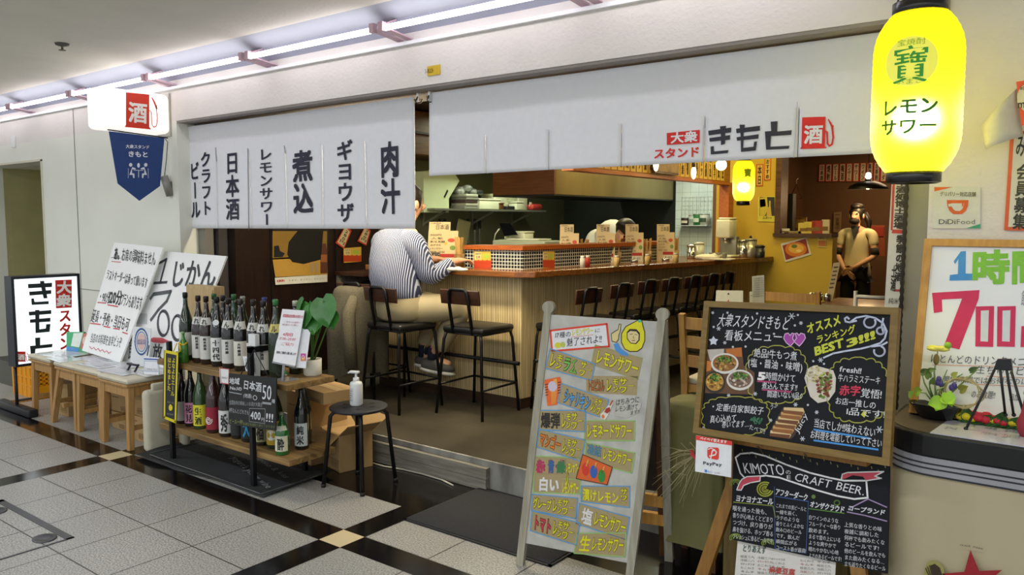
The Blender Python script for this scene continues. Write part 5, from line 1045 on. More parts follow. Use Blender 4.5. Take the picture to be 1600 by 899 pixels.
def discp(t, x, y, z, h, r, face):
    mb = MB(); mb.flat = True; ps = [V3((x + math.cos(face - .2 + math.cos(k) * .03 / r) * r * 1.03, y + math.sin(face - .2 + math.cos(k) * .03 / r) * r * 1.03, z + h * .2 + math.sin(k) * .03)) for k in [2 * PI * i / 20 for i in range(20)]]
    ce_ = V3((x + math.cos(face - .2) * r * 1.03, y + math.sin(face - .2) * r * 1.03, z + h * .2)); mb.add(ps + [ce_], [(i, (i + 1) % 20, 20) for i in range(20)]); mb.build('disc_print', C('dedcd0'), t)
for u, v, h, r, gc, lc, lb, tx, cap, tc in lo:
    q = aZ(u, v - 3, LZ_); q.y = min(max(q.y, 2.61), 2.81)
    bottle(q.x, q.y, LZ_, h, r, gc, lc, cap, None, tx, tc or '2a2a2a', lb, (.06, .34), grp='sake bottles on the lower shelf', extra=spiral if 'spiral' in lb else discp if 'white disc' in lb else None)
q = aZ(451, 707, LZ_); bottle(q.x, 2.605, LZ_, .235, .038, '1f6a2e', 'cfcfb8', '8fa08c', 'c9cdbb', '酔', lb='short bright green bottle in front at the right end of the lower shelf', grp='sake bottles on the lower shelf', ls=(.1, .4))
# small green bottle with cord at upper left
q = aY(288, 585, 2.585); t = bottle(q.x, 2.585, UZ, .19, .03, '3f7a2a', None, '7fb06a', None, None, lb='small green bottle tied with a yellow cord at the left end of the upper shelf')
mb = MB(); c = V3((q.x, 2.585, UZ)); mb.tube([c + V3((math.cos(a) * .026, math.sin(a) * .026, .118 + .006 * math.sin(3 * a))) for a in [2 * PI * i / 16 for i in range(16)]], .004, 6, closed=True); mb.tube([c + V3((-.02, -.03, .12)), c + V3((-.035, -.045, .07)), c + V3((-.03, -.04, .03))], .004, 6); mb.tube([c + V3((.01, -.03, .12)), c + V3((.035, -.04, .09)), c + V3((.03, -.04, .075)), c + V3((-.01, -.04, .07))], .004, 6); mb.ball(c + V3((-.032, -.035, .025)), (.02, .018, .026), 12, 8); mb.build('yellow_cord', C('d9b41e'), t)
# wooden gift box
a, b = aY(293, 445, 2.8), aY(336, 445, 2.8); t = thing('wooden_box', 'tall pale wooden box standing behind the upper bottles', 'box', ((a.x + b.x) / 2, 2.83, UZ)); mb = MB(); mb.bb(a.x, b.x, 2.79, 2.865, UZ, a.z); mb.build('box_body', wood('kiri_wood', 'c4aa7d', 'b0956a', 2, .6), t); mb = MB(); mb.bb(a.x + .01, b.x - .01, 2.785, 2.789, UZ + .02, a.z - .02); mb.build('sliding_lid', wood('kiri_wood', 'c4aa7d'), t)
# white carton, tags, acrylic stand, eraser
a, b = aY(388.5, 522, 2.575), aY(399, 522, 2.575); t = thing('paper_carton', 'small white printed carton in front of the upper bottles', 'carton', ((a.x + b.x) / 2, 2.6, UZ)); mb = MB(); mb.bb(a.x, b.x, 2.572, 2.60, UZ, a.z); mb.build('carton', C('d9dbdd'), t); p = Pn((a.x, 2.572, UZ), (1, 0, 0), (0, 0, 1), None)
for k in range(3): p.text('清酒大吟醸', (.006 + k * .018, .03), (.02 + k * .018, .03), (.006 + k * .018, .17), '4a4c52', vert=True)
p.done(t)
t, p = plac([(380, 557), (394, 556), (396, 582), (385, 580)], (-3.8, 2.56, .7), (0, -1, 0), 'd8dadb', 'small white handwritten tag leaning below the white carton', 'paper_tag', 'tag'); p.text('酒粕', (384, 578), (393, 578), (383, 560), '3a3c42', vert=True); p.done(t)
t, p = plac([(343.5, 575), (358.5, 576.5), (358, 601), (345, 599)], (-4, 2.54, .6), (0, -1, 0), 'dcdcdc', 'white tag with a red edge clipped to the upper board', 'paper_tag', 'tag'); p.line([(344, 575.5), (358, 577), (357.5, 600.5), (345.5, 598.5)], .004, 'b9353a', closed=True); p.text('飲み比べ', (347, 592), (356, 593), (347, 588), '6c6c70'); p.done(t)
n_ = V3((.45, -1, .28)).normalized(); o_ = aY(443, 571, 2.62)
cs = [aP(u, v, o_, n_) for u, v in ((441, 483), (476, 485.5), (461, 573), (426, 566))]; t = thing('acrylic_sign_stand', 'clear acrylic stand holding a white notice with red text on the rack', 'sign', V3((o_.x, o_.y, UZ)))
mb = MB(); p = board(mb, cs, .004, (240, 400, .2669)); mb.build('notice_sheet', C('e4e5ea'), t)
mb = MB(); mb.bar(cs[3], cs[2], .012, .008); a_ = (cs[2] + cs[3]) / 2; mb.bar(a_, V3((a_.x, a_.y - .01, UZ)), .012, .008); mb.bb(a_.x - .05, a_.x + .05, a_.y - .03, a_.y + .06, UZ, UZ + .004); mb.build('stand', M('acrylic', 'c9cdd2', .1, trans=.6, var=0), t)
p.words([('新型感染症対策のお知らせ', (756, 360), (874, 368), (760, 340), 'c4485a', dict(bold=.02)), ('ご来店のお客様へ', (765, 392), (860, 398), (768, 380), 'b98a92', {}), ('検温のお願い', (752, 408), (850, 414), (755, 396), 'b98a92', {}), ('4月1日', (756, 470), (816, 474), (760, 448), 'cf5a6a', dict(bold=.02)), ('17:00~20:00', (736, 494), (830, 500), (740, 472), 'cf5a6a', {}), ('ご協力', (744, 524), (820, 530), (748, 504), 'cf5a6a', {}), ('皆様のご理解をお願い致します', (718, 572), (834, 584), (722, 556), '2a2a30', dict(bold=.02))]); p.done(t)
o2 = o_ + V3((.06, .05, 0))
t, p = plac([(468, 514), (486, 515.5), (478, 576), (459, 574)], o2, n_, 'dfe1e6', 'white card with a small colourful square behind the acrylic notice', 'info_card', 'card', frame=(240, 400, .2669)); p.rect((862, 572), (892, 616), 'c14f9a', 1); p.rect((866, 594), (888, 614), 'e09a3c', 2); p.arc((877, 594), 7, 10, 0, 2 * PI, .003, 'f0eef2', 3); p.done(t)
t, p = plac([(474, 499.5), (484, 499.5), (474, 541), (466, 541)], o2 + V3((.03, .03, 0)), n_, '2f9a66', 'green card sticking up behind the acrylic notice', 'info_card', 'card', frame=(240, 400, .2669)); p.text('認', (872, 420), (888, 420), (872, 395), 'dfeee6'); p.rect((866, 425), (894, 432), 'dfeee6'); p.done(t)
t, p = plac([(433, 500), (438, 500), (434, 540), (426, 540)], o_ + V3((-.03, .05, 0)), n_, 'c24a6a', 'pink card edge behind the left of the acrylic notice', 'info_card', 'card'); p.rect((431, 520), (435, 526), 'e6d6dc'); p.done(t)
a = aZ(430, 587, UZ); t = thing('board_eraser', 'bright green whiteboard eraser on the right front corner of the rack', 'eraser', a); mb = MB(); mb.rbox(a + V3((0, .02, .014)), (.1, .04, .024), .004); mb.build('grip', C('27ad5a'), t); mb = MB(); mb.rbox(a + V3((.0, .02, .003)), (.105, .045, .006), .002); mb.build('felt', C('cfd6cf'), t)
# --- potted plant
a = aZ(487, 579, UZ); a.y = 2.80; a.x = aY(488, 560, 2.8).x; t = thing('potted_plant', 'green big-leaved plant in a white pot at the right end of the rack', 'plant', (a.x, a.y, UZ)); c = V3((a.x, a.y, UZ))
mb = MB(); mb.lathe([(.042, 0), (.05, .01), (.052, .095), (.047, .095), (.045, .085), (.001, .085)], c, 24); mb.build('pot', C('d2d0c4'), t); mb = MB(); mb.lathe([(.046, .084), (.03, .088), (.001, .088)], c, 16); mb.build('soil', C('3a2c20'), t)
leafm = M('leaf_green', '235e20', .35, col2='3d8030', scale=9, spec=.6)
def leaf(mb, base, tip, w, nrm, cup=.12, n=8):
    base, tip = V3(base), V3(tip); d = tip - base; L = d.length; d.normalize(); s = d.cross(V3(nrm)).normalized(); k = s.cross(d); vs = []; prof = [-.12, .0, .12, .3, .5, .7, .87, 1.0]; wd = [.35, .8, .98, 1.0, .85, .58, .28, .0]
    for f, q in zip(prof, wd):
        for e in (-1, -.5, 0, .5, 1): vs.append(base + d * (f * L + (.16 * L * abs(e) * (-1 if f < .1 else 0)) * .6) + s * e * q * w / 2 + k * (-cup * L * (f - .3) ** 2 - .10 * w * (1 - abs(e)) + .03 * w * math.sin(9 * f) * abs(e)))
    fs = [(i * 5 + j, i * 5 + j + 1, (i + 1) * 5 + j + 1, (i + 1) * 5 + j) for i in range(len(prof) - 1) for j in range(4)]
    mb.add(vs, fs, True)
for (u0, v0, u1, v1, w, nr) in ((503, 470, 512, 512, .16, (.35, -1, .35)), (478, 478, 474, 516, .14, (-.1, -1, .3)), (492, 482, 488, 524, .17, (.2, -1, .1)), (470, 470, 459, 498, .12, (-.5, -1, .4)), (515, 492, 520, 515, .10, (.6, -.8, .2))):
    y = 2.76 + random.uniform(-.03, .03); b0, t0_ = aY(u0, v0, y), aY(u1, v1, y - .03); mb = MB(); leaf(mb, b0, t0_, w, nr); o = mb.build('leaf', leafm, t)
    mb = MB(); mb.tube([c + V3((random.uniform(-.02, .02), 0, .08)), (c + b0) / 2 + V3((0, .03, .07)), b0 + V3((0, .008, 0))], [.005, .004, .003], 6); mb.build('stem', C('4d7a38'), t)
# --- hanging signs on the rack
t, p = plac([(358.3, 583.5), (432.6, 591), (431.5, 673), (358, 663)], (-4, 2.505, .5), (0, -1, 0), '1c1e1f', 'black hanging chalkboard advertising sake priced at 400 yen on the rack', 'chalkboard_sign', 'chalkboard', frame=(340, 570, .1335), th=.008)
mb = MB(); r0 = aY(397, 547, 2.515); mb.tube([aY(376, 586, 2.508), r0, aY(420, 590, 2.508)], .003, 6); mb.build('cord', M('easel_black', '1d1e24'), t)
Wc = 'c9cdd2'
p.words([('地域', (140, 232), (262, 238), (142, 150), Wc, dict(bold=.02, jit=.05)), ('No.1の', (148, 296), (290, 312), (152, 244), Wc, dict(jit=.05, bold=.02)), ('日本酒', (300, 290), (518, 330), (306, 172), Wc, dict(bold=.02, jit=.05)), ('50', (522, 432), (636, 446), (530, 190), Wc, dict(bold=.01)), ('種', (636, 450), (676, 456), (638, 400), Wc, {}), ('(地酒)', (306, 388), (404, 398), (308, 332), Wc, {}), ('○', (412, 420), (478, 428), (412, 345), Wc, {}), ('全国各地の美味しいお酒が大集合', (140, 468), (528, 500), (142, 412), '9aa0a2', dict(jit=.1)), ('1杯なんとどれでも', (140, 560), (372, 596), (142, 500), 'a9aeb2', dict(jit=.08)), ('400', (386, 648), (508, 664), (392, 522), Wc, dict(bold=.02)), ('円', (512, 664), (552, 670), (514, 616), Wc, {}), ('!!!', (566, 680), (660, 694), (572, 540), Wc, dict(bold=.01)), ('ビール一杯!', (140, 690), (300, 706), (142, 630), '8f9a5a', {}), ('各種日本酒取り揃えております', (300, 708), (676, 752), (302, 672), '6f7d4c', dict(jit=.06))])
p.line([(376, 512), (560, 518), (556, 690), (374, 666)], .002, 'a9aeb2', closed=True); p.line([(528, 440), (630, 452)], .003, Wc); p.line([(528, 454), (630, 466)], .003, Wc)
p.line([(140 + i * 12, 316 + (10 if i % 2 else 0) + i * 2.2) for i in range(13)], .003, Wc); p.done(t)
t, p = plac([(257, 547.5), (279, 552), (275.5, 662), (255, 654)], (-4.6, 2.515, .5), (0, -1, 0), '23242a', 'narrow black hanging sign with a yellow border on the left rack post', 'hanging_sign', 'sign', frame=(150, 540, .2003), th=.01)
p.line([(541, 46), (636, 66), (620, 596), (535, 562)], .018, 'd6c71e', 0, closed=True)
p.words([('よなよなエール', (586, 394), (614, 400), (596, 92), 'd6c71e', dict(vert=True, bold=.02)), ('はじめました', (558, 352), (586, 360), (562, 88), 'd6c71e', dict(vert=True, bold=.02)), ('生ビール', (560, 448), (610, 456), (560, 432), 'a8a28a', {}), ('あります', (556, 540), (608, 550), (556, 524), 'a8a28a', {})]); p.disc((584, 486), 15, 24, 'd6c71e', 1); p.poly([(572, 470), (584, 456), (590, 474)], 'd6c71e', 2); p.done(t)
# --- black mat below the rack
mc = [(-4.80, 2.44), (-4.79, 2.80), (-4.6, 2.92), (-3.52, 2.90), (-3.55, 2.46), (-3.9, 2.445), (-4.3, 2.43)]
mb = MB(); nx, ny = 30, 12; vs = []
for i in range(nx + 1):
    for j in range(ny + 1):
        x = -4.8 + 1.26 * i / nx; y = 2.43 + .48 * j / ny + .02 * math.sin(x * 3); e = min(i, nx - i, (j) * 1.0, ny - j); z = .006 + (.012 if e < 1 else 0) * (1 + math.sin(x * 9 + y * 5)) + .003 * math.sin(x * 14) * math.sin(y * 20)
        vs.append((x, y, max(z, .004)))
mb.add(vs, [(i * (ny + 1) + j, (i + 1) * (ny + 1) + j, (i + 1) * (ny + 1) + j + 1, i * (ny + 1) + j + 1) for i in range(nx) for j in range(ny)], True)
t = thing('floor_mat', 'black mat with faded chalk script under the bottle rack', 'mat', (-4.17, 2.67, 0)); o = mb.build('sheet', M('mat_black', '2b2c2f', .75, var=.2, scale=6), t); s = o.modifiers.new('thick', 'SOLIDIFY'); s.thickness = .003
p = Pn((-4.8, 2.43, .014), (1, 0, 0), (0, 1, 0), None); ch = '8d9092'
p.line([(.06, .04), (.4, .03), (.75, .035), (1.22, .03)], .006, ch); p.line([(1.23, .03), (1.23, .44)], .006, '6f7274'); p.line([(.03, .06), (.04, .4)], .005, '6f7274')
p.text("yogurt's yellow wine", (.52, .30), (1.18, .09), (.54, .36), ch, jit=.1); p.text('Kimono & kiss', (.6, .40), (1.12, .26), (.62, .45), '6f7274', jit=.1); p.done(t, 'chalk_script')
# ================================================================== black stool with the dispenser, boxes, plank
c = V3((-3.30, 2.92, 0)); sh_ = .45
t = thing('round_stool', 'black round pipe stool carrying a white pump bottle', 'stool', c)
mb = MB(); mb.lathe([(.0, sh_ - .02), (.15, sh_ - .02), (.162, sh_ - .012), (.162, sh_ - .004), (.155, sh_), (.0, sh_)], c, 32); mb.build('seat', M('stool_seat_black', '26272b', .5, var=.1), t)
mb = MB(); mb.flat = True
for k in range(6): a = k * PI / 3 + .3; q = c + V3((math.cos(a) * .085, math.sin(a) * .085, sh_ + .001)); mb.add([q + V3((math.cos(b) * .016, math.sin(b) * .016, 0)) for b in [2 * PI * i / 12 for i in range(12)]], [list(range(12))])
mb.build('seat_holes', C('0c0c0e'), t)
for k in range(4):
    a = R(232 + 90 * k); d = V3((math.cos(a), math.sin(a), 0)); mb = MB(); mb.tube([c + d * .08 + V3((0, 0, sh_ - .03)), c + d * .135 + V3((0, 0, sh_ - .03)), c + d * .155 + V3((0, 0, sh_ - .05)), c + d * .2], .0115, 10); o = mb.build('leg', M('black_metal', '1c1c1e'), t); mb = MB(); mb.tube([c + d * .2, c + d * .199 + V3((0, 0, .02))], .0135, 10); mb.build('rubber_foot', C('141416'), o)
q = aZ(557, 633, sh_); t = thing('pump_bottle', 'white hand sanitizer pump bottle standing on the black stool', 'bottle', q); wpl = M('white_plastic', 'dcdfe0', .35, var=.02)
mb = MB(); mb.lathe([(.033, 0), (.036, .006), (.036, .118), (.032, .13), (.014, .138)], q, 24); mb.build('bottle_body', wpl, t); mb = MB(); mb.lathe([(.017, .134), (.017, .155), (.007, .157), (.006, .178)], q, 18); mb.build('pump_collar', wpl, t)
mb = MB(); mb.rbox(q + V3((-.008, -.004, .186)), (.058, .024, .015), .006, R(20)); mb.tube([q + V3((-.03, -.012, .186)), q + V3((-.045, -.018, .178))], .005, 8); mb.build('pump_head', wpl, t)
mb = MB(); mb.lathe([(.0365, .02), (.0365, .1)], q, 12, cap=False, a0=-2.6, a1=-1.2); mb.build('label', C('c4c9cc'), t)
mb = MB(); mb.flat = True
for i in range(5): mb.lathe([(.037, .03 + i * .013), (.037, .036 + i * .013)], q, 8, cap=False, a0=-2.45, a1=-1.4 - .12 * (i % 2))
mb.build('printing', C('8f969b'), t)
carton(-3.62, 3.11, 0, .22, .22, .22, 'open cardboard box on the floor behind the round stool', R(-14), True, mark='ワレモノ')
carton(-3.90, 3.11, 0, .28, .26, .43, 'tall closed cardboard box half hidden behind the rack', R(-8))
carton(-3.66, 2.985, .434, .34, .22, .07, 'flat cardboard box with a red stripe resting on a taller box', R(-10))
t = thing('wooden_plank', 'weathered grey plank leaning against the concrete step', 'plank', (-3.2, 3.26, 0)); mb = MB(); mb.bb(-3.62, -2.66, 3.255, 3.287, .002, .062); mb.build('board', wood('grey_plank', '8d8a7e', '6a665a', 0, .8), t); mb = MB(); mb.bb(-3.62, -2.66, 3.258, 3.288, .064, .125); mb.build('board', wood('grey_plank', '8d8a7e'), t)
mb = MB(); mb.tube([aZ(u, v, .006) for u, v in ((575, 722), (600, 729), (630, 734), (660, 741), (690, 750), (708, 759))], .005, 6); o = solo('white_cable', mb, C('b9b3a2'), 'thin white cable trailing along the black floor by the step', 'cable')
t = thing('door_mat', 'dark charcoal door mat in front of the concrete step', 'mat', (-2.28, 2.98, 0)); mb = MB(); mb.rbox((-2.28, 2.985, .006), (.86, .58, .011), .004); mb.build('carpet', M('mat_charcoal', '26272b', .95, var=.2, scale=90, bump=.3, bscale=300), t); mb = MB(); mb.bb(-2.72, -1.84, 2.685, 2.70, 0, .007); mb.bb(-2.72, -1.84, 3.27, 3.285, 0, .007); mb.bb(-2.72, -2.705, 2.685, 3.285, 0, .007); mb.bb(-1.855, -1.84, 2.685, 3.285, 0, .007); mb.build('rubber_edge', C('16171a'), t)
# --- wall decorations on the dark wall, coat
XW = -5.488
t, p = plac([(424, 340), (515, 352), (511, 438), (430, 446)], (XW, 4.3, 1), (1, 0, 0), '1d1a18', 'drinks poster with glasses and a dark shape on the brown wall', 'wall_poster', 'poster', frame=(290, 340, .19375), th=.003)
p.poly([(700, 330), (1140, 300), (1144, 460), (722, 480)], 'b98f3c', 0); p.poly([(700, 110), (1140, 110), (1140, 320), (700, 340)], '8a6a2a', 0); p.poly([(830, 200), (900, 110), (1110, 110), (1090, 340), (950, 376), (860, 360), (818, 300)], '141312', 1); p.poly([(712, 230), (750, 225), (760, 270), (800, 290), (780, 320), (712, 322)], '15171c', 1)
p.poly([(1086, 350), (1092, 270), (1104, 210), (1130, 210), (1142, 270), (1142, 450), (1086, 452)], '5d3322', 1); p.rect((1090, 300), (1140, 360), '9b5d34', 2)
for x in (1002, 1042): p.poly([(x, 370), (x + 30, 366), (x + 26, 440), (x + 4, 442)], 'a58a6b', 2)
p.poly([(718, 486), (1142, 460), (1142, 520), (724, 544)], 'd9d6cc', 1); p.text('KIRIN', (736, 526), (796, 520), (736, 500), 'b0202a', bold=.04); p.text('うまさ、まっすぐ。のどごし', (826, 516), (1120, 496), (826, 502), '6b6660'); p.done(t, 'picture')
for i, (px, lb) in enumerate((([(540, 352), (549, 361), (537, 389), (524, 380)], 'tilted price strip with a red edge, left one on the brown wall'), ([(571, 352), (579, 361), (572, 384), (558, 377)], 'tilted price strip with a red edge nearest the customer'))):
    t, p = plac(px, (XW, 4.6, 1), (1, 0, 0), 'c33a24', lb, 'price_strip', 'price strip', 'tilted price strips on the dark wall'); (a0, b0), (a1, b1), (a2, b2), (a3, b3) = px; mx, my = sum(q[0] for q in px) / 4, sum(q[1] for q in px) / 4
    p.poly([(mx + (x - mx) * .78, my + (y - my) * .86) for x, y in px], 'c9b98f', 0); ps = [(mx + (x - mx) * .6, my + (y - my) * .75) for x, y in px]; p.text('280円', ps[3], ps[2], ps[0], '33261c', vert=True, bold=.02); p.done(t)
beer_card([(536.5, 388), (564, 386), (564, 409), (537, 411)], V3((XW, 4.7, 1)), V3((1, 0, 0)), 'gold and red menu card on the dark wall left of the customer')
t = thing('wall_shelf', 'small dark shelf with bags behind the customer', 'shelf', (-5.3, 4.85, .8)); mb = MB(); mb.bb(-5.49, -5.12, 4.60, 5.10, 1.0, 1.03); mb.build('board', walnut, t); mb = MB(); mb.bb(-5.49, -5.45, 4.62, 5.1, .7, 1.0); mb.build('back_board', wood('grey_plank', '8d8a7e'), t)
t = thing('bag', 'dark bag lying below the wall shelf behind the customer', 'bag', (-5.28, 4.85, .74)); mb = MB(); mb.ball((-5.28, 4.85, .85), (.13, .2, .1), 14, 10); mb.build('bag_body', M('bag_dark', '20242c', .6, var=.3, scale=14), t); mb = MB(); mb.tube([(-5.18, 4.75, .9), (-5.14, 4.8, .97), (-5.14, 4.9, .97), (-5.18, 4.95, .9)], .01, 6); mb.build('handle', M('easel_black', '1d1e24'), t)
mb = MB(); mb.bb(-5.46, -5.1, 4.65, 5.05, .16, .735); solo('storage_cabinet', mb, brownw, 'low dark cabinet below the wall shelf', 'cabinet', bevel=.01)
# tweed coat hung on a stool at the left end of the counter
dup(st, (-4.45, 4.08, .16), R(4), 'black bar stool hidden under the hanging tweed coat', 'bar stools at the counter')
t = thing('tweed_coat', 'brown grey tweed coat draped over a bar stool left of the customer', 'coat', (-4.56, 3.75, .36)); cm_ = M('tweed', '6a6350', .95, col2='4f4a3c', scale=140, bump=.3, bscale=220, detail=2)
pr = [(515, 585), (505, 565), (512, 520), (522, 470), (535, 444), (560, 440), (585, 444), (600, 452), (612, 470), (612, 540), (606, 592), (585, 597), (548, 590)]
mb = MB(); mb.smooth = True; rows = 16; cols = 40; vs = []; cc_ = V3((-4.45, 3.95, 0))
for j in range(rows + 1):
    f = j / rows; z = 1.0 - .66 * f; w = .17 + .06 * min(1, f * 2.5) ** .7 - .02 * f; d = .15 + .09 * min(1, f * 2) ** .8
    for i in range(cols):
        a = 2 * PI * i / cols; fo = 1 + (.06 + .05 * f) * math.sin(a * 5 + 1) * f ** .5 + .05 * math.sin(a * 9 + f * 2) * f; x = math.cos(a) * w * fo; y = math.sin(a) * d * fo; ca, sa = math.cos(R(18)), math.sin(R(18)); ww = f
        dz = -.05 * f * math.sin(a * 2 + .5)
        vs.append(cc_ + V3((x * ca - y * sa, x * sa + y * ca, z + dz)))
vs.append(cc_ + V3((0, 0, 1.005)))
mb.add(vs, [(j * cols + i, j * cols + (i + 1) % cols, (j + 1) * cols + (i + 1) % cols, (j + 1) * cols + i) for j in range(rows) for i in range(cols)] + [(i, (i + 1) % cols, len(vs) - 1) for i in range(cols)], True)
o = mb.build('cloth_body', cm_, t); s = o.modifiers.new('sub', 'SUBSURF'); s.render_levels = 1
mb = MB(); b = cc_ + V3((.12, -.2, .93)); mb.tube([b + V3((-.0, .05, 0)), b + V3((.02, -.02, -.12)), b + V3((.035, -.03, -.3)), b + V3((.045, -.02, -.5))], [.03, .05, .05, .045], 14); mb.build('sleeve', cm_, t)
# ================================================================== lantern
def lantern(c, r, h, power, lb, cat_name='paper_lantern', big=True):
    c = V3(c); t = thing(cat_name, lb, 'lantern', c - V3((0, 0, h / 2 + .03)))
    prof = []; N = 46 if big else 30
    for i in range(N + 1):
        f = i / N; z = (f - .5) * h; k = abs(2 * f - 1); rr = r * (1 - max(0, (k - .45) / .55) ** 2.4 * .42); prof.append((rr * (1 + (.012 if i % 2 else 0)), z))
    mb = MB(); mb.lathe(prof, c, 40, cap=False)
    m = bpy.data.materials.get('lantern_paper')
    if not m:
        m = bpy.data.materials.new('lantern_paper'); m.use_nodes = True; tt = m.node_tree; tt.nodes.clear()
        a = nd(tt, 'ShaderNodeBsdfTranslucent'); a.inputs[0].default_value = (.98, .88, .035, 1); d = nd(tt, 'ShaderNodeBsdfDiffuse'); d.inputs[0].default_value = (.9, .8, .02, 1)
        x = nd(tt, 'ShaderNodeMixShader'); x.inputs[0].default_value = .25; tt.links.new(a.outputs[0], x.inputs[1]); tt.links.new(d.outputs[0], x.inputs[2])
        e = nd(tt, 'ShaderNodeEmission'); e.inputs[0].default_value = (1, .9, .0, 1); e.inputs[1].default_value = .15
        rf = nd(tt, 'ShaderNodeBsdfRefraction'); rf.inputs['Color'].default_value = (1, .97, .6, 1); rf.inputs['Roughness'].default_value = .85; rf.inputs['IOR'].default_value = 1.25; x2 = nd(tt, 'ShaderNodeMixShader'); x2.inputs[0].default_value = .4; tt.links.new(x.outputs[0], x2.inputs[1]); tt.links.new(rf.outputs[0], x2.inputs[2])
        ad = nd(tt, 'ShaderNodeAddShader'); tt.links.new(x2.outputs[0], ad.inputs[0]); tt.links.new(e.outputs[0], ad.inputs[1])
        o = nd(tt, 'ShaderNodeOutputMaterial'); tt.links.new(ad.outputs[0], o.inputs[0])
    mb.build('paper_shade', m, t)
    cap_ = M('lantern_cap', '17181a', .25, spec=.7)
    for s in (-1, 1):
        mb = MB(); z = s * h / 2; mb.lathe([(r * .60, z - .012 * (1 if s > 0 else 1)), (r * .62, z - .012), (r * .62, z + .014 + (.012 if s < 0 else .016)), (r * .55, z + .03), (r * .5, z)] if s > 0 else [(r * .5, z), (r * .55, z - .03), (r * .62, z - .026), (r * .62, z + .012), (r * .58, z + .012)], c, 30, cap=False); mb.build('cap_ring', cap_, t)
    mb = MB(); mb.tube([c + V3((math.cos(a) * r * .55, 0, h / 2 + .02 + math.sin(a) * r * .55)) for a in [PI * i / 12 for i in range(13)]], .003 if big else .002, 6); mb.build('bail', cap_, t)
    mb = MB(); b = c - V3((0, 0, h * .14)); mb.ball(b, r * .26, 14, 10); mb.build('bulb', emission('bulb_' + str(big), (1, .97, .78), 60), t)
    mb = MB(); mb.tube([b, c + V3((0, 0, h / 2 + .05))], .008, 6); mb.build('bulb_socket', cap_, t)
    return t, c
def wrap(t, c, r, items, face):
    """lettering laid on the lantern's round side: (text, height z, half angle, glyph height, colour)"""
    for st, z, aw, gh, col, bold in items:
        mb = MB(); mb.flat = True; n = len(st)
        for i, ch in enumerate(st):
            vs, fs, adv = glyph(ch, bold); o = []; nb = _nb.get((ch, bold), 10 ** 6)
            for gi, (gx, gy) in enumerate(vs):
                a = face - aw + 2 * aw * (i + gx) / n; zz = z + (gy - .38) * gh; rr = c[4](zz) + gi // nb * 5e-5; o.append(V3((c[0] + math.cos(a) * rr, c[1] + math.sin(a) * rr, c[2] + zz)))
            mb.add(o, fs, False)
        mb.build('lettering', M('backlit_' + col, col, .6, var=0, emit=.45), t)
lc = aY(1432.5, 147, 2.93); LR, LH = .136, .53
t, c = lantern(lc, LR, LH, 0, 'big glowing yellow paper lantern with green lettering hanging at the right')
def rad(z): f = abs(2 * z / LH); return LR * (1 - max(0, (f - .45) / .55) ** 2.4 * .42) * 1.02 + .0015
fa = math.atan2(-lc.y, -lc.x) - .16
cc5 = (c.x, c.y, c.z, LH, rad)
mb = MB(); mb.flat = True; ring = [V3((c.x + math.cos(fa + math.cos(k) * .078 / LR) * rad(.085 + math.sin(k) * .078) * .999, c.y + math.sin(fa + math.cos(k) * .078 / LR) * rad(.085 + math.sin(k) * .078) * .999, c.z + .085 + math.sin(k) * .078)) for k in [2 * PI * i / 32 for i in range(32)]]
mid = [V3((c.x + math.cos(fa + math.cos(k) * .04 / LR) * rad(.085), c.y + math.sin(fa + math.cos(k) * .04 / LR) * rad(.085), c.z + .085 + math.sin(k) * .04)) for k in [2 * PI * i / 32 for i in range(32)]]
ctr = V3((c.x + math.cos(fa) * rad(.085), c.y + math.sin(fa) * rad(.085), c.z + .085))
mb.add(ring + mid + [ctr], [(i, (i + 1) % 32, 32 + (i + 1) % 32, 32 + i) for i in range(32)] + [(32 + i, 32 + (i + 1) % 32, 64) for i in range(32)], True)
pale = M('lantern_badge', 'ece85a', .7, var=0, emit=.45); mb.build('badge', pale, t)
cc6 = (c.x, c.y, c.z, LH, lambda z: rad(z) + .002)
wrap(t, cc6, LR, [('寶', .075, .40, .125, '35842e', .012), ('レモン', -.055, .62, .058, '2a5a1c', .035), ('サワー', -.118, .62, .055, '2a5a1c', .035), ('宝焼酎', .145, .3, .022, '7c9a2c', 0), ('いまこ', .022, .3, .02, '7c9a2c', 0)], fa)
point('lantern_bulb_light', c - V3((0, 0, .09)), 20, (1, .95, .12), .045)
t2 = thing('lantern_bracket', 'steel bracket arm and hook holding the big yellow lantern', 'bracket', (c.x, 3.1, c.z + .3)); top = c + V3((0, 0, LH / 2 + .075))
mb = MB(); mb.bar(top + V3((-.005, -.05, .02)), V3((c.x - .01, 3.3, top.z + .03)), .03, .006); mb.build('arm', M('bracket_steel', '8a8a6a', .4, .5), t2); mb = MB(); mb.tube([top + V3((0, 0, .02)), top + V3((.012, 0, .0)), top + V3((0, 0, -.015))], .003, 6); mb.build('hook', M('bracket_steel', '8a8a6a'), t2)
mb = MB(); mb.bb(c.x - .04, c.x + .03, 3.29, 3.3, top.z - .02, top.z + .08); mb.build('wall_plate', M('bracket_steel', '8a8a6a'), t2)
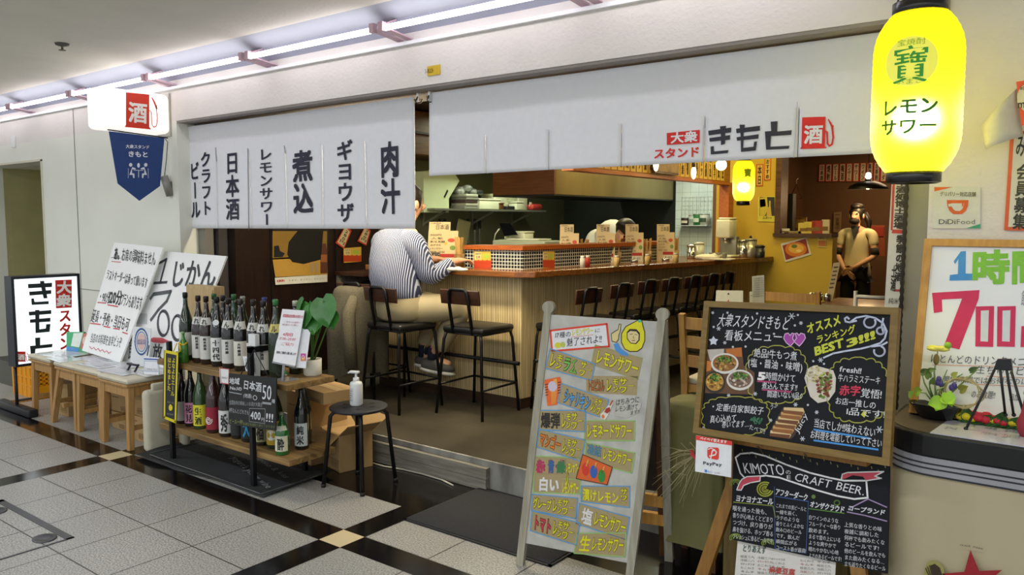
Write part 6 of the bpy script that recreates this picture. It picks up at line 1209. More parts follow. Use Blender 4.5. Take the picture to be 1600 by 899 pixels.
# small lantern inside, bulbs
sc2 = aY(1162, 283, 6.2); t, c = lantern(sc2, .085, .33, 0, 'small glowing yellow lantern hanging inside above the counter end', 'paper_lantern', False)
def rad2(z): f = abs(2 * z / .33); return .085 * (1 - max(0, (f - .45) / .55) ** 2.4 * .42) * 1.03 + .0015
fb = math.atan2(-c.y, -c.x) + .35
wrap(t, (c.x, c.y, c.z, .33, rad2), .085, [('寶', .06, .35, .07, '6a7a10', .03), ('レモン', -.03, .5, .034, '6a7a10', .02), ('サワー', -.065, .5, .032, '6a7a10', .02)], fb)
mb = MB(); mb.tube([c + V3((0, 0, .21)), V3((c.x, c.y, 2.5))], .003, 6); mb.build('cord', M('easel_black', '1d1e24'), t)
point('small_lantern_bulb_light', c - V3((0, 0, .05)), 5, (1, .85, .25), .03)
for u, v, y, lb, L in ((1127, 258, 6.4, 'round glowing pendant bulb left of the small lantern', .045), (1084, 270, 6.0, 'tall thin glowing pendant bulb below the menu strips', .02), (1025, 257, 5.4, 'small pendant bulb just under the long curtain', .02)):
    q = aY(u, v, y); t = thing('pendant_bulb', lb, 'lamp', q, 0, 'pendant bulbs over the counter'); mb = MB(); mb.ball(q, (L, L, L * (1 if L > .03 else 2.6)), 14, 10); mb.build('bulb', emission('bulb_warm%d' % u, (1, .8, .4), 14 if L > .03 else 7), t)
    mb = MB(); mb.tube([q + V3((0, 0, L * .9)), q + V3((0, 0, L * 2 + .05))], .012, 8); mb.tube([q + V3((0, 0, .08)), V3((q.x, q.y, 2.5))], .003, 6); mb.build('socket', M('easel_black', '1d1e24'), t)
q = aY(1356, 296, 8.4); t = thing('pendant_lamp', 'black dish pendant lamp hanging in the back room above the server', 'lamp', q); mb = MB(); mb.lathe([(.19, 0), (.17, .035), (.1, .07), (.03, .085), (.03, .1)], q, 28, cap=False); o = mb.build('lamp_shade', M('shade_black', '1b1612', .4), t); s = o.modifiers.new('thick', 'SOLIDIFY'); s.thickness = .003
mb = MB(); mb.ball(q + V3((0, 0, .03)), .03, 12, 8); mb.build('bulb', emission('bulb_back', (1, .75, .4), 20), t); mb = MB(); mb.tube([q + V3((0, 0, .1)), V3((q.x, q.y, 2.5))], .004, 6); mb.build('cord', M('easel_black', '1d1e24'), t)
mb = MB(); mb.lathe([(.012, .1), (.03, .12), (.022, .16), (.008, .165)], q, 12); mb.build('bulb_cap', emission('bulb_top', (1, .9, .7), 6), t)
point('back_room_bulb_light', q - V3((0, 0, .05)), 14, (1, .66, .32), .04)
area('back_room_fill', (-1.6, 9.4, 2.45), 1.2, .6, 20, (1, .72, .42))  # unseen fill added so the back room is not black
# ================================================================== menu strips
hd = thing('menu_header', 'wooden header beam over the counter carrying rows of menu strips', 'beam', (-3.03, 6.0, 1.82)); mb = MB(); mb.bb(-3.06, -3.0, 4.6, 7.45, 1.85, 2.3); mb.build('beam', wood('header_wood', 'a9702c', '85531d', 1, .5), hd); mb = MB(); mb.bb(-3.07, -2.975, 4.6, 7.45, 1.825, 1.85); mb.build('lower_rail', wood('rail_orange', 'b3622a', '944c1c', 1, .4), hd)
for y in (4.7, 7.35): mb = MB(); mb.bb(-3.05, -3.01, y, y + .04, 2.3, 2.5); mb.build('hanger', wood('rail_orange', 'b3622a'), hd)
names = ['枝豆', '冷奴', '肉汁餃子', '煮込', '唐揚', '串カツ', '刺身', '焼鳥', '漬物', '玉子焼', '酢の物', 'ポテサラ']
strip_c = M('strip_yellow', 'd3b25c', .7, var=.06)
def strip(O, U, w, h, txt, lb, grp, edge=None, paper_=strip_c):
    U = V3(U); t = thing('menu_strip', lb, 'menu strip', V3(O) + U * w / 2, 0, grp); Vv = V3((0, 0, 1)); N = U.cross(Vv)
    mb = MB(); O = V3(O); mb.slab([O, O + U * w, O + U * w + Vv * h, O + Vv * h], N, .003); mb.build('paper', paper_, t)
    p = Pn(O, U, Vv, None)
    if edge: p.line([(.004, .004), (w - .004, .004), (w - .004, h - .004), (.004, h - .004)], .008, edge, 0, closed=True)
    p.text(txt, (w * .22, h * .06), (w * .78, h * .06), (w * .22, h * .94), '3a2410', vert=True, bold=.03); p.done(t); return t
y = 7.30; i = 0
while y > 4.9:
    strip((-2.996, y - .085, 1.862), (0, 1, 0), .078, .30, names[i % 12], 'narrow yellow paper strip of the packed row on the header beam over the counter', 'yellow menu strips on the header beam'); y -= .098; i += 1
t = thing('picture_board', 'dark framed picture leaning on the header beam under the long curtain', 'picture', (-2.98, 6.0, 1.86)); a, b = aX(1022, 262, -2.96), aX(1059, 262, -2.96); mb = MB(); mb.bb(-2.98, -2.95, a.y, b.y, 1.862, 2.06); mb.build('frame', wood('walnut', '4a2b1b'), t); mb = MB(); mb.bb(-2.949, -2.945, a.y + .02, b.y - .02, 1.88, 2.04); mb.build('picture', M('picture_brown', '7a6038', .5, var=.4, scale=9), t)
mb = MB(); mb.bb(-3.08, -2.98, 7.38, 7.50, CT + .0, 1.83); struct('trim_9', mb, wood('rail_orange', 'b3622a'), 'orange wooden post at the end of the counter')
names2 = ['日本酒', '焼酎', 'ビール', '梅酒', 'ハイボール', 'サワー', 'ワイン', '果実酒', 'お茶割', 'ソーダ', '緑茶']
u = 1279; 
for i in range(11):
    a, b = aY(u, 284, 10.38), aY(u + 9.2, 284, 10.38); tp = aY(u, 257 - i * .4, 10.38)
    strip(a, (1, 0, 0), b.x - a.x, tp.z - a.z, names2[i], 'white paper strip with a red edge on the back room wall', 'red-edged menu strips of the back room', 'c8371f', M('strip_white', 'd9c3a0', .7, var=.04)); u += 10.7
for k, (u0, v0, u1, v1, s) in enumerate(((1225, 257, 1234, 270, 'めし'), (1225, 272, 1229, 300, '海老'), (1231, 272, 1236, 302, '出汁巻'))):
    a, b = aY(u0, v1, 10.2), aY(u1, v1, 10.2); strip(a, (1, 0, 0), b.x - a.x, aY(u0, v0, 10.2).z - a.z, s, ('small white notice seen at the top of the serving hatch', 'left red-edged strip inside the serving hatch', 'right red-edged strip inside the serving hatch')[k], 'strips inside the serving hatch', 'c8371f', M('strip_white', 'd9c3a0'))
for (px, s, lb) in (((1181, 257, 1192, 291), '本日', 'yellow strip with a red edge on the yellow wall right of the small lantern'), ((1194, 247, 1204, 282), 'おすすめ', 'upper yellow strip with a red edge on the yellow wall, partly behind the curtain')):
    a, b = aY(px[0], px[3], 7.594), aY(px[2], px[3], 7.594); strip(a, (1, 0, 0), b.x - a.x, aY(px[0], px[1], 7.594).z - a.z, s, lb, 'strips on the yellow wall', 'c8471f')
t, p = plac([(1184.5, 308), (1212, 306.5), (1213, 347), (1184, 346)], (-2.6, 7.598, 1.5), (0, -1, 0), 'd3c84a', 'beer poster with red and dark shapes on the yellow wall', 'wall_poster', 'poster', frame=(1100, 230, .2893)); p.rect((300, 270), (382, 372), '2a2a24', 0); p.poly([(302, 274), (340, 270), (346, 330), (330, 372), (302, 372)], 'c9b53e', 1); p.poly([(302, 284), (330, 280), (334, 320), (304, 326)], 'b83a22', 1); p.poly([(340, 336), (352, 320), (352, 290), (360, 290), (360, 320), (366, 372), (338, 372)], 'c9a94a', 2); p.text('ふわっ', (315, 390), (368, 390), (315, 374), '33331c', bold=.02); p.done(t, 'picture')
t, p = plac([(1220, 381), (1260, 371), (1268, 398), (1227, 410)], (-2.4, 7.598, 1.2), (0, -1, 0), 'd8d4c6', 'tilted photo of a grilled orange dish below the serving hatch', 'food_photo', 'photo', frame=(1100, 230, .2893)); p.poly([(424, 532), (550, 494), (568, 572), (442, 610)], '8f2e1a', 0); p.disc((496, 552), 58, 40, 'd4791e', 1); p.disc((498, 548), 42, 26, 'e0a93c', 2); p.disc((488, 536), 16, 10, '5a6a2a', 3); p.disc((512, 560), 14, 8, 'efcf78', 3); p.done(t, 'picture')
t, p = plac([(1278, 370), (1292, 369), (1291, 387), (1278, 386)], (-2.1, 7.598, 1.3), (0, -1, 0), 'c9b35a', 'small pale flyer at the end of the yellow wall', 'flyer', 'flyer', frame=(1100, 230, .2893)); p.rect((618, 505), (658, 535), 'b5682e', 1); p.text('案内', (622, 500), (652, 500), (622, 488), '4a3a1a'); p.done(t)
for i, (u, c_, w_, h_, lb) in enumerate(((1226, 'cfc9b4', .09, .045, 'small white card at the left end of the hatch sill'), (1239, '9b8f5a', .16, .02, 'flat olive pack lying on the hatch sill'), (1256, 'cdb64c', .1, .1, 'yellow card standing on the hatch sill, left of its twin'), (1266, 'd3bd50', .1, .11, 'yellow card standing on the hatch sill, right twin'), (1277, 'a8321f', .1, .12, 'red box standing on the hatch sill'), (1290, 'c9b894', .07, .13, 'pale card standing at the right end of the hatch sill'))):
    q = aY(u, 365, 7.64); q.z = 1.361; t = thing('sill_card', lb, 'card', q); mb = MB(); mb.box(q + V3((0, 0, h_ / 2)), (w_, .03, h_)); mb.build('card', C(c_), t)
    p = Pn(q + V3((-w_ / 2, -.015, 0)), (1, 0, 0), (0, 0, 1), None); p.rect((w_ * .15, h_ * .2), (w_ * .85, h_ * .5), '7a5a24', 0); p.done(t, 'printing')
q = aY(1244, 352, 8.3); t = thing('fan_heater', 'small gold framed photo on the shelf inside the hatch', 'frame', q); t.name = 'photo_frame'; W[t.name] = Matrix.Translation(q); mb = MB(); mb.bb(q.x - .14, q.x + .1, 8.3, 8.33, 1.36, q.z + .08); mb.build('frame', C('8a6a34'), t); mb = MB(); mb.bb(q.x - .0, q.x + .08, 8.29, 8.3, q.z - .03, q.z + .06); mb.build('photo', C('c4a05a'), t)
mb = MB(); mb.bb(q.x - .3, q.x + .22, 8.2, 8.42, .16, 1.36); solo('hatch_cabinet', mb, brownw, 'dark cabinet behind the serving hatch', 'cabinet', bevel=.01)
q = aY(1232, 330, 8.0); mb = MB(); mb.bb(q.x - .1, q.x + .06, 7.95, 8.05, 1.36, aY(1232, 303, 8).z); o = solo('speaker_box', mb, C('141212'), 'tall black speaker standing inside the serving hatch', 'speaker', bevel=.01)
q = aY(1244, 304, 9.5); t = thing('clothes_hanger', 'clothes hanger on the wall seen through the serving hatch', 'hanger', q); mb = MB(); mb.tube([q + V3((-.07, 0, -.05)), q + V3((0, 0, .12)), q + V3((.07, 0, -.05))], .01, 6, closed=True); mb.build('hanger_bar', C('4a2e1e'), t); mb = MB(); mb.tube([q + V3((0, 0, .12)), q + V3((0, 0, .17)), q + V3((.02, 0, .19))], .004, 6); mb.build('hook', alum, t)
mb = MB(); mb.bb(-3.2, -1.4, 9.51, 9.56, .16, 2.49); struct('wall_hatch', mb, brw, 'brown partition behind the serving hatch') if False else None
t = thing('red_cloth', 'red and orange apron hanging on the wall behind the server', 'apron', aY(1372, 390, 9.2)); a, b = aY(1361, 352, 9.2), aY(1380, 400, 9.2); mb = MB(); mb.slab([V3((a.x, 9.2, a.z)), V3((b.x, 9.2, a.z)), V3((b.x + .02, 9.18, b.z)), V3((a.x - .02, 9.18, b.z))], V3((0, -1, 0)), .02); mb.build('cloth', C('9a4a24'), t); mb = MB(); mb.bb(a.x, b.x, 9.17, 9.19, a.z - .12, a.z - .02); mb.build('pocket', C('a8321f'), t)
for u, v in ((1312, 360),):
    t, p = plac([(1303, 332), (1315, 331), (1314, 364), (1302, 363)], (-2, 10.38, 1.3), (0, -1, 0), '8f744e', 'dim paper notice on the back wall left of the server', 'wall_notice', 'notice'); p.line([(1305, 336), (1312, 335.5)], .01, '5a3a20'); p.text('営業中', (1305, 360), (1312, 360), (1305, 340), '4a2e1a', vert=True); p.done(t)
# ================================================================== poster at the post, chain
t, p = plac([(1395, 262), (1416, 262), (1410, 484), (1382, 484)], (-.7, 3.405, 1.5), (0, -1, 0), 'dedacb', 'long white vertical poster with brush writing on the right post', 'long_poster', 'poster', frame=(1380, 250, .2558), th=.012)
p.poly([(60, 60), (76, 60), (58, 430), (46, 430)], 'c2402e', 0); p.poly([(58, 425), (132, 428), (130, 452), (52, 448)], 'c2402e', 0)
p.words([('日本酒処博士酒場', (62, 420), (128, 424), (86, 70), '2c2620', dict(vert=True, bold=.05)), ('季節の地酒', (70, 740), (118, 744), (82, 456), '2c2620', dict(vert=True, bold=.05)), ('土浦', (44, 800), (76, 806), (52, 640), '2c2620', dict(vert=True, bold=.04)), ('純米', (30, 880), (96, 884), (34, 840), '4a4238', {})]); p.poly([(70, 790), (114, 792), (112, 806), (70, 804)], 'c2402e', 1); p.done(t)
t = thing('beaded_rope', 'dark twisted rope hanging down beside the long poster', 'rope', aY(1410, 480, 3.37)); mb = MB(); a, b = aY(1419, 250, 3.37), aY(1400, 640, 3.37); n = 60
mb.tube([a.lerp(b, i / n) for i in range(n + 1)], [.006 + .003 * (i % 2) for i in range(n + 1)], 8); mb.build('rope', M('rope_dark', '2a2622', .8), t); mb = MB(); mb.tube([a, a + V3((0, .02, .02))], .004, 6); mb.build('hook', alum, t)
# stickers and notices on the right wall
t, p = plac([(1459.5, 292), (1532.5, 292.5), (1531.5, 357.5), (1457, 357)], (-.5, 3.296, 1.5), (0, -1, 0), 'dfe0d6', 'white square delivery sticker with an orange cup emblem on the wall', 'wall_sticker', 'sticker', frame=(1340, 0, .42276), th=.003)
O_ = 'd8642a'
p.poly([(284, 692), (352, 692), (284, 708)], O_, 0); p.poly([(400, 844), (454, 828), (454, 844)], '3f9a78', 0); p.text('デリバリー対応店舗', (304, 726), (438, 728), (304, 708), '5a5c50', bold=.02)
p.poly([(330, 740), (410, 740), (408, 762), (400, 780), (386, 792), (354, 792), (340, 780), (332, 762)], O_, 1); p.poly([(346, 752), (394, 752), (392, 764), (386, 774), (378, 780), (362, 780), (354, 774), (348, 764)], 'dfe0d6', 2); p.rect((336, 754), (352, 764), 'dfe0d6', 3); p.rect((386, 752), (392, 764), O_, 3)
p.text('DiDi', (300, 832), (364, 832), (300, 806), '55585a', bold=.015); p.text('Food', (366, 832), (436, 832), (366, 806), '6c6f70'); p.done(t)
t, p = plac([(1579, 205), (1640, 205), (1640, 362), (1569, 360)], (-.3, 3.294, 1.6), (0, -1, 0), 'd8643a', 'white recruitment poster with an orange border at the right edge', 'recruitment_poster', 'poster', frame=(1500, 100, .3115), th=.004)
p.poly([(272, 352), (420, 352), (420, 812), (242, 818)], 'dedbca', 0); p.words([('み', (276, 470), (330, 470), (282, 350), '2f302c', dict(bold=.02)), ('会員募集', (262, 830), (330, 834), (286, 500), '2f302c', dict(vert=True, bold=.03)), ('中', (335, 600), (400, 600), (335, 400), '2f302c', dict(bold=.02))]); p.done(t)
t, p = plac([(1588, 128), (1640, 120), (1640, 200), (1596, 196)], (-.3, 3.22, 1.6), (0, -1, 0), 'cf4f3a', 'rounded red and white sign at the right edge above the recruitment poster', 'price_sign', 'sign', frame=(1500, 100, .3115), th=.006)
p.disc((345, 170), 58, 72, 'd9d4c4', 0); p.text('#飲', (300, 132), (340, 134), (302, 108), '3a3430', bold=.02); p.text('mise', (290, 230), (380, 220), (292, 172), '2f2c2a', bold=.02); p.done(t)
cs = [aY(1534, 197, 3.18), aY(1589, 138, 3.24), aY(1599, 213, 3.27), aY(1540, 233, 3.16)]; t = thing('curling_paper', 'pale yellowish paper sheet curling off the wall beside the lantern', 'paper', V3((cs[3].x, 3.2, cs[3].z))); mb = MB(); vs = []
for i in range(9):
    for j in range(5):
        f, g = i / 8, j / 4; q = (cs[0].lerp(cs[1], f)).lerp(cs[3].lerp(cs[2], f), g); q.y += .03 * math.sin(f * PI) * -1; vs.append(q)
mb.add(vs, [(i * 5 + j, (i + 1) * 5 + j, (i + 1) * 5 + j + 1, i * 5 + j + 1) for i in range(8) for j in range(4)], True); o = mb.build('sheet', C('e4e0c4'), t); s = o.modifiers.new('thick', 'SOLIDIFY'); s.thickness = .001
mb = MB(); mb.bb(cs[1].x - .01, cs[1].x + .03, 3.24, 3.3, cs[1].z - .05, cs[1].z - .01); mb.build('tape', C('d9d6b8'), t)
# ================================================================== whiteboard at right and table
pinef = wood('frame_pine', 'c9974a', 'b07f36', 2, .45)
n_ = V3((0, -.66, .16)).normalized(); o_ = V3((-.5, 3.1, .785))
pc = [aP(u, v, o_, n_) for u, v in ((1447, 367), (1690, 367), (1690, 640), (1420.5, 637))]
x0, x1 = (pc[0].x + pc[3].x) / 2, pc[1].x
up_ = V3((0, .16, .66)).normalized(); L_ = (pc[0] - pc[3]).dot(up_); b0 = V3((x0, 3.1, .785)); wR = .62
t = thing('framed_whiteboard', 'pine framed whiteboard with coloured hourly price figures leaning on the right wall', 'whiteboard', (x0 + wR / 2, 3.1, .785))
X_ = V3((1, 0, 0)); fw_ = .026
def fbar(a, b): mb = MB(); mb.bar(a, b, fw_, .03, up=n_); mb.build('frame_bar', pinef, t)
tl_, tr_, br_, bl_ = b0 + up_ * L_, b0 + up_ * L_ + X_ * wR, b0 + X_ * wR, b0
h2 = fw_ / 2
fbar(bl_ + X_ * h2, tl_ + X_ * h2); fbar(br_ - X_ * h2, tr_ - X_ * h2); fbar(tl_ + X_ * fw_ - up_ * h2, tr_ - X_ * fw_ - up_ * h2); fbar(bl_ + X_ * fw_ + up_ * h2, br_ - X_ * fw_ + up_ * h2)
mb = MB(); p = board(mb, (tl_ + X_ * fw_ - up_ * fw_, tr_ - X_ * fw_ - up_ * fw_, br_ - X_ * fw_ + up_ * fw_, bl_ + X_ * fw_ + up_ * fw_), .01, (1380, 350, .3673)); mb.build('panel', M('whiteboard_gloss', 'eef0f2', .3, var=.02), t)
BL_, GR_, PK_ = '3f8fd6', '7fc23c', 'd32b5c'
p.poly([(300, 160), (330, 118), (352, 116), (350, 212), (396, 212), (394, 240), (282, 242), (284, 218), (318, 214), (320, 150), (306, 172)], BL_, 1)
p.words([('時', (372, 258), (536, 258), (376, 112), GR_, dict(bold=.05)), ('間', (540, 258), (690, 258), (542, 112), GR_, dict(bold=.05))])
p.poly([(208, 294), (410, 282), (406, 320), (324, 534), (258, 520), (336, 318), (250, 322), (252, 374), (216, 380)], PK_, 1)
for xx in (394, 486):
    p.poly([(xx, 352), (xx + 78, 350), (xx + 74, 524), (xx - 2, 522)], PK_, 1); p.poly([(xx + 22, 370), (xx + 56, 368), (xx + 52, 502), (xx + 20, 500)], 'dcdfe2', 2)
p.text('円', (580, 524), (690, 524), (584, 430), PK_, bold=.06); p.text('飲み放題', (585, 350), (690, 360), (590, 280), '8a8f94', jit=.1)
TX = '4a4c52'
p.words([('ほとんどのドリンクメニュー', (200, 592), (690, 612), (202, 552), TX, dict(jit=.1)), ('生ちゅうビール', (392, 640), (690, 650), (398, 600), TX, dict(jit=.1)), ('開始時間ではお得なのは延長', (250, 676), (690, 690), (254, 646), TX, dict(jit=.1)), ('のみ放題!!', (370, 742), (474, 748), (378, 706), TX, dict(jit=.05)), ('追加', (534, 752), (580, 756), (538, 720), TX, {})])
p.line([(210, 600), (680, 612)], .002, 'd68a5a'); p.line([(440, 648), (680, 660)], .002, 'd68a5a'); p.line([(400, 684), (680, 694)], .002, 'd68a5a'); p.done(t)
# table of the flower arrangement, wrapped in canvas
def rr_outline(x0, x1, y0, y1, r, grow=0):
    pts = []
    for cx, cy, a0 in ((x0 + r, y0 + r, PI), (x1 - r, y0 + r, 1.5 * PI), (x1 - .03, y1 - .03, 0), (x0 + .03, y1 - .03, .5 * PI)):
        rr = (r if a0 >= PI else .03) + grow
        for i in range(9): a = a0 + PI / 2 * i / 8; pts.append((cx + math.cos(a) * rr, cy + math.sin(a) * rr))
    return pts
TT = .78
t = thing('drum_table', 'black topped display table wrapped in a cream canvas bag with a red star', 'table', (-.1, 3.05, 0))
mb = MB(); mb.prism(rr_outline(-.60, .5, 2.83, 3.285, .17), TT - .075, TT); mb.build('table_top', M('lid_black', '0f1013', .5, var=.2), t, bevel=.006)
mb = MB(); mb.prism(rr_outline(-.585, .485, 2.85, 3.27, .16), TT, TT + .0015); mb.build('top_mat', M('lid_brown', '51463e', .55, var=.2), t)
mb = MB(); mb.prism(rr_outline(-.597, .497, 2.832, 3.283, .168), TT - .135, TT - .076); mb.build('striped_band', None or M('band_grey', '9a9ba2', .8, var=.04), t)
mb = MB()
for z in (.096, .112): mb.prism(rr_outline(-.5985, .4985, 2.8305, 3.2845, .169), TT - z - .003, TT - z + .002)
mb.prism(rr_outline(-.5985, .4985, 2.8305, 3.2845, .169), TT - .138, TT - .132); mb.build('band_stripes', C('2a2b33'), t)
canv = M('canvas_cream', 'b7ac8f', .9, col2='a99e80', scale=3, bump=.6, bscale=5, stretch=(1, 1, .5))
mb = MB(); mb.smooth = True; out = rr_outline(-.592, .49, 2.838, 3.275, .165); k = len(out); vs = []; NR = 16
for j in range(NR + 1):
    f = j / NR; z = (TT - .137) * (1 - f) + .01
    for i, (x, y) in enumerate(out):
        w = .006 * math.sin(i * 1.3 + f * 6) * math.sin(f * PI) + .012 * math.sin(f * PI * .9); d = V3((x + .05, y - 3.05, 0)).normalized(); vs.append((x + d.x * w, y + d.y * w, z))
mb.add(vs, [(j * k + i, j * k + (i + 1) % k, (j + 1) * k + (i + 1) % k, (j + 1) * k + i) for j in range(NR) for i in range(k)], True); mb.build('canvas_wrap', canv, t)
p = Pn((-.4, 2.815, 0), (1, 0, 0), (0, 0, 1), (1390, 700, .22129))
st_ = []
for i in range(10):
    a = PI / 2 + i * PI / 5; r_ = (225 if i % 2 == 0 else 90); st_.append((585 + math.cos(a + .06) * r_ * (1.0), 945 - math.sin(a + .06) * r_))
p.poly(st_, '98202a', 1); p.text('TRADE', (494, 694), (572, 702), (496, 678), '6b5f4c', bold=.02); p.text('MARK', (590, 706), (662, 722), (592, 690), '6b5f4c', bold=.02)
p.poly([(248, 860), (268, 808), (300, 794), (352, 806), (384, 850), (388, 899), (380, 960), (250, 960), (242, 900)], '9a9254', 1); p.poly([(290, 830), (320, 818), (356, 846), (372, 899), (370, 940), (330, 950), (296, 880)], '3a2a1e', 2)
for i in range(3): p.line([(256 + i * 14, 850 - i * 10), (290 + i * 8, 930)], .004, '4a4222', 3)
p.done(t, 'printed_emblem')
# things on the table
q = aZ(1462, 655, TT + .002); q.y -= .0; t = thing('flower_arrangement', 'wild flower arrangement with a yellow bloom in a black oval bowl', 'flowers', q)
mb = MB(); mb.lathe([(.03, 0), (.05, .004), (.085, .05), (.088, .054), (.08, .05), (.001, .02)], q, 28, sx=1.0, sy=.6); mb.build('bowl', M('bowl_black', '17181b', .2, spec=.7), t)
gr = ['5d8a3a', '7d9a4a', '8fa870']
rr = random.Random(3)
def stemp(pts, r, c, nm='stem'): mb = MB(); mb.tube(pts, r, 5); mb.build(nm, C(c), t)
def P5(u, v, dy=0): return aY(u, v, q.y + dy)
b = q + V3((0, 0, .045))
for (u, v, dy) in ((1466, 545, 0), (1440, 582, -.02), (1490, 590, .0), (1504, 585, -.03), (1527, 578, -.02), (1452, 600, -.04), (1475, 605, -.05), (1431, 612, -.05), (1480, 578, .02)): e = P5(u, v, dy); stemp([b, b.lerp(e, .5) + V3((rr.uniform(-.02, .02), 0, .02)), e], [.0035, .003, .0018], gr[rr.randrange(3)])
mb = MB()
for a in range(9):
    e = P5(1466, 545); d = V3((math.cos(a * .7) * .035, math.sin(a * .7) * .02 - .004, .006 * math.sin(a * 2))); mb.ball(e + d * .5, (.02, .012, .008), 8, 6)
mb.build('yellow_bloom', C('e3dc6a'), t); mb = MB(); mb.ball(P5(1481, 540), .012, 10, 8); mb.build('bud', C('8fbf3a'), t)
mb = MB(); mb.ball(P5(1463, 562, .0), (.01, .01, .02), 8, 8); mb.build('seed_pod', C('8a7a3e'), t)
for (u, v) in ((1467, 593), (1470, 600), (1465, 598), (1487, 606), (1491, 603)): mb = MB(); mb.ball(P5(u, v, -.03), (.009, .007, .012), 8, 6); mb.build('violet_flower', C('4b4384'), t)
for (u0, v0, u1, v1, w, c) in ((1470, 628, 1450, 632, .05, '9fcf3c'), (1470, 626, 1462, 642, .05, 'a6d444'), (1478, 620, 1490, 632, .05, '9fcf3c'), (1480, 616, 1488, 636, .04, '93c436'), (1452, 590, 1446, 578, .025, '7d9a4a'), (1450, 580, 1462, 577, .02, '6f8a48'), (1516, 580, 1528, 574, .02, '4f6a3c'), (1430, 613, 1440, 610, .035, '93b83a'), (1425, 618, 1420, 612, .03, 'a8c85a'), (1488, 588, 1496, 582, .02, 'c9cf6a'), (1500, 610, 1512, 604, .03, '8a8a3a'), (1456, 600, 1458, 590, .02, '6f8a48'), (1440, 583, 1452, 578, .025, '5d7a48')):
    mb = MB(); leaf(mb, P5(u0, v0, -.05), P5(u1, v1, -.07), w, (.3, -1, .5), n=6); mb.build('leaf', M('leaf_' + c, c, .5, var=.1), t)
for k in range(4):
    mb = MB(); ce_ = P5(1503, 614, -.02); mb.tube([ce_ + V3((math.cos(a) * (.05 + .006 * k), .01 * math.sin(a * 2 + k), math.sin(a) * (.055 - .004 * k))) for a in [2 * PI * i / 24 for i in range(24)]], .002, 5, closed=True); mb.build('curled_vine', C('b8a878'), t)
q2 = aZ(1512, 672, TT + .004); t = thing('table_easel', 'black wire table easel standing on the menu before the whiteboard', 'easel', q2); km = M('easel_black', '1d1e24')
yE = q2.y + .02
apx = [aY(1558, 562, yE + .03), aY(1580, 562, yE + .03), aY(1582, 580, yE + .03), aY(1552, 578, yE + .03)]
mb = MB(); mb.slab(apx, V3((0, -1, 0)), .02); mb.build('head_block', km, t)
for (ua, va, ub, vb, y1) in ((1554, 578, 1509, 673, q2.y), (1563, 579, 1571, 650, q2.y + .1), (1573, 579, 1584, 650, q2.y + .1), (1580, 580, 1604, 662, q2.y + .02)):
    e = aY(ub, vb, y1); e.z = max(e.z, TT + .004); mb = MB(); mb.tube([aY(ua, va, yE + .025), e], .0042, 8); o = mb.build('leg', km, t); mb = MB(); mb.ball(e + V3((0, 0, .003)), .007, 8, 6); mb.build('foot', km, o)
for i, (dx, dy, r_, lb) in enumerate(((0, 0, 0, 'laminated menu lying on the black table in front of the easel'),)):
    t = thing('menu_sheet', lb, 'sheet', (-.16, 2.95, TT + .003)); cs = [aZ(u, v, TT + .004) for u, v in ((1482, 656), (1640, 676), (1640, 704), (1453, 676))]; mb = MB(); mb.slab([cs[3], cs[2], cs[1], cs[0]], V3((0, 0, 1)), .003); mb.build('sheet', M('laminate_lilac', 'c3c3d0', .15, var=.03, spec=.7), t)
    p = Pn(cs[3], cs[2] - cs[3], cs[0] - cs[3], (1400, 520, .2448)); p.words([('ビール', (300, 618), (380, 628), (330, 600), '3a3a44', {}), ('サワー一覧', (440, 600), (500, 608), (450, 584), '3a3a44', {}), ('ハイボール', (540, 650), (640, 664), (556, 632), '4a4a54', {}), ('日本酒', (560, 618), (640, 626), (570, 604), '4a4a54', {}), ('ソフトドリンク', (660, 668), (790, 684), (670, 646), '4a4a54', {}), ('おつまみ', (690, 636), (780, 648), (700, 620), '4a4a54', {})]); p.disc((690, 660), 30, 8, 'd6b9c2', 0); p.done(t)
fl = [(1520, 643, 'd9c520', 'yellow artificial bloom left of the easel leg', 1.0), (1560, 646, 'd9c520', 'yellow artificial bloom between the easel legs', .8), (1588, 655, 'd9c520', 'yellow artificial bloom at the right of the easel', .8), (1534, 654, 'c9283c', 'large red artificial bloom under the easel', 1.1), (1566, 652, 'c9283c', 'smaller red artificial bloom behind the easel', .9)]
for u, v, c_, lb, s in fl:
    q = aZ(u, v + 6, TT + .002); q.y = min(q.y, 3.08); t = thing('silk_flower', lb, 'flower', q, 0, 'artificial blooms on the black table'); mb = MB()
    for a in range(7): d = V3((math.cos(a * .9) * .022 * s, math.sin(a * .9) * .018 * s, .02 * s + .005 * (a % 2))); mb.ball(q + d, (.018 * s, .014 * s, .014 * s), 8, 6)
    mb.build('petals', M('petal_' + c_, c_, .6, var=.15, scale=60), t); mb = MB(); leaf(mb, q + V3((.01, -.01, .008)), q + V3((.05 * s, -.03, .012)), .04, (0, -.5, 1)); mb.build('leaf', C('3f6a30'), t)
t = thing('leafy_garland', 'dark green leaves of a garland at the foot of the whiteboard', 'garland', aZ(1575, 640, TT)); mb = MB()
for i in range(9): bq = aZ(1512 + i * 11, 646, TT + .01); bq.y = min(bq.y, 3.06); leaf(mb, bq, bq + V3((rr.uniform(-.02, .04), -.01, .03 + rr.uniform(0, .03))), .04, (.2, -1, .3))
mb.build('leaves', M('leaf_dark', '2f5a2c', .5, var=.2, scale=20), t); mb = MB(); mb.tube([aZ(1505 + i * 12, 648, TT + .008) for i in range(9)], .003, 5); mb.build('stem', C('3f5a2c'), t)
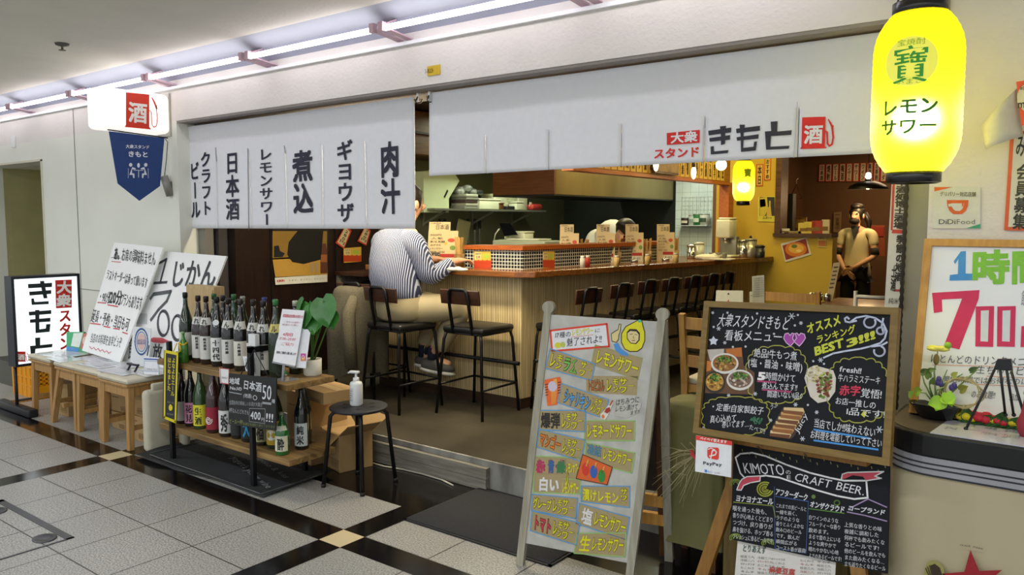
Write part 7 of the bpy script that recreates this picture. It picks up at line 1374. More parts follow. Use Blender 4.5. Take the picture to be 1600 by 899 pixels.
q = aZ(1607, 662, TT); q.y = 2.98; q.x = aY(1604, 640, 2.98).x; t = thing('red_figure', 'dark red round ornament at the right edge of the black table', 'ornament', V3((q.x, q.y, TT))); mb = MB(); mb.lathe([(.012, 0), (.022, .02), (.026, .05), (.015, .08), (.008, .13), (.002, .14)], (q.x, q.y, TT), 20); mb.build('body', C('8f2a3a'), t); mb = MB(); mb.ball((q.x, q.y, TT + .145), .012, 10, 8); mb.build('top_knob', C('c9b9a8'), t)
# ================================================================== A-board
TL, TR, BR, BL = V3((-1.86, 2.713, 1.084)), V3((-1.424, 2.823, 1.077)), V3((-1.503, 2.746, .09)), V3((-1.935, 2.636, .10))
Ux = ((TR - TL) + (BR - BL)).normalized(); t = thing('a_board_menu', 'grey A-frame menu board with brown lemon sour labels', 'sign board', (-1.72, 2.9, 0))
ab = M('a_board_grey', 'a9a9a2', .35, col2='c2c1ba', scale=16, detail=5); wf = wood('weathered_white', 'a8a493', '8b8675', 2, .6)
mb = MB(); p = board(mb, (TL, TR, BR, BL), .012, (820, 485, .22798)); mb.build('front_sheet', ab, t)
for a, b in ((TL, BL), (TR, BR)):
    s = -1 if a is TL else 1; dn = (b - a).normalized(); e = a + dn * ((a.z) / -dn.z); mb = MB(); mb.bar(a + Ux * s * .016 - dn * .03 + p.N * -.01, e + Ux * s * .016 + p.N * -.01, .032, .03, up=p.N); mb.build('front_leg', wf, t)
    mb = MB(); q = a + Ux * s * .016 - dn * .03 - p.N * .01; mb.tube([q + p.N * .017, q - p.N * .017], .026, 14); mb.build('hinge', wf, t)
dk = wood('a_board_brown', '5b3a20', '43290f', 2, .5); Bk = -p.N; Bk.z = 0; Bk.normalize()
for a, s in ((TL, -1), (TR, 1)):
    e = V3((a.x, a.y, 0)) + Bk * .24 + Ux * s * .016; mb = MB(); mb.bar(a + Ux * s * .016 + Bk * .03, e, .035, .03, up=p.N); mb.build('rear_leg', wf if s > 0 else dk, t)
eL, eR = TL + Bk * .03, TR + Bk * .03; fL_, fR_ = V3((TL.x, TL.y, 0)) + Bk * .24, V3((TR.x, TR.y, 0)) + Bk * .24
mb = MB(); mb.slab([eL.lerp(fL_, .06), eR.lerp(fR_, .06), eR.lerp(fR_, .70), eL.lerp(fL_, .70)], Bk * -1, .01); mb.build('rear_sheet', M('rear_dark', '3a302a', .35, var=.3, scale=5), t)
for f in (.74, .82): mb = MB(); mb.bar(eL.lerp(fL_, f), eR.lerp(fR_, f), .03, .05); mb.build('rear_rail', pinef, t)
mb = MB(); mb.bar(eR.lerp(fR_, .05) + Ux * .0, eR.lerp(fR_, .98), .05, .02, up=p.N); mb.build('rear_stile', dk, t)
KB = 'a3926a'; YE = 'd9d21e'; bluee, greene = '5a9bd0', '8fc06a'
def lab(quad, words, edge=None, l=0):
    p.poly(quad, KB, l)
    if edge: p.line(quad, .004, edge, l + 1, closed=True)
    (x0, y0), (x1, y1), (x2, y2), (x3, y3) = quad
    def B(a, b):
        xt, yt, xb, yb = x0 + (x1 - x0) * a, y0 + (y1 - y0) * a, x3 + (x2 - x3) * a, y3 + (y2 - y3) * a
        return (xt + (xb - xt) * b, yt + (yb - yt) * b)
    for w in words:
        st, a0, a1, b0, b1, c = w[:6]
        kj_ = any(ord(q) > 0x4dff for q in st)
        if not kj_: p.text(st, B(a0, b1), B(a1, b1), B(a0, b0), '3a3413', bold=.08 if len(st) < 6 else .06, l=l + 2)
        p.text(st, B(a0, b1), B(a1, b1), B(a0, b0), c, bold=.03, l=l + 3)
def sour(a0=.5, a1=.97): m = a0 + (a1 - a0) * .45; return [('レ', a0, a0 + (m - a0) * .5, .12, .9, YE), ('モ', a0 + (m - a0) * .5, m, .1, .5, YE), ('ン', a0 + (m - a0) * .5, m, .5, .9, YE), ('サ', m, m + (a1 - m) * .55, .08, .48, YE), ('ワ', m, m + (a1 - m) * .55, .5, .92, YE), ('ー', m + (a1 - m) * .55, a1, .35, .65, YE)]
p.poly([(172, 140), (562, 92), (580, 250), (186, 282)], 'dcdde0', 0); p.line([(176, 140), (562, 94), (578, 248), (188, 280)], .008, 'd8402a', 1, closed=True)
p.words([('17種の', (208, 194), (318, 184), (210, 150), '2c2c30', {}), ('レモンサワー', (322, 180), (470, 164), (322, 128), YE, dict(bold=.03)), ('に', (476, 156), (520, 150), (478, 126), '5a5a5e', {}), ('魅了されよ!!', (286, 254), (528, 226), (290, 190), '2c2c30', dict(jit=.06))]); p.line([(322, 184), (470, 168)], .002, 'd86a5a'); p.disc((228, 240), 22, 20, 'd6cf3a', 2); p.disc((262, 236), 16, 20, 'b9bf5a', 2)
# drawn lemon with a thumb
p.poly([(775, 66), (806, 70), (812, 100), (826, 150), (826, 210), (806, 262), (772, 286), (720, 286), (684, 268), (660, 222), (660, 160), (690, 110), (740, 84)], '3a3413', 1); p.poly([(776, 72), (801, 76), (806, 104), (820, 152), (820, 208), (801, 257), (770, 279), (722, 279), (688, 263), (667, 220), (667, 162), (695, 115), (742, 90)], YE, 2); p.disc((788, 74), 14, 10, '4fae8a', 3)
p.poly([(700, 150), (720, 128), (766, 130), (790, 156), (788, 206), (764, 232), (726, 228), (700, 196)], '2a2418', 3); p.poly([(706, 156), (726, 142), (766, 146), (782, 166), (780, 204), (760, 226), (728, 222), (706, 192)], 'd9c88f', 4)
p.line([(722, 166), (740, 162)], .002, '2a2418', 5); p.line([(756, 164), (772, 170)], .002, '2a2418', 5); p.line([(748, 176), (744, 190), (752, 192)], .0015, '2a2418', 5); p.line([(736, 208), (756, 206)], .003, '8f3a2a', 5)
p.poly([(592, 160), (620, 140), (638, 132), (646, 92), (662, 94), (658, 140), (648, 170), (646, 200), (630, 224), (596, 214)], '3a3413', 1); p.poly([(597, 163), (622, 146), (642, 136), (650, 98), (658, 98), (653, 140), (643, 170), (641, 198), (627, 218), (600, 209)], 'd9c88f', 2); p.poly([(608, 232), (640, 224), (660, 262), (712, 300), (704, 316), (650, 300), (624, 276)], '4a8fd0', 2)
lab([(484, 238), (806, 330), (776, 474), (456, 370)], [('レモンサワー', .06, .97, .1, .92, YE)], '9a9a64')
lab([(174, 262), (482, 368), (458, 480), (142, 398)], [('レ', .05, .18, .12, .9, YE), ('モ', .18, .32, .1, .5, YE), ('ン', .18, .32, .5, .9, YE), ('ラ', .34, .5, .1, .9, '6fbf4a'), ('イ', .5, .62, .1, .5, '6fbf4a'), ('ム', .5, .66, .5, .92, '6fbf4a'), ('サ', .7, .84, .06, .46, YE), ('ワ', .7, .84, .5, .92, YE), ('ー', .84, .97, .3, .6, YE)], bluee, 1)
lab([(420, 450), (776, 452), (768, 584), (422, 566)], [('トロピカル', .03, .36, .15, .9, 'b5652a')] + sour(.38, .95), None)
p.poly([(134, 478), (242, 456), (252, 490), (222, 648), (156, 656)], 'e2662a', 1); p.poly([(176, 486), (218, 480), (226, 530), (212, 640), (184, 644)], 'e08a3a', 2); p.disc((192, 522), 32, 36, 'c9bccc', 3); p.poly([(196, 474), (220, 470), (226, 520)], 'e0b04a', 3)
for i in range(5): p.line([(140 + i * 1, 510 + i * 18), (160, 506 + i * 18)], .003, '222', 3); p.line([(228, 496 + i * 18), (246, 492 + i * 18)], .003, '222', 3)
lab([(254, 502), (574, 612), (546, 742), (226, 632)], [('シャリキン', .1, .66, .12, .92, '4f9fe0')] + sour(.68, .96), bluee, 2)
p.poly([(604, 616), (610, 630), (588, 680), (572, 720), (552, 752), (522, 744), (520, 712), (552, 680), (572, 652)], 'd9d4c8', 4); p.poly([(560, 672), (584, 664), (588, 690), (566, 708), (546, 696)], 'a3342c', 5); p.line([(604, 620), (586, 650)], .006, 'a8502c', 5); p.disc((538, 728), 10, 14, 'd87a3a', 5)
p.poly([(624, 630), (780, 606), (800, 640), (782, 700), (700, 740), (612, 720)], 'b9b8b0', 3); p.words([('はちみつに', (622, 658), (786, 636), (626, 606), '3a3a3c', dict(jit=.06, l=5)), ('レモン漬けて', (616, 702), (776, 682), (622, 656), '3a3a3c', dict(jit=.06, l=5)), ('ます!!', (720, 722), (784, 706), (724, 690), '3a3a3c', dict(l=5))]); 
lab([(100, 686), (418, 686), (414, 832), (98, 818)], [('爆弾', .04, .46, .08, .92, '2a2522')] + sour(.48, .95), bluee, 2)
lab([(412, 756), (754, 758), (752, 894), (408, 892)], [('レモネードサワー', .04, .95, .12, .9, YE)], greene, 1)
p.fr = (810, 670, .25463)
lab([(128, 2), (412, 70), (384, 200), (114, 112)], [('マンゴー', .04, .52, .1, .9, 'e0701e')] + sour(.54, .94), bluee, 1)
lab([(414, 84), (716, 150), (696, 272), (560, 240), ][:3] + [(408, 200)], [('凍結', .03, .34, .0, .62, '4a7f9a'), ('レモンサワー', .36, .97, .05, .72, YE)], greene, 1)
lab([(98, 168), (386, 180), (380, 400), (92, 392)], [('赤・青・緑', .05, .66, .06, .46, '7a4a5a')] + sour(.68, .96)[:1], greene, 0)
p.text('赤', (108, 272), (166, 274), (110, 190), 'b5345a', bold=.05, l=4); p.text('青', (184, 272), (222, 274), (186, 192), '3a5f9a', bold=.05, l=4); p.text('緑', (236, 274), (288, 276), (238, 198), '3a7a4a', bold=.05, l=4); p.rect((104, 186), (290, 276), KB, 3); p.text('レモンサワー', (292, 274), (376, 278), (294, 204), YE, bold=.04, l=4)
p.words([('白い', (122, 382), (250, 390), (126, 296), 'dcdcdc', dict(bold=.05)), ('レモンサワー', (266, 404), (370, 408), (268, 322), YE, dict(bold=.05))]); p.line([(278, 308), (384, 316)], .003, greene)
p.poly([(396, 158), (578, 236), (546, 344), (356, 306)], 'd8622a', 4); p.line([(396, 158), (578, 236), (546, 344), (356, 306)], .003, '3a2a1a', 5, closed=True)
for xx, yy, cc_ in ((414, 248, 'cf3a2a'), (464, 264, '2f5fb0'), (512, 290, '2f8a3a')): p.disc((xx, yy), 22, 40, cc_, 6); p.line([(xx + 16, yy - 56), (xx + 4, yy - 20)], .006, 'e0a04a', 6)
lab([(388, 352), (684, 354), (682, 484), (386, 446)], [('漬けレモン', .03, .78, .12, .92, YE), ('サ', .8, .96, .08, .42, YE), ('ワ', .8, .96, .4, .7, YE), ('ー', .82, .94, .7, .9, YE)], bluee, 1)
lab([(86, 402), (364, 426), (352, 552), (82, 500)], [('グレープ', .03, .44, .15, .85, YE)] + sour(.46, .94), bluee, 2)
lab([(376, 458), (682, 544), (660, 680), (356, 582)], [('塩', .08, .3, .1, .92, 'd9d9d9'), ('レモンサワー', .32, .97, .12, .85, YE)], bluee, 2)
lab([(86, 504), (376, 578), (356, 714), (74, 624)], [('トマト', .05, .44, .1, .92, 'c9344a')] + sour(.46, .92), bluee, 3)
lab([(364, 642), (662, 640), (654, 786), (342, 764)], [('生', .08, .3, .08, .9, YE), ('レモンサワー', .32, .96, .12, .85, YE)], greene, 3)
p.done(t)
# ================================================================== easel with two chalkboards
cTL, cTR, cBR, cBL = V3((-1.262, 2.916, 1.161)), V3((-.547, 2.831, 1.189)), V3((-.531, 2.711, .688)), V3((-1.245, 2.796, .661))
cU = ((cTR - cTL) + (cBR - cBL)).normalized(); cV = ((cTL - cBL) + (cTR - cBR)); cV = (cV - cU * cV.dot(cU)).normalized(); cN = cU.cross(cV)
if cN.dot(EYEV - cTL) < 0: cN = -cN
t = thing('framed_chalkboard', 'wood framed chalkboard with food photos and coloured chalk menu on an easel', 'chalkboard', (cBL + cBR) / 2)
olive = wood('frame_olive', '84692f', '6f5724', 0, .5)
f_ = .024
def cbar(a, b): mb = MB(); mb.bar(a, b, f_, .028, up=cN); mb.build('frame_bar', olive, t)
iTL, iTR, iBR, iBL = cTL + cU * f_ / 2 - cV * f_ / 2, cTR - cU * f_ / 2 - cV * f_ / 2, cBR - cU * f_ / 2 + cV * f_ / 2, cBL + cU * f_ / 2 + cV * f_ / 2
cbar(iTL + cV * f_ / 2, iBL - cV * f_ / 2); cbar(iTR + cV * f_ / 2, iBR - cV * f_ / 2); cbar(iTL + cU * f_ / 2, iTR - cU * f_ / 2); cbar(iBL + cU * f_ / 2, iBR - cU * f_ / 2)
mb = MB(); p = board(mb, (cTL + cU * f_ - cV * f_, cTR - cU * f_ - cV * f_, cBR - cU * f_ + cV * f_, cBL + cU * f_ + cV * f_), .008, (1080, 450, .30035)); mb.build('slate', M('slate_black', '14161c', .6, var=.12, scale=4, spec=.25), t)
Wh, Yl, Rs = 'd3d6da', 'c4c93a', 'c9304f'
kj = dict(jit=.06, bold=.012)
p.words([('大衆スタンドきもと', (132, 204), (508, 226), (150, 130), Wh, kj), ('看板メニュー', (172, 276), (476, 290), (178, 214), Wh, kj), ('絶品!牛もつ煮', (326, 362), (552, 382), (330, 312), Wh, kj), ('(塩・醤油・味噌)', (296, 412), (580, 440), (300, 362), Wh, kj), ('5', (346, 484), (386, 486), (352, 430), 'e6e6e6', dict(bold=.06)), ('時間かけて', (386, 482), (544, 496), (390, 436), Wh, kj), ('煮込んでます!!', (366, 528), (552, 540), (372, 488), Wh, kj), ('間違いない1品♢', (394, 570), (592, 584), (398, 532), Wh, kj),
         ('・定番!自家製餃子', (96, 638), (376, 664), (104, 596), Wh, kj), ('真心込めて', (98, 706), (238, 700), (100, 662), Wh, kj), ('巻いてます…', (158, 732), (302, 728), (164, 692), Wh, kj), ('たべて!!', (300, 738), (384, 764), (306, 708), Wh, dict(jit=.1)), ('fresh!!', (770, 440), (886, 452), (776, 402), Wh, dict(bold=.02)), ('牛ハラミステーキ', (762, 490), (984, 506), (768, 446), Wh, kj), ('赤字', (768, 560), (880, 566), (776, 504), Rs, dict(bold=.03)), ('覚悟!', (880, 572), (992, 582), (886, 520), Wh, kj), ('お店一推しの', (748, 606), (962, 634), (752, 566), Wh, kj), ('1品です!', (806, 662), (1010, 682), (812, 620), Wh, kj), ('当店でしか!!味わえない', (636, 728), (958, 782), (642, 676), Wh, kj), ('お料理を堪能していって下さい', (618, 784), (992, 836), (624, 738), Wh, kj),
         ('オススメ', (606, 246), (786, 196), (596, 184), Yl, dict(bold=.03)), ('ランキング', (654, 296), (860, 236), (648, 250), Yl, dict(bold=.025)), ('BEST', (648, 360), (800, 312), (640, 300), Yl, dict(bold=.05)), ('3!!!', (812, 318), (966, 268), (806, 262), Yl, dict(bold=.04)), ('うふ', (410, 640), (452, 622), (412, 604), Wh, {}), ('Juicy', (560, 764), (614, 664), (530, 740), Wh, {})])
def cloud(cx, cy, rx, ry, n, c, a0=0, skip=()):
    pts = []
    for i in range(n):
        for k in range(5):
            a = a0 + 2 * PI * (i + k / 5) / n; b = 1 + .07 * math.sin(PI * k / 5); pts.append((cx + math.copysign(abs(math.cos(a)) ** .7, math.cos(a)) * rx * b, cy + math.copysign(abs(math.sin(a)) ** .7, math.sin(a)) * ry * b))
    p.line(pts, .0035, c, 1, closed=True)
cloud(446, 452, 152, 142, 18, 'a5a546'); cloud(232, 668, 168, 96, 18, 'a5a546'); cloud(868, 532, 152, 160, 18, 'a5a546')
p.line([(346, 486), (442, 492)], .006, 'a83a6a'); p.line([(372, 530), (520, 542)], .006, 'a83a6a'); p.line([(640, 738), (930, 784)], .006, '3f8fd6'); p.line([(640, 794), (972, 842)], .006, '3f8fd6')
for hx in (516, 562): p.poly([(hx - 34, 262), (hx - 26, 240), (hx - 10, 236), (hx, 248), (hx + 10, 236), (hx + 28, 242), (hx + 34, 262), (hx + 18, 286), (hx + 2, 304), (hx - 20, 286)], 'a03fa0', 1); p.line([(hx - 34, 262), (hx - 26, 240), (hx - 10, 236), (hx, 248), (hx + 10, 236), (hx + 28, 242), (hx + 34, 262), (hx + 18, 286), (hx + 2, 304), (hx - 20, 286)], .003, 'd9b8dc', 2, closed=True)
def star(cx, cy, r, c, fill=True): p.poly([(cx + math.cos(-PI / 2 + i * PI / 5) * r * (1 if i % 2 == 0 else .55), cy + math.sin(-PI / 2 + i * PI / 5) * r * (1 if i % 2 == 0 else .55)) for i in range(10)], c, 1)
star(117, 277, 26, 'c9d0e0')
for sx, sy, r in ((144, 212, 11), (113, 130, 7), (176, 286, 8), (524, 148, 17), (572, 184, 9), (196, 560, 8), (334, 552, 10), (674, 376, 12), (654, 648, 9), (580, 786, 12), (544, 608, 10), (980, 738, 18), (66, 730, 8), (414, 690, 8)):
    for a in range(3): p.line([(sx - math.cos(a * 1.05) * r, sy - math.sin(a * 1.05) * r), (sx + math.cos(a * 1.05) * r, sy + math.sin(a * 1.05) * r)], .0028, 'c2c9d4')
for sx, sy in ((190, 130), (344, 134), (556, 142), (540, 196), (118, 204), (432, 240), (284, 306), (218, 308), (636, 382), (692, 396), (608, 610)): p.disc((sx, sy), 6, 6, 'b9c0c9', 1, 10)
p.line([(860, 172), (826, 180), (804, 176), (800, 160), (812, 152), (822, 162)], .006, 'c2c9e0'); p.line([(826, 180), (860, 156), (910, 146), (960, 158), (1000, 186), (1018, 226), (1008, 264), (984, 288), (930, 306), (880, 318), (800, 330), (740, 342), (690, 364)], .006, 'c2c9e0'); p.arc((930, 180), 30, 28, -.5, 4.6, .006, 'c2c9e0'); p.arc((986, 224), 20, 18, -1, 5, .006, 'c2c9e0'); p.line([(1000, 160), (992, 200), (1000, 230)], .006, 'c2c9e0'); p.line([(940, 306), (990, 300), (1020, 284)], .006, 'c2c9e0'); p.arc((980, 330), 28, 26, -1.2, 3.4, .006, 'c2c9e0')
# food photographs on the board
rr = random.Random(11)
def blobs(cx, cy, rx, ry, n, cols, s, l):
    for i in range(n):
        a, k = rr.uniform(0, 6.28), rr.random() ** .5; x, y = cx + math.cos(a) * k * rx, cy + math.sin(a) * k * ry; z = s * rr.uniform(.6, 1.3); p.poly([(x + math.cos(b + a) * z * rr.uniform(.7, 1.1), y + math.sin(b + a) * z * .8) for b in [0, 1.1, 2.2, 3.2, 4.2, 5.2]], cols[i % len(cols)], l)
p.poly([(84, 320), (264, 310), (274, 404), (330, 440), (330, 556), (72, 548)], '5e3d22', 0); p.poly([(180, 320), (264, 310), (266, 360), (190, 356)], 'b3651e', 1); p.poly([(84, 322), (172, 318), (170, 370), (100, 380)], 'b9b2aa', 1); p.poly([(82, 380), (110, 384), (104, 430), (80, 436)], 'c4752a', 1)
for bx, by, rx, ry, cols in ((176, 394, 72, 54, ['b98a3a', '8a5a24', 'd0b064', '5a3a18']), (124, 492, 54, 58, ['c99a3a', 'b5822c', 'd9b75a', '6a4a1c']), (255, 480, 70, 54, ['b9a48f', '7d6250', 'cfc4b4', '5f4a3a'])):
    p.disc((bx, by), rx, ry, 'd6d2cb' if bx != 124 else '2a241e', 2); p.disc((bx, by - 2), rx * .86, ry * .8, cols[1], 3); blobs(bx, by, rx * .7, ry * .62, 40, cols, 9, 4); blobs(bx + 2, by - ry * .42, rx * .5, ry * .36, 44, ['3f6f1e', '5a8f2a', '2c5214', '78a83a'], 6, 5)
p.poly([(590, 470), (604, 424), (640, 404), (690, 416), (740, 430), (754, 470), (750, 540), (716, 588), (660, 600), (620, 566)], 'cfc9bb', 1); blobs(640, 450, 42, 42, 50, ['d9d0a0', 'c9bd84', 'e3dcc0'], 9, 2); blobs(692, 520, 46, 56, 70, ['8f3a30', 'a5524a', '6a3a20', 'b9744a', '6a8a34'], 9, 2); blobs(702, 476, 30, 36, 40, ['6a8a34', 'a8b84a', '8a3a34', '4f6a24'], 8, 3)
p.poly([(440, 690), (480, 622), (584, 622), (590, 668), (540, 770), (520, 788), (414, 740)], '3a2a20', 1)
for i in range(6): y0 = 622 + i * 24; x0 = 484 - i * 14; p.poly([(x0, y0), (x0 + 100, y0 + 4), (x0 + 108, y0 + 26), (x0 + 96, y0 + 44), (x0 - 4, y0 + 30)], ['d3b684', 'c79a5e', 'd9bd8a'][i % 3], 2); p.poly([(x0 - 2, y0 + 14), (x0 + 104, y0 + 24), (x0 + 96, y0 + 44), (x0 - 4, y0 + 30)], ['7a4a22', '8f5a2a', '6a3c1a'][i % 3], 3)
blobs(340, 692, 36, 18, 30, ['2f6a4a', '3f7a5a'], 6, 1); p.poly([(884, 660), (900, 640), (916, 650), (902, 676)], Yl, 2)
p.done(t, 'chalk_drawing')
# lower chalkboard
kTL, kTR, kBR, kBL = [v - cN * .03 for v in (V3((-1.108, 2.845, .623)), V3((-.56, 2.803, .653)), V3((-.541, 2.744, .31)), V3((-1.089, 2.787, .281)))]
kn = (kTR - kTL).cross(kTL - kBL).normalized(); kn = kn if kn.dot(EYEV - kTL) > 0 else -kn
kTL, kTR, kBR, kBL = [aP(u, v, kTL, kn) for u, v in ((1147, 690), (1390, 726), (1386, 897), (1141, 843))]
t = thing('chalkboard', 'unframed black chalkboard about craft beers below the framed chalkboard', 'chalkboard', (kBL + kBR) / 2); mb = MB(); p = board(mb, (kTL, kTR, kBR, kBL), .012, (1080, 660, .26583)); mb.build('slate', M('slate_black', '14161c'), t)
rb = [(262, 208), (290, 186), (360, 180), (440, 200), (560, 250), (700, 298), (820, 328), (900, 344), (1030, 344), (1038, 444), (960, 452), (860, 434), (740, 400), (620, 360), (520, 326), (440, 314), (370, 322), (318, 330), (290, 300), (262, 208)]
p.line(rb, .006, 'dfe2e4', 1); p.text('KIMOTO', (318, 310), (560, 324), (298, 222), 'd3d6da', bold=0); p.text('の', (554, 306), (590, 312), (554, 276), 'd3d6da'); p.text('E', (562, 336), (590, 340), (562, 306), 'd3d6da'); p.text('CRAFT BEER.', (602, 350), (1016, 440), (622, 286), 'd3d6da', bold=0)
for u_ in (): pass
p.poly([(300, 336), (330, 320), (408, 316), (406, 346), (350, 356), (310, 372), (296, 400), (270, 398), (284, 360)], 'c9475a', 2); p.line([(300, 336), (330, 320), (408, 316), (406, 346), (350, 356), (310, 372), (296, 400), (270, 398), (284, 360)], .004, 'dfe2e4', 3, closed=True)
p.poly([(884, 336), (890, 306), (920, 296), (1134, 290), (1080, 318), (1120, 330), (1030, 344), (1010, 320), (950, 312), (910, 330)], 'c9475a', 2); p.line([(884, 336), (890, 306), (920, 296), (1134, 290), (1080, 318), (1120, 330), (1030, 344)], .004, 'dfe2e4', 3)
for r_ in (46, 32, 18, 8): p.arc((436, 394), r_, r_ * .9, .3, 5.2, .005, 'a5a83a', 2)
for bx, by in ((262, 680), (450, 712), (262, 360)):
    for r_ in (34, 24, 12): p.arc((bx, by), r_, r_ * .7, 2.6, 6.6, .004, '7d8f34', 1)
p.disc((720, 438), 12, 12, '5a7a34', 1); p.arc((858, 474), 16, 14, 0, 2 * PI, .004, '5a7a34', 2)
kk = dict(jit=.05, bold=.02); k2 = dict(jit=.08, bold=.012)
p.words([('ヨナヨナエール', (260, 466), (482, 490), (266, 424), Wh, dict(bold=.035)), ('アフターダーク', (492, 428), (684, 466), (500, 386), Wh, dict(bold=.03)), ('オンザクラウド', (696, 500), (900, 536), (704, 460), Wh, dict(bold=.035)), ('コープランド', (918, 520), (1140, 550), (926, 486), Wh, dict(bold=.035))])
cols_ = [(244, 484, 484, .52, ['喉を通った後も、', '香りが心地よくとどまり', 'つづけ、戻り香りが', '鼻を抜ける、ホップ香る', 'フレッシュに香るビールです!']), (498, 472, 680, .5, ['これまでの黒ビールと', '一線を画く、', 'ラテのような', '香りとふくよかな', '飲み口のビール', 'です。飲んだ', '瞬間広がる', 'コースト香が最高!']), (690, 540, 884, .5, ['白ワインのような', 'フルーティーな香り', '飲めます。', 'まるで雲の上にいる', 'ような爽やかで', '晴れやかない心地', 'よさのあるビールです!']), (900, 582, 1144, .5, ['上質な香りとの味', '複雑に調和した', '何杯でも飲みたくな', 'るビールです!', '他のビールを飲んでも', 'また飲みたくなる…', '立ち返りたくなるビール'])]
for x0, y0, x1, _, ls in cols_:
    dh = (690 - y0) / len(ls) if x0 == 244 else (752 - y0) / len(ls) if x0 == 498 else (800 - y0) / len(ls) if x0 == 690 else (850 - y0) / len(ls)
    for i, s in enumerate(ls):
        sl = (x1 - x0) * .13; w_ = min(1, .35 + .07 * len(s)); yb = y0 + dh * (i + .9); p.text(s, (x0, yb), (x0 + (x1 - x0) * w_, yb + sl * w_), (x0 + 2, yb - dh * .8), 'bfc3c6', **k2)
p.line([(926, 510), (1040, 452), (1150, 500)], .004, '9a86b0'); p.line([(918, 528), (1020, 548), (1150, 582)], .004, '9a86b0'); p.line([(690, 508), (900, 536)], .003, '5a8a3a'); p.line([(496, 436), (690, 466)], .003, '3a5a9a'); p.line([(490, 380), (494, 740), (676, 770), (690, 470)], .003, '2a4a7a'); p.line([(250, 470), (482, 492), (496, 560)], .003, '7d8f34')
for i in range(22): x, y = 300 + i * 40, 160 + i * 4.6 + (i % 3) * 14; p.line([(x, y), (x + 3, y + 12)], .003, '8a8450')
p.done(t, 'chalk_drawing')
# easel wood
t = thing('wooden_easel', 'brown wooden easel carrying the two chalkboards', 'easel', (-.9, 2.75, 0)); ez = wood('easel_wood', '8f6526', '77511b', 2, .5)
yB = -cN; yB.z = 0; yB.normalize()
def onp(a): return a
for s, (u0, v0, u1, v1) in ((-1, (1152, 740, 1096, 905)), (1, (1330, 780, 1350, 905))):
    a = aP(u0, v0, kTL - kn * .04, kn); top = cTL.lerp(cTR, .2 if s < 0 else .8) - cN * .05; d = aP(u1, v1, kTL - kn * .04, kn) - a; d.normalize(); e = a + d * (a.z / -d.z)
    if s > 0: e = V3((-.57, 2.66, 0)) - kn * .04
    mb = MB(); mb.bar(a, e, .05, .025, up=kn); mb.bar(top, a, .05, .025, up=kn); mb.build('front_leg', ez, t)
a = (cTL + cTR) / 2 - cN * .075; mb = MB(); mb.bar(a, V3((a.x, a.y, 0)) + yB * .1, .045, .025); mb.build('rear_leg', ez, t)
for f in (.38, .62): q = cBL.lerp(cBR, f) ; mb = MB(); mb.tube([q - cV * .004 + cN * .03, q - cV * .03 - cN * .02], .003, 6); mb.build('peg', C('3a2e1a'), t)
mb = MB(); mb.bar(cBL.lerp(cBR, .12) - cN * .05, cBL.lerp(cBR, .88) - cN * .05, .04, .025); mb.build('cross_rail', ez, t)
# paper menu under, PayPay card
o_ = kBL - kn * .02
t, p = plac([(1154, 838), (1307, 872), (1302, 960), (1146, 930)], o_, kn, 'd3d0cb', 'white paper menu hanging under the craft beer chalkboard', 'paper_menu', 'menu', frame=(1080, 660, .26583))
p.words([('とりあえず', (300, 762), (440, 776), (304, 716), '3f5a54', dict(bold=.02)), ('麻婆豆腐', (458, 886), (610, 904), (462, 846), 'b5443a', dict(bold=.03))])
for i in range(7):
    for k, x in enumerate((290, 390, 470, 640, 740)): p.text(('枝豆三九', '冷奴二八', 'ポテトサラダ', 'たこわさ', 'キムチ')[(i + k) % 5], (x, 796 + i * 22 + k * 8), (x + 84, 802 + i * 22 + k * 8), (x, 780 + i * 22 + k * 8), ('6c6a6a', 'a5605a')[(i * k) % 2])
p.done(t)
pcs = [aP(u, v, cBL + cN * .03, cN) for u, v in ((1088, 680.5), (1143, 691), (1142, 746.5), (1086, 737))]
t = thing('payment_card', 'white payment card with a red top and red emblem hanging from the chalkboard corner', 'card', V3((pcs[3].x, pcs[3].y, pcs[3].z))); mb = MB(); p = board(mb, pcs, .004, (1080, 660, .26583)); mb.build('card', C('dcdfe3'), t)
p.poly([(28, 78), (240, 112), (240, 138), (26, 104)], 'd8352a', 0); p.text('ペイペイ使えます', (52, 104), (212, 128), (54, 84), 'e8e4e2', bold=.03)
p.poly([(104, 148), (158, 150), (164, 160), (162, 216), (152, 222), (104, 212), (96, 202), (96, 156)], 'd8352a', 1); p.line([(116, 216), (126, 168), (142, 166), (150, 176), (144, 192), (110, 200)], .0045, 'e8e4e2', 2); p.line([(100, 160), (118, 154), (140, 162)], .003, 'e8e4e2', 2); p.text('PayPay', (72, 252), (182, 262), (72, 226), '2f3036', bold=.02); p.poly([(80, 278), (94, 280), (94, 296), (80, 294)], '3f7fd0', 1); p.text('使える', (98, 296), (126, 300), (98, 284), '3f7fd0'); p.text('QR決済', (136, 302), (172, 306), (136, 292), '8a8f96'); p.done(t)
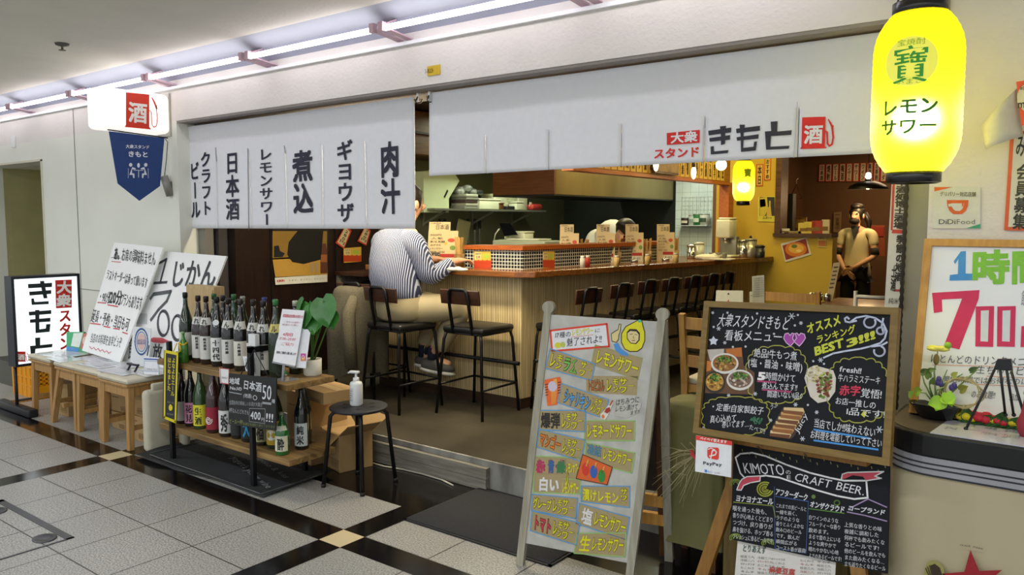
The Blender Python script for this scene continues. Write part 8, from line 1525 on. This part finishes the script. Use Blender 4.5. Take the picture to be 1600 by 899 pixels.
# draped table, plywood, twigs
dr = M('cloth_olive', '76744a', .9, var=.1, scale=4, bump=.1, bscale=60)
t = thing('draped_table', 'small table under an olive green cloth between the sign boards', 'table', (-1.36, 3.14, 0)); mb = MB(); mb.smooth = True; N_ = 44; vs = []
for j in range(13):
    f = j / 12; z = .70 - .60 * f
    for i in range(N_):
        a = 2 * PI * i / N_; kx = math.copysign(abs(math.cos(a)) ** .45, math.cos(a)); ky = math.copysign(abs(math.sin(a)) ** .45, math.sin(a)); w = 1 + f * (.06 + .05 * math.sin(a * 9)); vs.append((-1.37 + kx * .14 * w, 3.15 + ky * .12 * w, z - (.012 if j == 0 else 0) + (.012 if j == 0 else 0)))
vs.append((-1.37, 3.15, .703)); mb.add(vs, [(j * N_ + i, j * N_ + (i + 1) % N_, (j + 1) * N_ + (i + 1) % N_, (j + 1) * N_ + i) for j in range(12) for i in range(N_)] + [(i, (i + 1) % N_, len(vs) - 1) for i in range(N_)], True); mb.build('tablecloth', dr, t)
for sx in (-1, 1):
    for sy in (-1, 1): mb = MB(); mb.bar((-1.37 + sx * .1, 3.15 + sy * .08, 0), (-1.37 + sx * .1, 3.15 + sy * .08, .69), .03, .03); mb.build('leg', dk, t)
t = thing('plywood_stand', 'olive brown plywood board standing behind the easel leg', 'stand', (-1.0, 3.12, 0)); mb = MB(); mb.bb(-1.2, -.72, 3.0, 3.02, 0, .60); mb.build('front_board', wood('ply_olive', '7d6a3e', '6a5830', 2, .6), t); mb = MB(); mb.bb(-1.2, -.72, 3.02, 3.26, .58, .60); mb.build('top_board', wood('ply_olive', '7d6a3e'), t); mb = MB(); mb.bb(-.74, -.72, 3.02, 3.26, 0, .58); mb.bb(-1.2, -1.18, 3.02, 3.26, 0, .58); mb.build('side_board', wood('ply_olive', '7d6a3e'), t)
q = V3((-1.23, 2.86, .58)); t = thing('dry_twigs', 'bundle of dry grass twigs hanging beside the payment card', 'twigs', aY(1090, 725, 2.9)); rr = random.Random(5)
mb = MB(); b = aY(1092, 708, 2.87)
for i in range(26):
    e = aY(rr.uniform(1018, 1100), rr.uniform(690, 815), 2.83 + rr.uniform(-.04, .06)); m_ = b.lerp(e, .5) + V3((rr.uniform(-.02, .02), rr.uniform(-.03, .02), rr.uniform(-.01, .03))); mb.tube([b, m_, e], [.0016, .0013, .0008], 4)
    if i % 2: e2 = m_ + V3((rr.uniform(-.05, .03), 0, rr.uniform(-.05, .05))); mb.tube([m_, e2], [.001, .0007], 4)
mb.build('twigs', C('a09870'), t); mb = MB(); mb.ball(b, (.02, .015, .02), 8, 6); mb.build('knot', C('5a5238'), t); mb = MB(); leaf(mb, aY(1080, 706, 2.85), aY(1087, 720, 2.84), .02, (0, -1, 0)); mb.build('red_leaf', C('a8242c'), t)
q = V3((-1.33, 3.13, .70)); t = thing('leafy_sprig', 'dark green leafy sprig lying on the olive tablecloth', 'plant', q); mb = MB()
for i in range(14): a = rr.uniform(0, 6.28); leaf(mb, q + V3((rr.uniform(-.04, .06), rr.uniform(-.05, .05), .012)), q + V3((rr.uniform(-.06, .1), rr.uniform(-.06, .06), rr.uniform(.03, .075))), .035, (.2, -.6, 1))
mb.build('leaves', M('leaf_dusky', '3f5434', .6, var=.2, scale=20), t); mb = MB(); mb.tube([q + V3((-.06, 0, .008)), q + V3((0, .01, .02)), q + V3((.08, 0, .012))], .004, 5); mb.build('stem', C('4a4a30'), t)
# ================================================================== chairs and tables inside
cw = wood('chair_wood', 'b58a48', '9c7234', 2, .4)
def ladder_chair(loc, rz, lb, m=cw, cush_=True):
    t = thing('wooden_chair', lb, 'chair', (0, 0, 0), 0)
    for sx in (-1, 1):
        mb = MB(); mb.bar((sx * .195, -.2, 0), (sx * .195, -.21, .45), .034, .036); mb.bar((sx * .195, -.21, .45), (sx * .195, -.27, .83), .034, .036, up=(0, 1, 0), taper=.9); mb.build('rear_post', m, t)
        mb = MB(); mb.bar((sx * .195, .2, 0), (sx * .195, .2, .44), .036, .036); mb.build('front_leg', m, t)
    for z, y in ((.78, -.258), (.68, -.243), (.575, -.228)):
        mb = MB(); pts = [(-.18 + .36 * i / 6, y - .018 * math.sin(PI * i / 6)) for i in range(7)]
        for (xa, ya), (xb, yb) in zip(pts, pts[1:]): mb.bar((xa, ya, z), (xb, yb, z), .014, .062)
        mb.build('back_slat', m, t)
    mb = MB(); mb.bb(-.2, .2, -.21, .22, .40, .445); mb.build('seat_frame', m, t)
    mb = MB(); mb.rbox((0, .0, .462), (.4, .4, .04), .016); mb.build('seat_pad', M('pad_cream', 'b9b39c', .8, var=.05), t)
    t.location = loc; t.rotation_euler = (0, 0, rz); t['label'] = lb; W[t.name] = Matrix.Translation(V3(loc)) @ Matrix.Rotation(rz, 4, 'Z'); return t
ch = ladder_chair((-1.60, 4.10, .16), R(2), 'pale wooden ladder-back chair between the A-board and the chalkboard')
q = aY(1235, 452, 5.6); dup(ch, (q.x, 5.85, .16), R(0), 'pale wooden chair farther back in front of the yellow wall')
def small_table(x, y, sx, sy, h, lb):
    t = thing('dining_table', lb, 'table', (x, y, .16)); mb = MB(); mb.rbox((x, y, .16 + h - .015), (sx, sy, .03), .006); mb.build('table_top', wood('table_wood', '6a3f1f', '4f2d14', 0, .35), t)
    for a in (-1, 1):
        for b in (-1, 1): mb = MB(); mb.bar((x + a * (sx / 2 - .04), y + b * (sy / 2 - .04), .16), (x + a * (sx / 2 - .04), y + b * (sy / 2 - .04), .16 + h - .03), .04, .04); mb.build('leg', dk, t)
    return t
small_table(-1.48, 4.6, .55, .5, .62, 'small brown table hidden behind the framed chalkboard')
small_table(-1.45, 6.35, .6, .6, .70, 'brown table in front of the server')
small_table(-.95, 5.6, .6, .6, .66, 'brown table behind the white metal chair')
q = aY(1138, 470, 4.45); t = thing('star_card', 'white rounded card with a red star standing behind the chalkboard', 'card', (q.x, 4.45, .78)); cs = [aY(u, v, 4.45) for u, v in ((1119, 454), (1161, 454.5), (1162, 500), (1116, 498))]; zz = .785
cs[2].z = cs[3].z = zz; mb = MB(); p = board(mb, cs, .006, (1100, 230, .28933)); mb.build('card', C('c9c6ac'), t); p.disc((132, 793), 5, 5, '2a2a2a', 1, 10)
st_ = []
for i in range(10): a = -PI / 2 + i * PI / 5; r_ = 24 if i % 2 == 0 else 10; st_.append((132 + math.cos(a) * r_, 846 + math.sin(a) * r_))
p.poly(st_, 'c0303a', 1); p.done(t, 'printing')
t = thing('menu_folder', 'grey printed menu leaflet standing behind the chalkboard', 'menu', (aY(1185, 470, 4.6).x, 4.6, .78)); cs = [aY(u, v, 4.6) for u, v in ((1175, 432), (1194, 430), (1196, 500), (1177, 500))]; cs[2].z = cs[3].z = .785; mb = MB(); p = board(mb, cs, .006, (1100, 230, .28933)); mb.build('leaflet', C('aaa894'), t)
for i in range(9): p.text('日本酒各種おすすめ', (266, 716 + i * 12), (324, 712 + i * 12), (266, 706 + i * 12), '4a4a40')
p.done(t)
cs = [aY(u, v, 4.63) for u, v in ((1171, 456), (1177, 456), (1178, 500), (1172, 500))]; cs[2].z = cs[3].z = .785; t = thing('menu_folder', 'thin pale leaflet edge left of the grey menu leaflet', 'menu', V3((cs[3].x, 4.63, .78))); mb = MB(); p = board(mb, cs, .004); mb.build('leaflet', C('b9b7a2'), t); p.line([(1173, 462), (1176, 462)], .004, '6a6a5c'); p.done(t)
t = thing('menu_folder', 'tall pale menu standing on the brown table before the server', 'menu', aY(1297, 462, 6.3)); cs = [aY(u, v, 6.3) for u, v in ((1302, 411), (1313, 410), (1301, 462), (1291, 462))]; zz = .865
cs[2].z = cs[3].z = zz; mb = MB(); p = board(mb, cs, .006, (1100, 230, .28933)); mb.build('leaflet', C('b9a67c'), t)
for i in range(6): p.line([(704 - i * 5, 650 + i * 22), (722 - i * 5, 648 + i * 22)], .012, '5a4a34')
p.done(t)
can2 = aY(1278, 462, 6.3); t = thing('condiment_set', 'small metal condiment pots on the brown table before the server', 'condiments', V3((can2.x, 6.3, .86)))
for i in range(3): mb = MB(); mb.lathe([(.025, 0), (.028, .05), (.01, .06)], (can2.x - .05 + i * .06, 6.3, .861), 14); mb.build('pot', chr_, t)
# white metal chair
q = aY(1362, 458, 5.1); t = thing('metal_chair', 'white tubular metal chair with a brown seat behind the framed chalkboard', 'chair', (q.x, 5.15, .16)); wm = M('white_metal', 'c9c6bb', .35); x0, x1 = aY(1337, 460, 5.0).x, aY(1392, 460, 5.0).x; zt = aY(1337, 455, 5.0).z
for x in (x0, x1): mb = MB(); mb.tube([(x, 5.0, .16), (x, 5.02, .6), (x, 5.0, zt)], .012, 8); mb.build('rear_post', wm, t); mb = MB(); mb.tube([(x, 5.38, .16), (x, 5.36, .6)], .012, 8); mb.build('front_leg', wm, t)
for z in (zt - .03, zt - .11): mb = MB(); mb.tube([(x0, 5.0, z), ((x0 + x1) / 2, 4.985, z), (x1, 5.0, z)], .010, 8); mb.build('back_bar', wm, t)
mb = MB(); mb.rbox(((x0 + x1) / 2, 5.19, .61), (x1 - x0, .36, .03), .01); mb.build('seat', walnut, t)
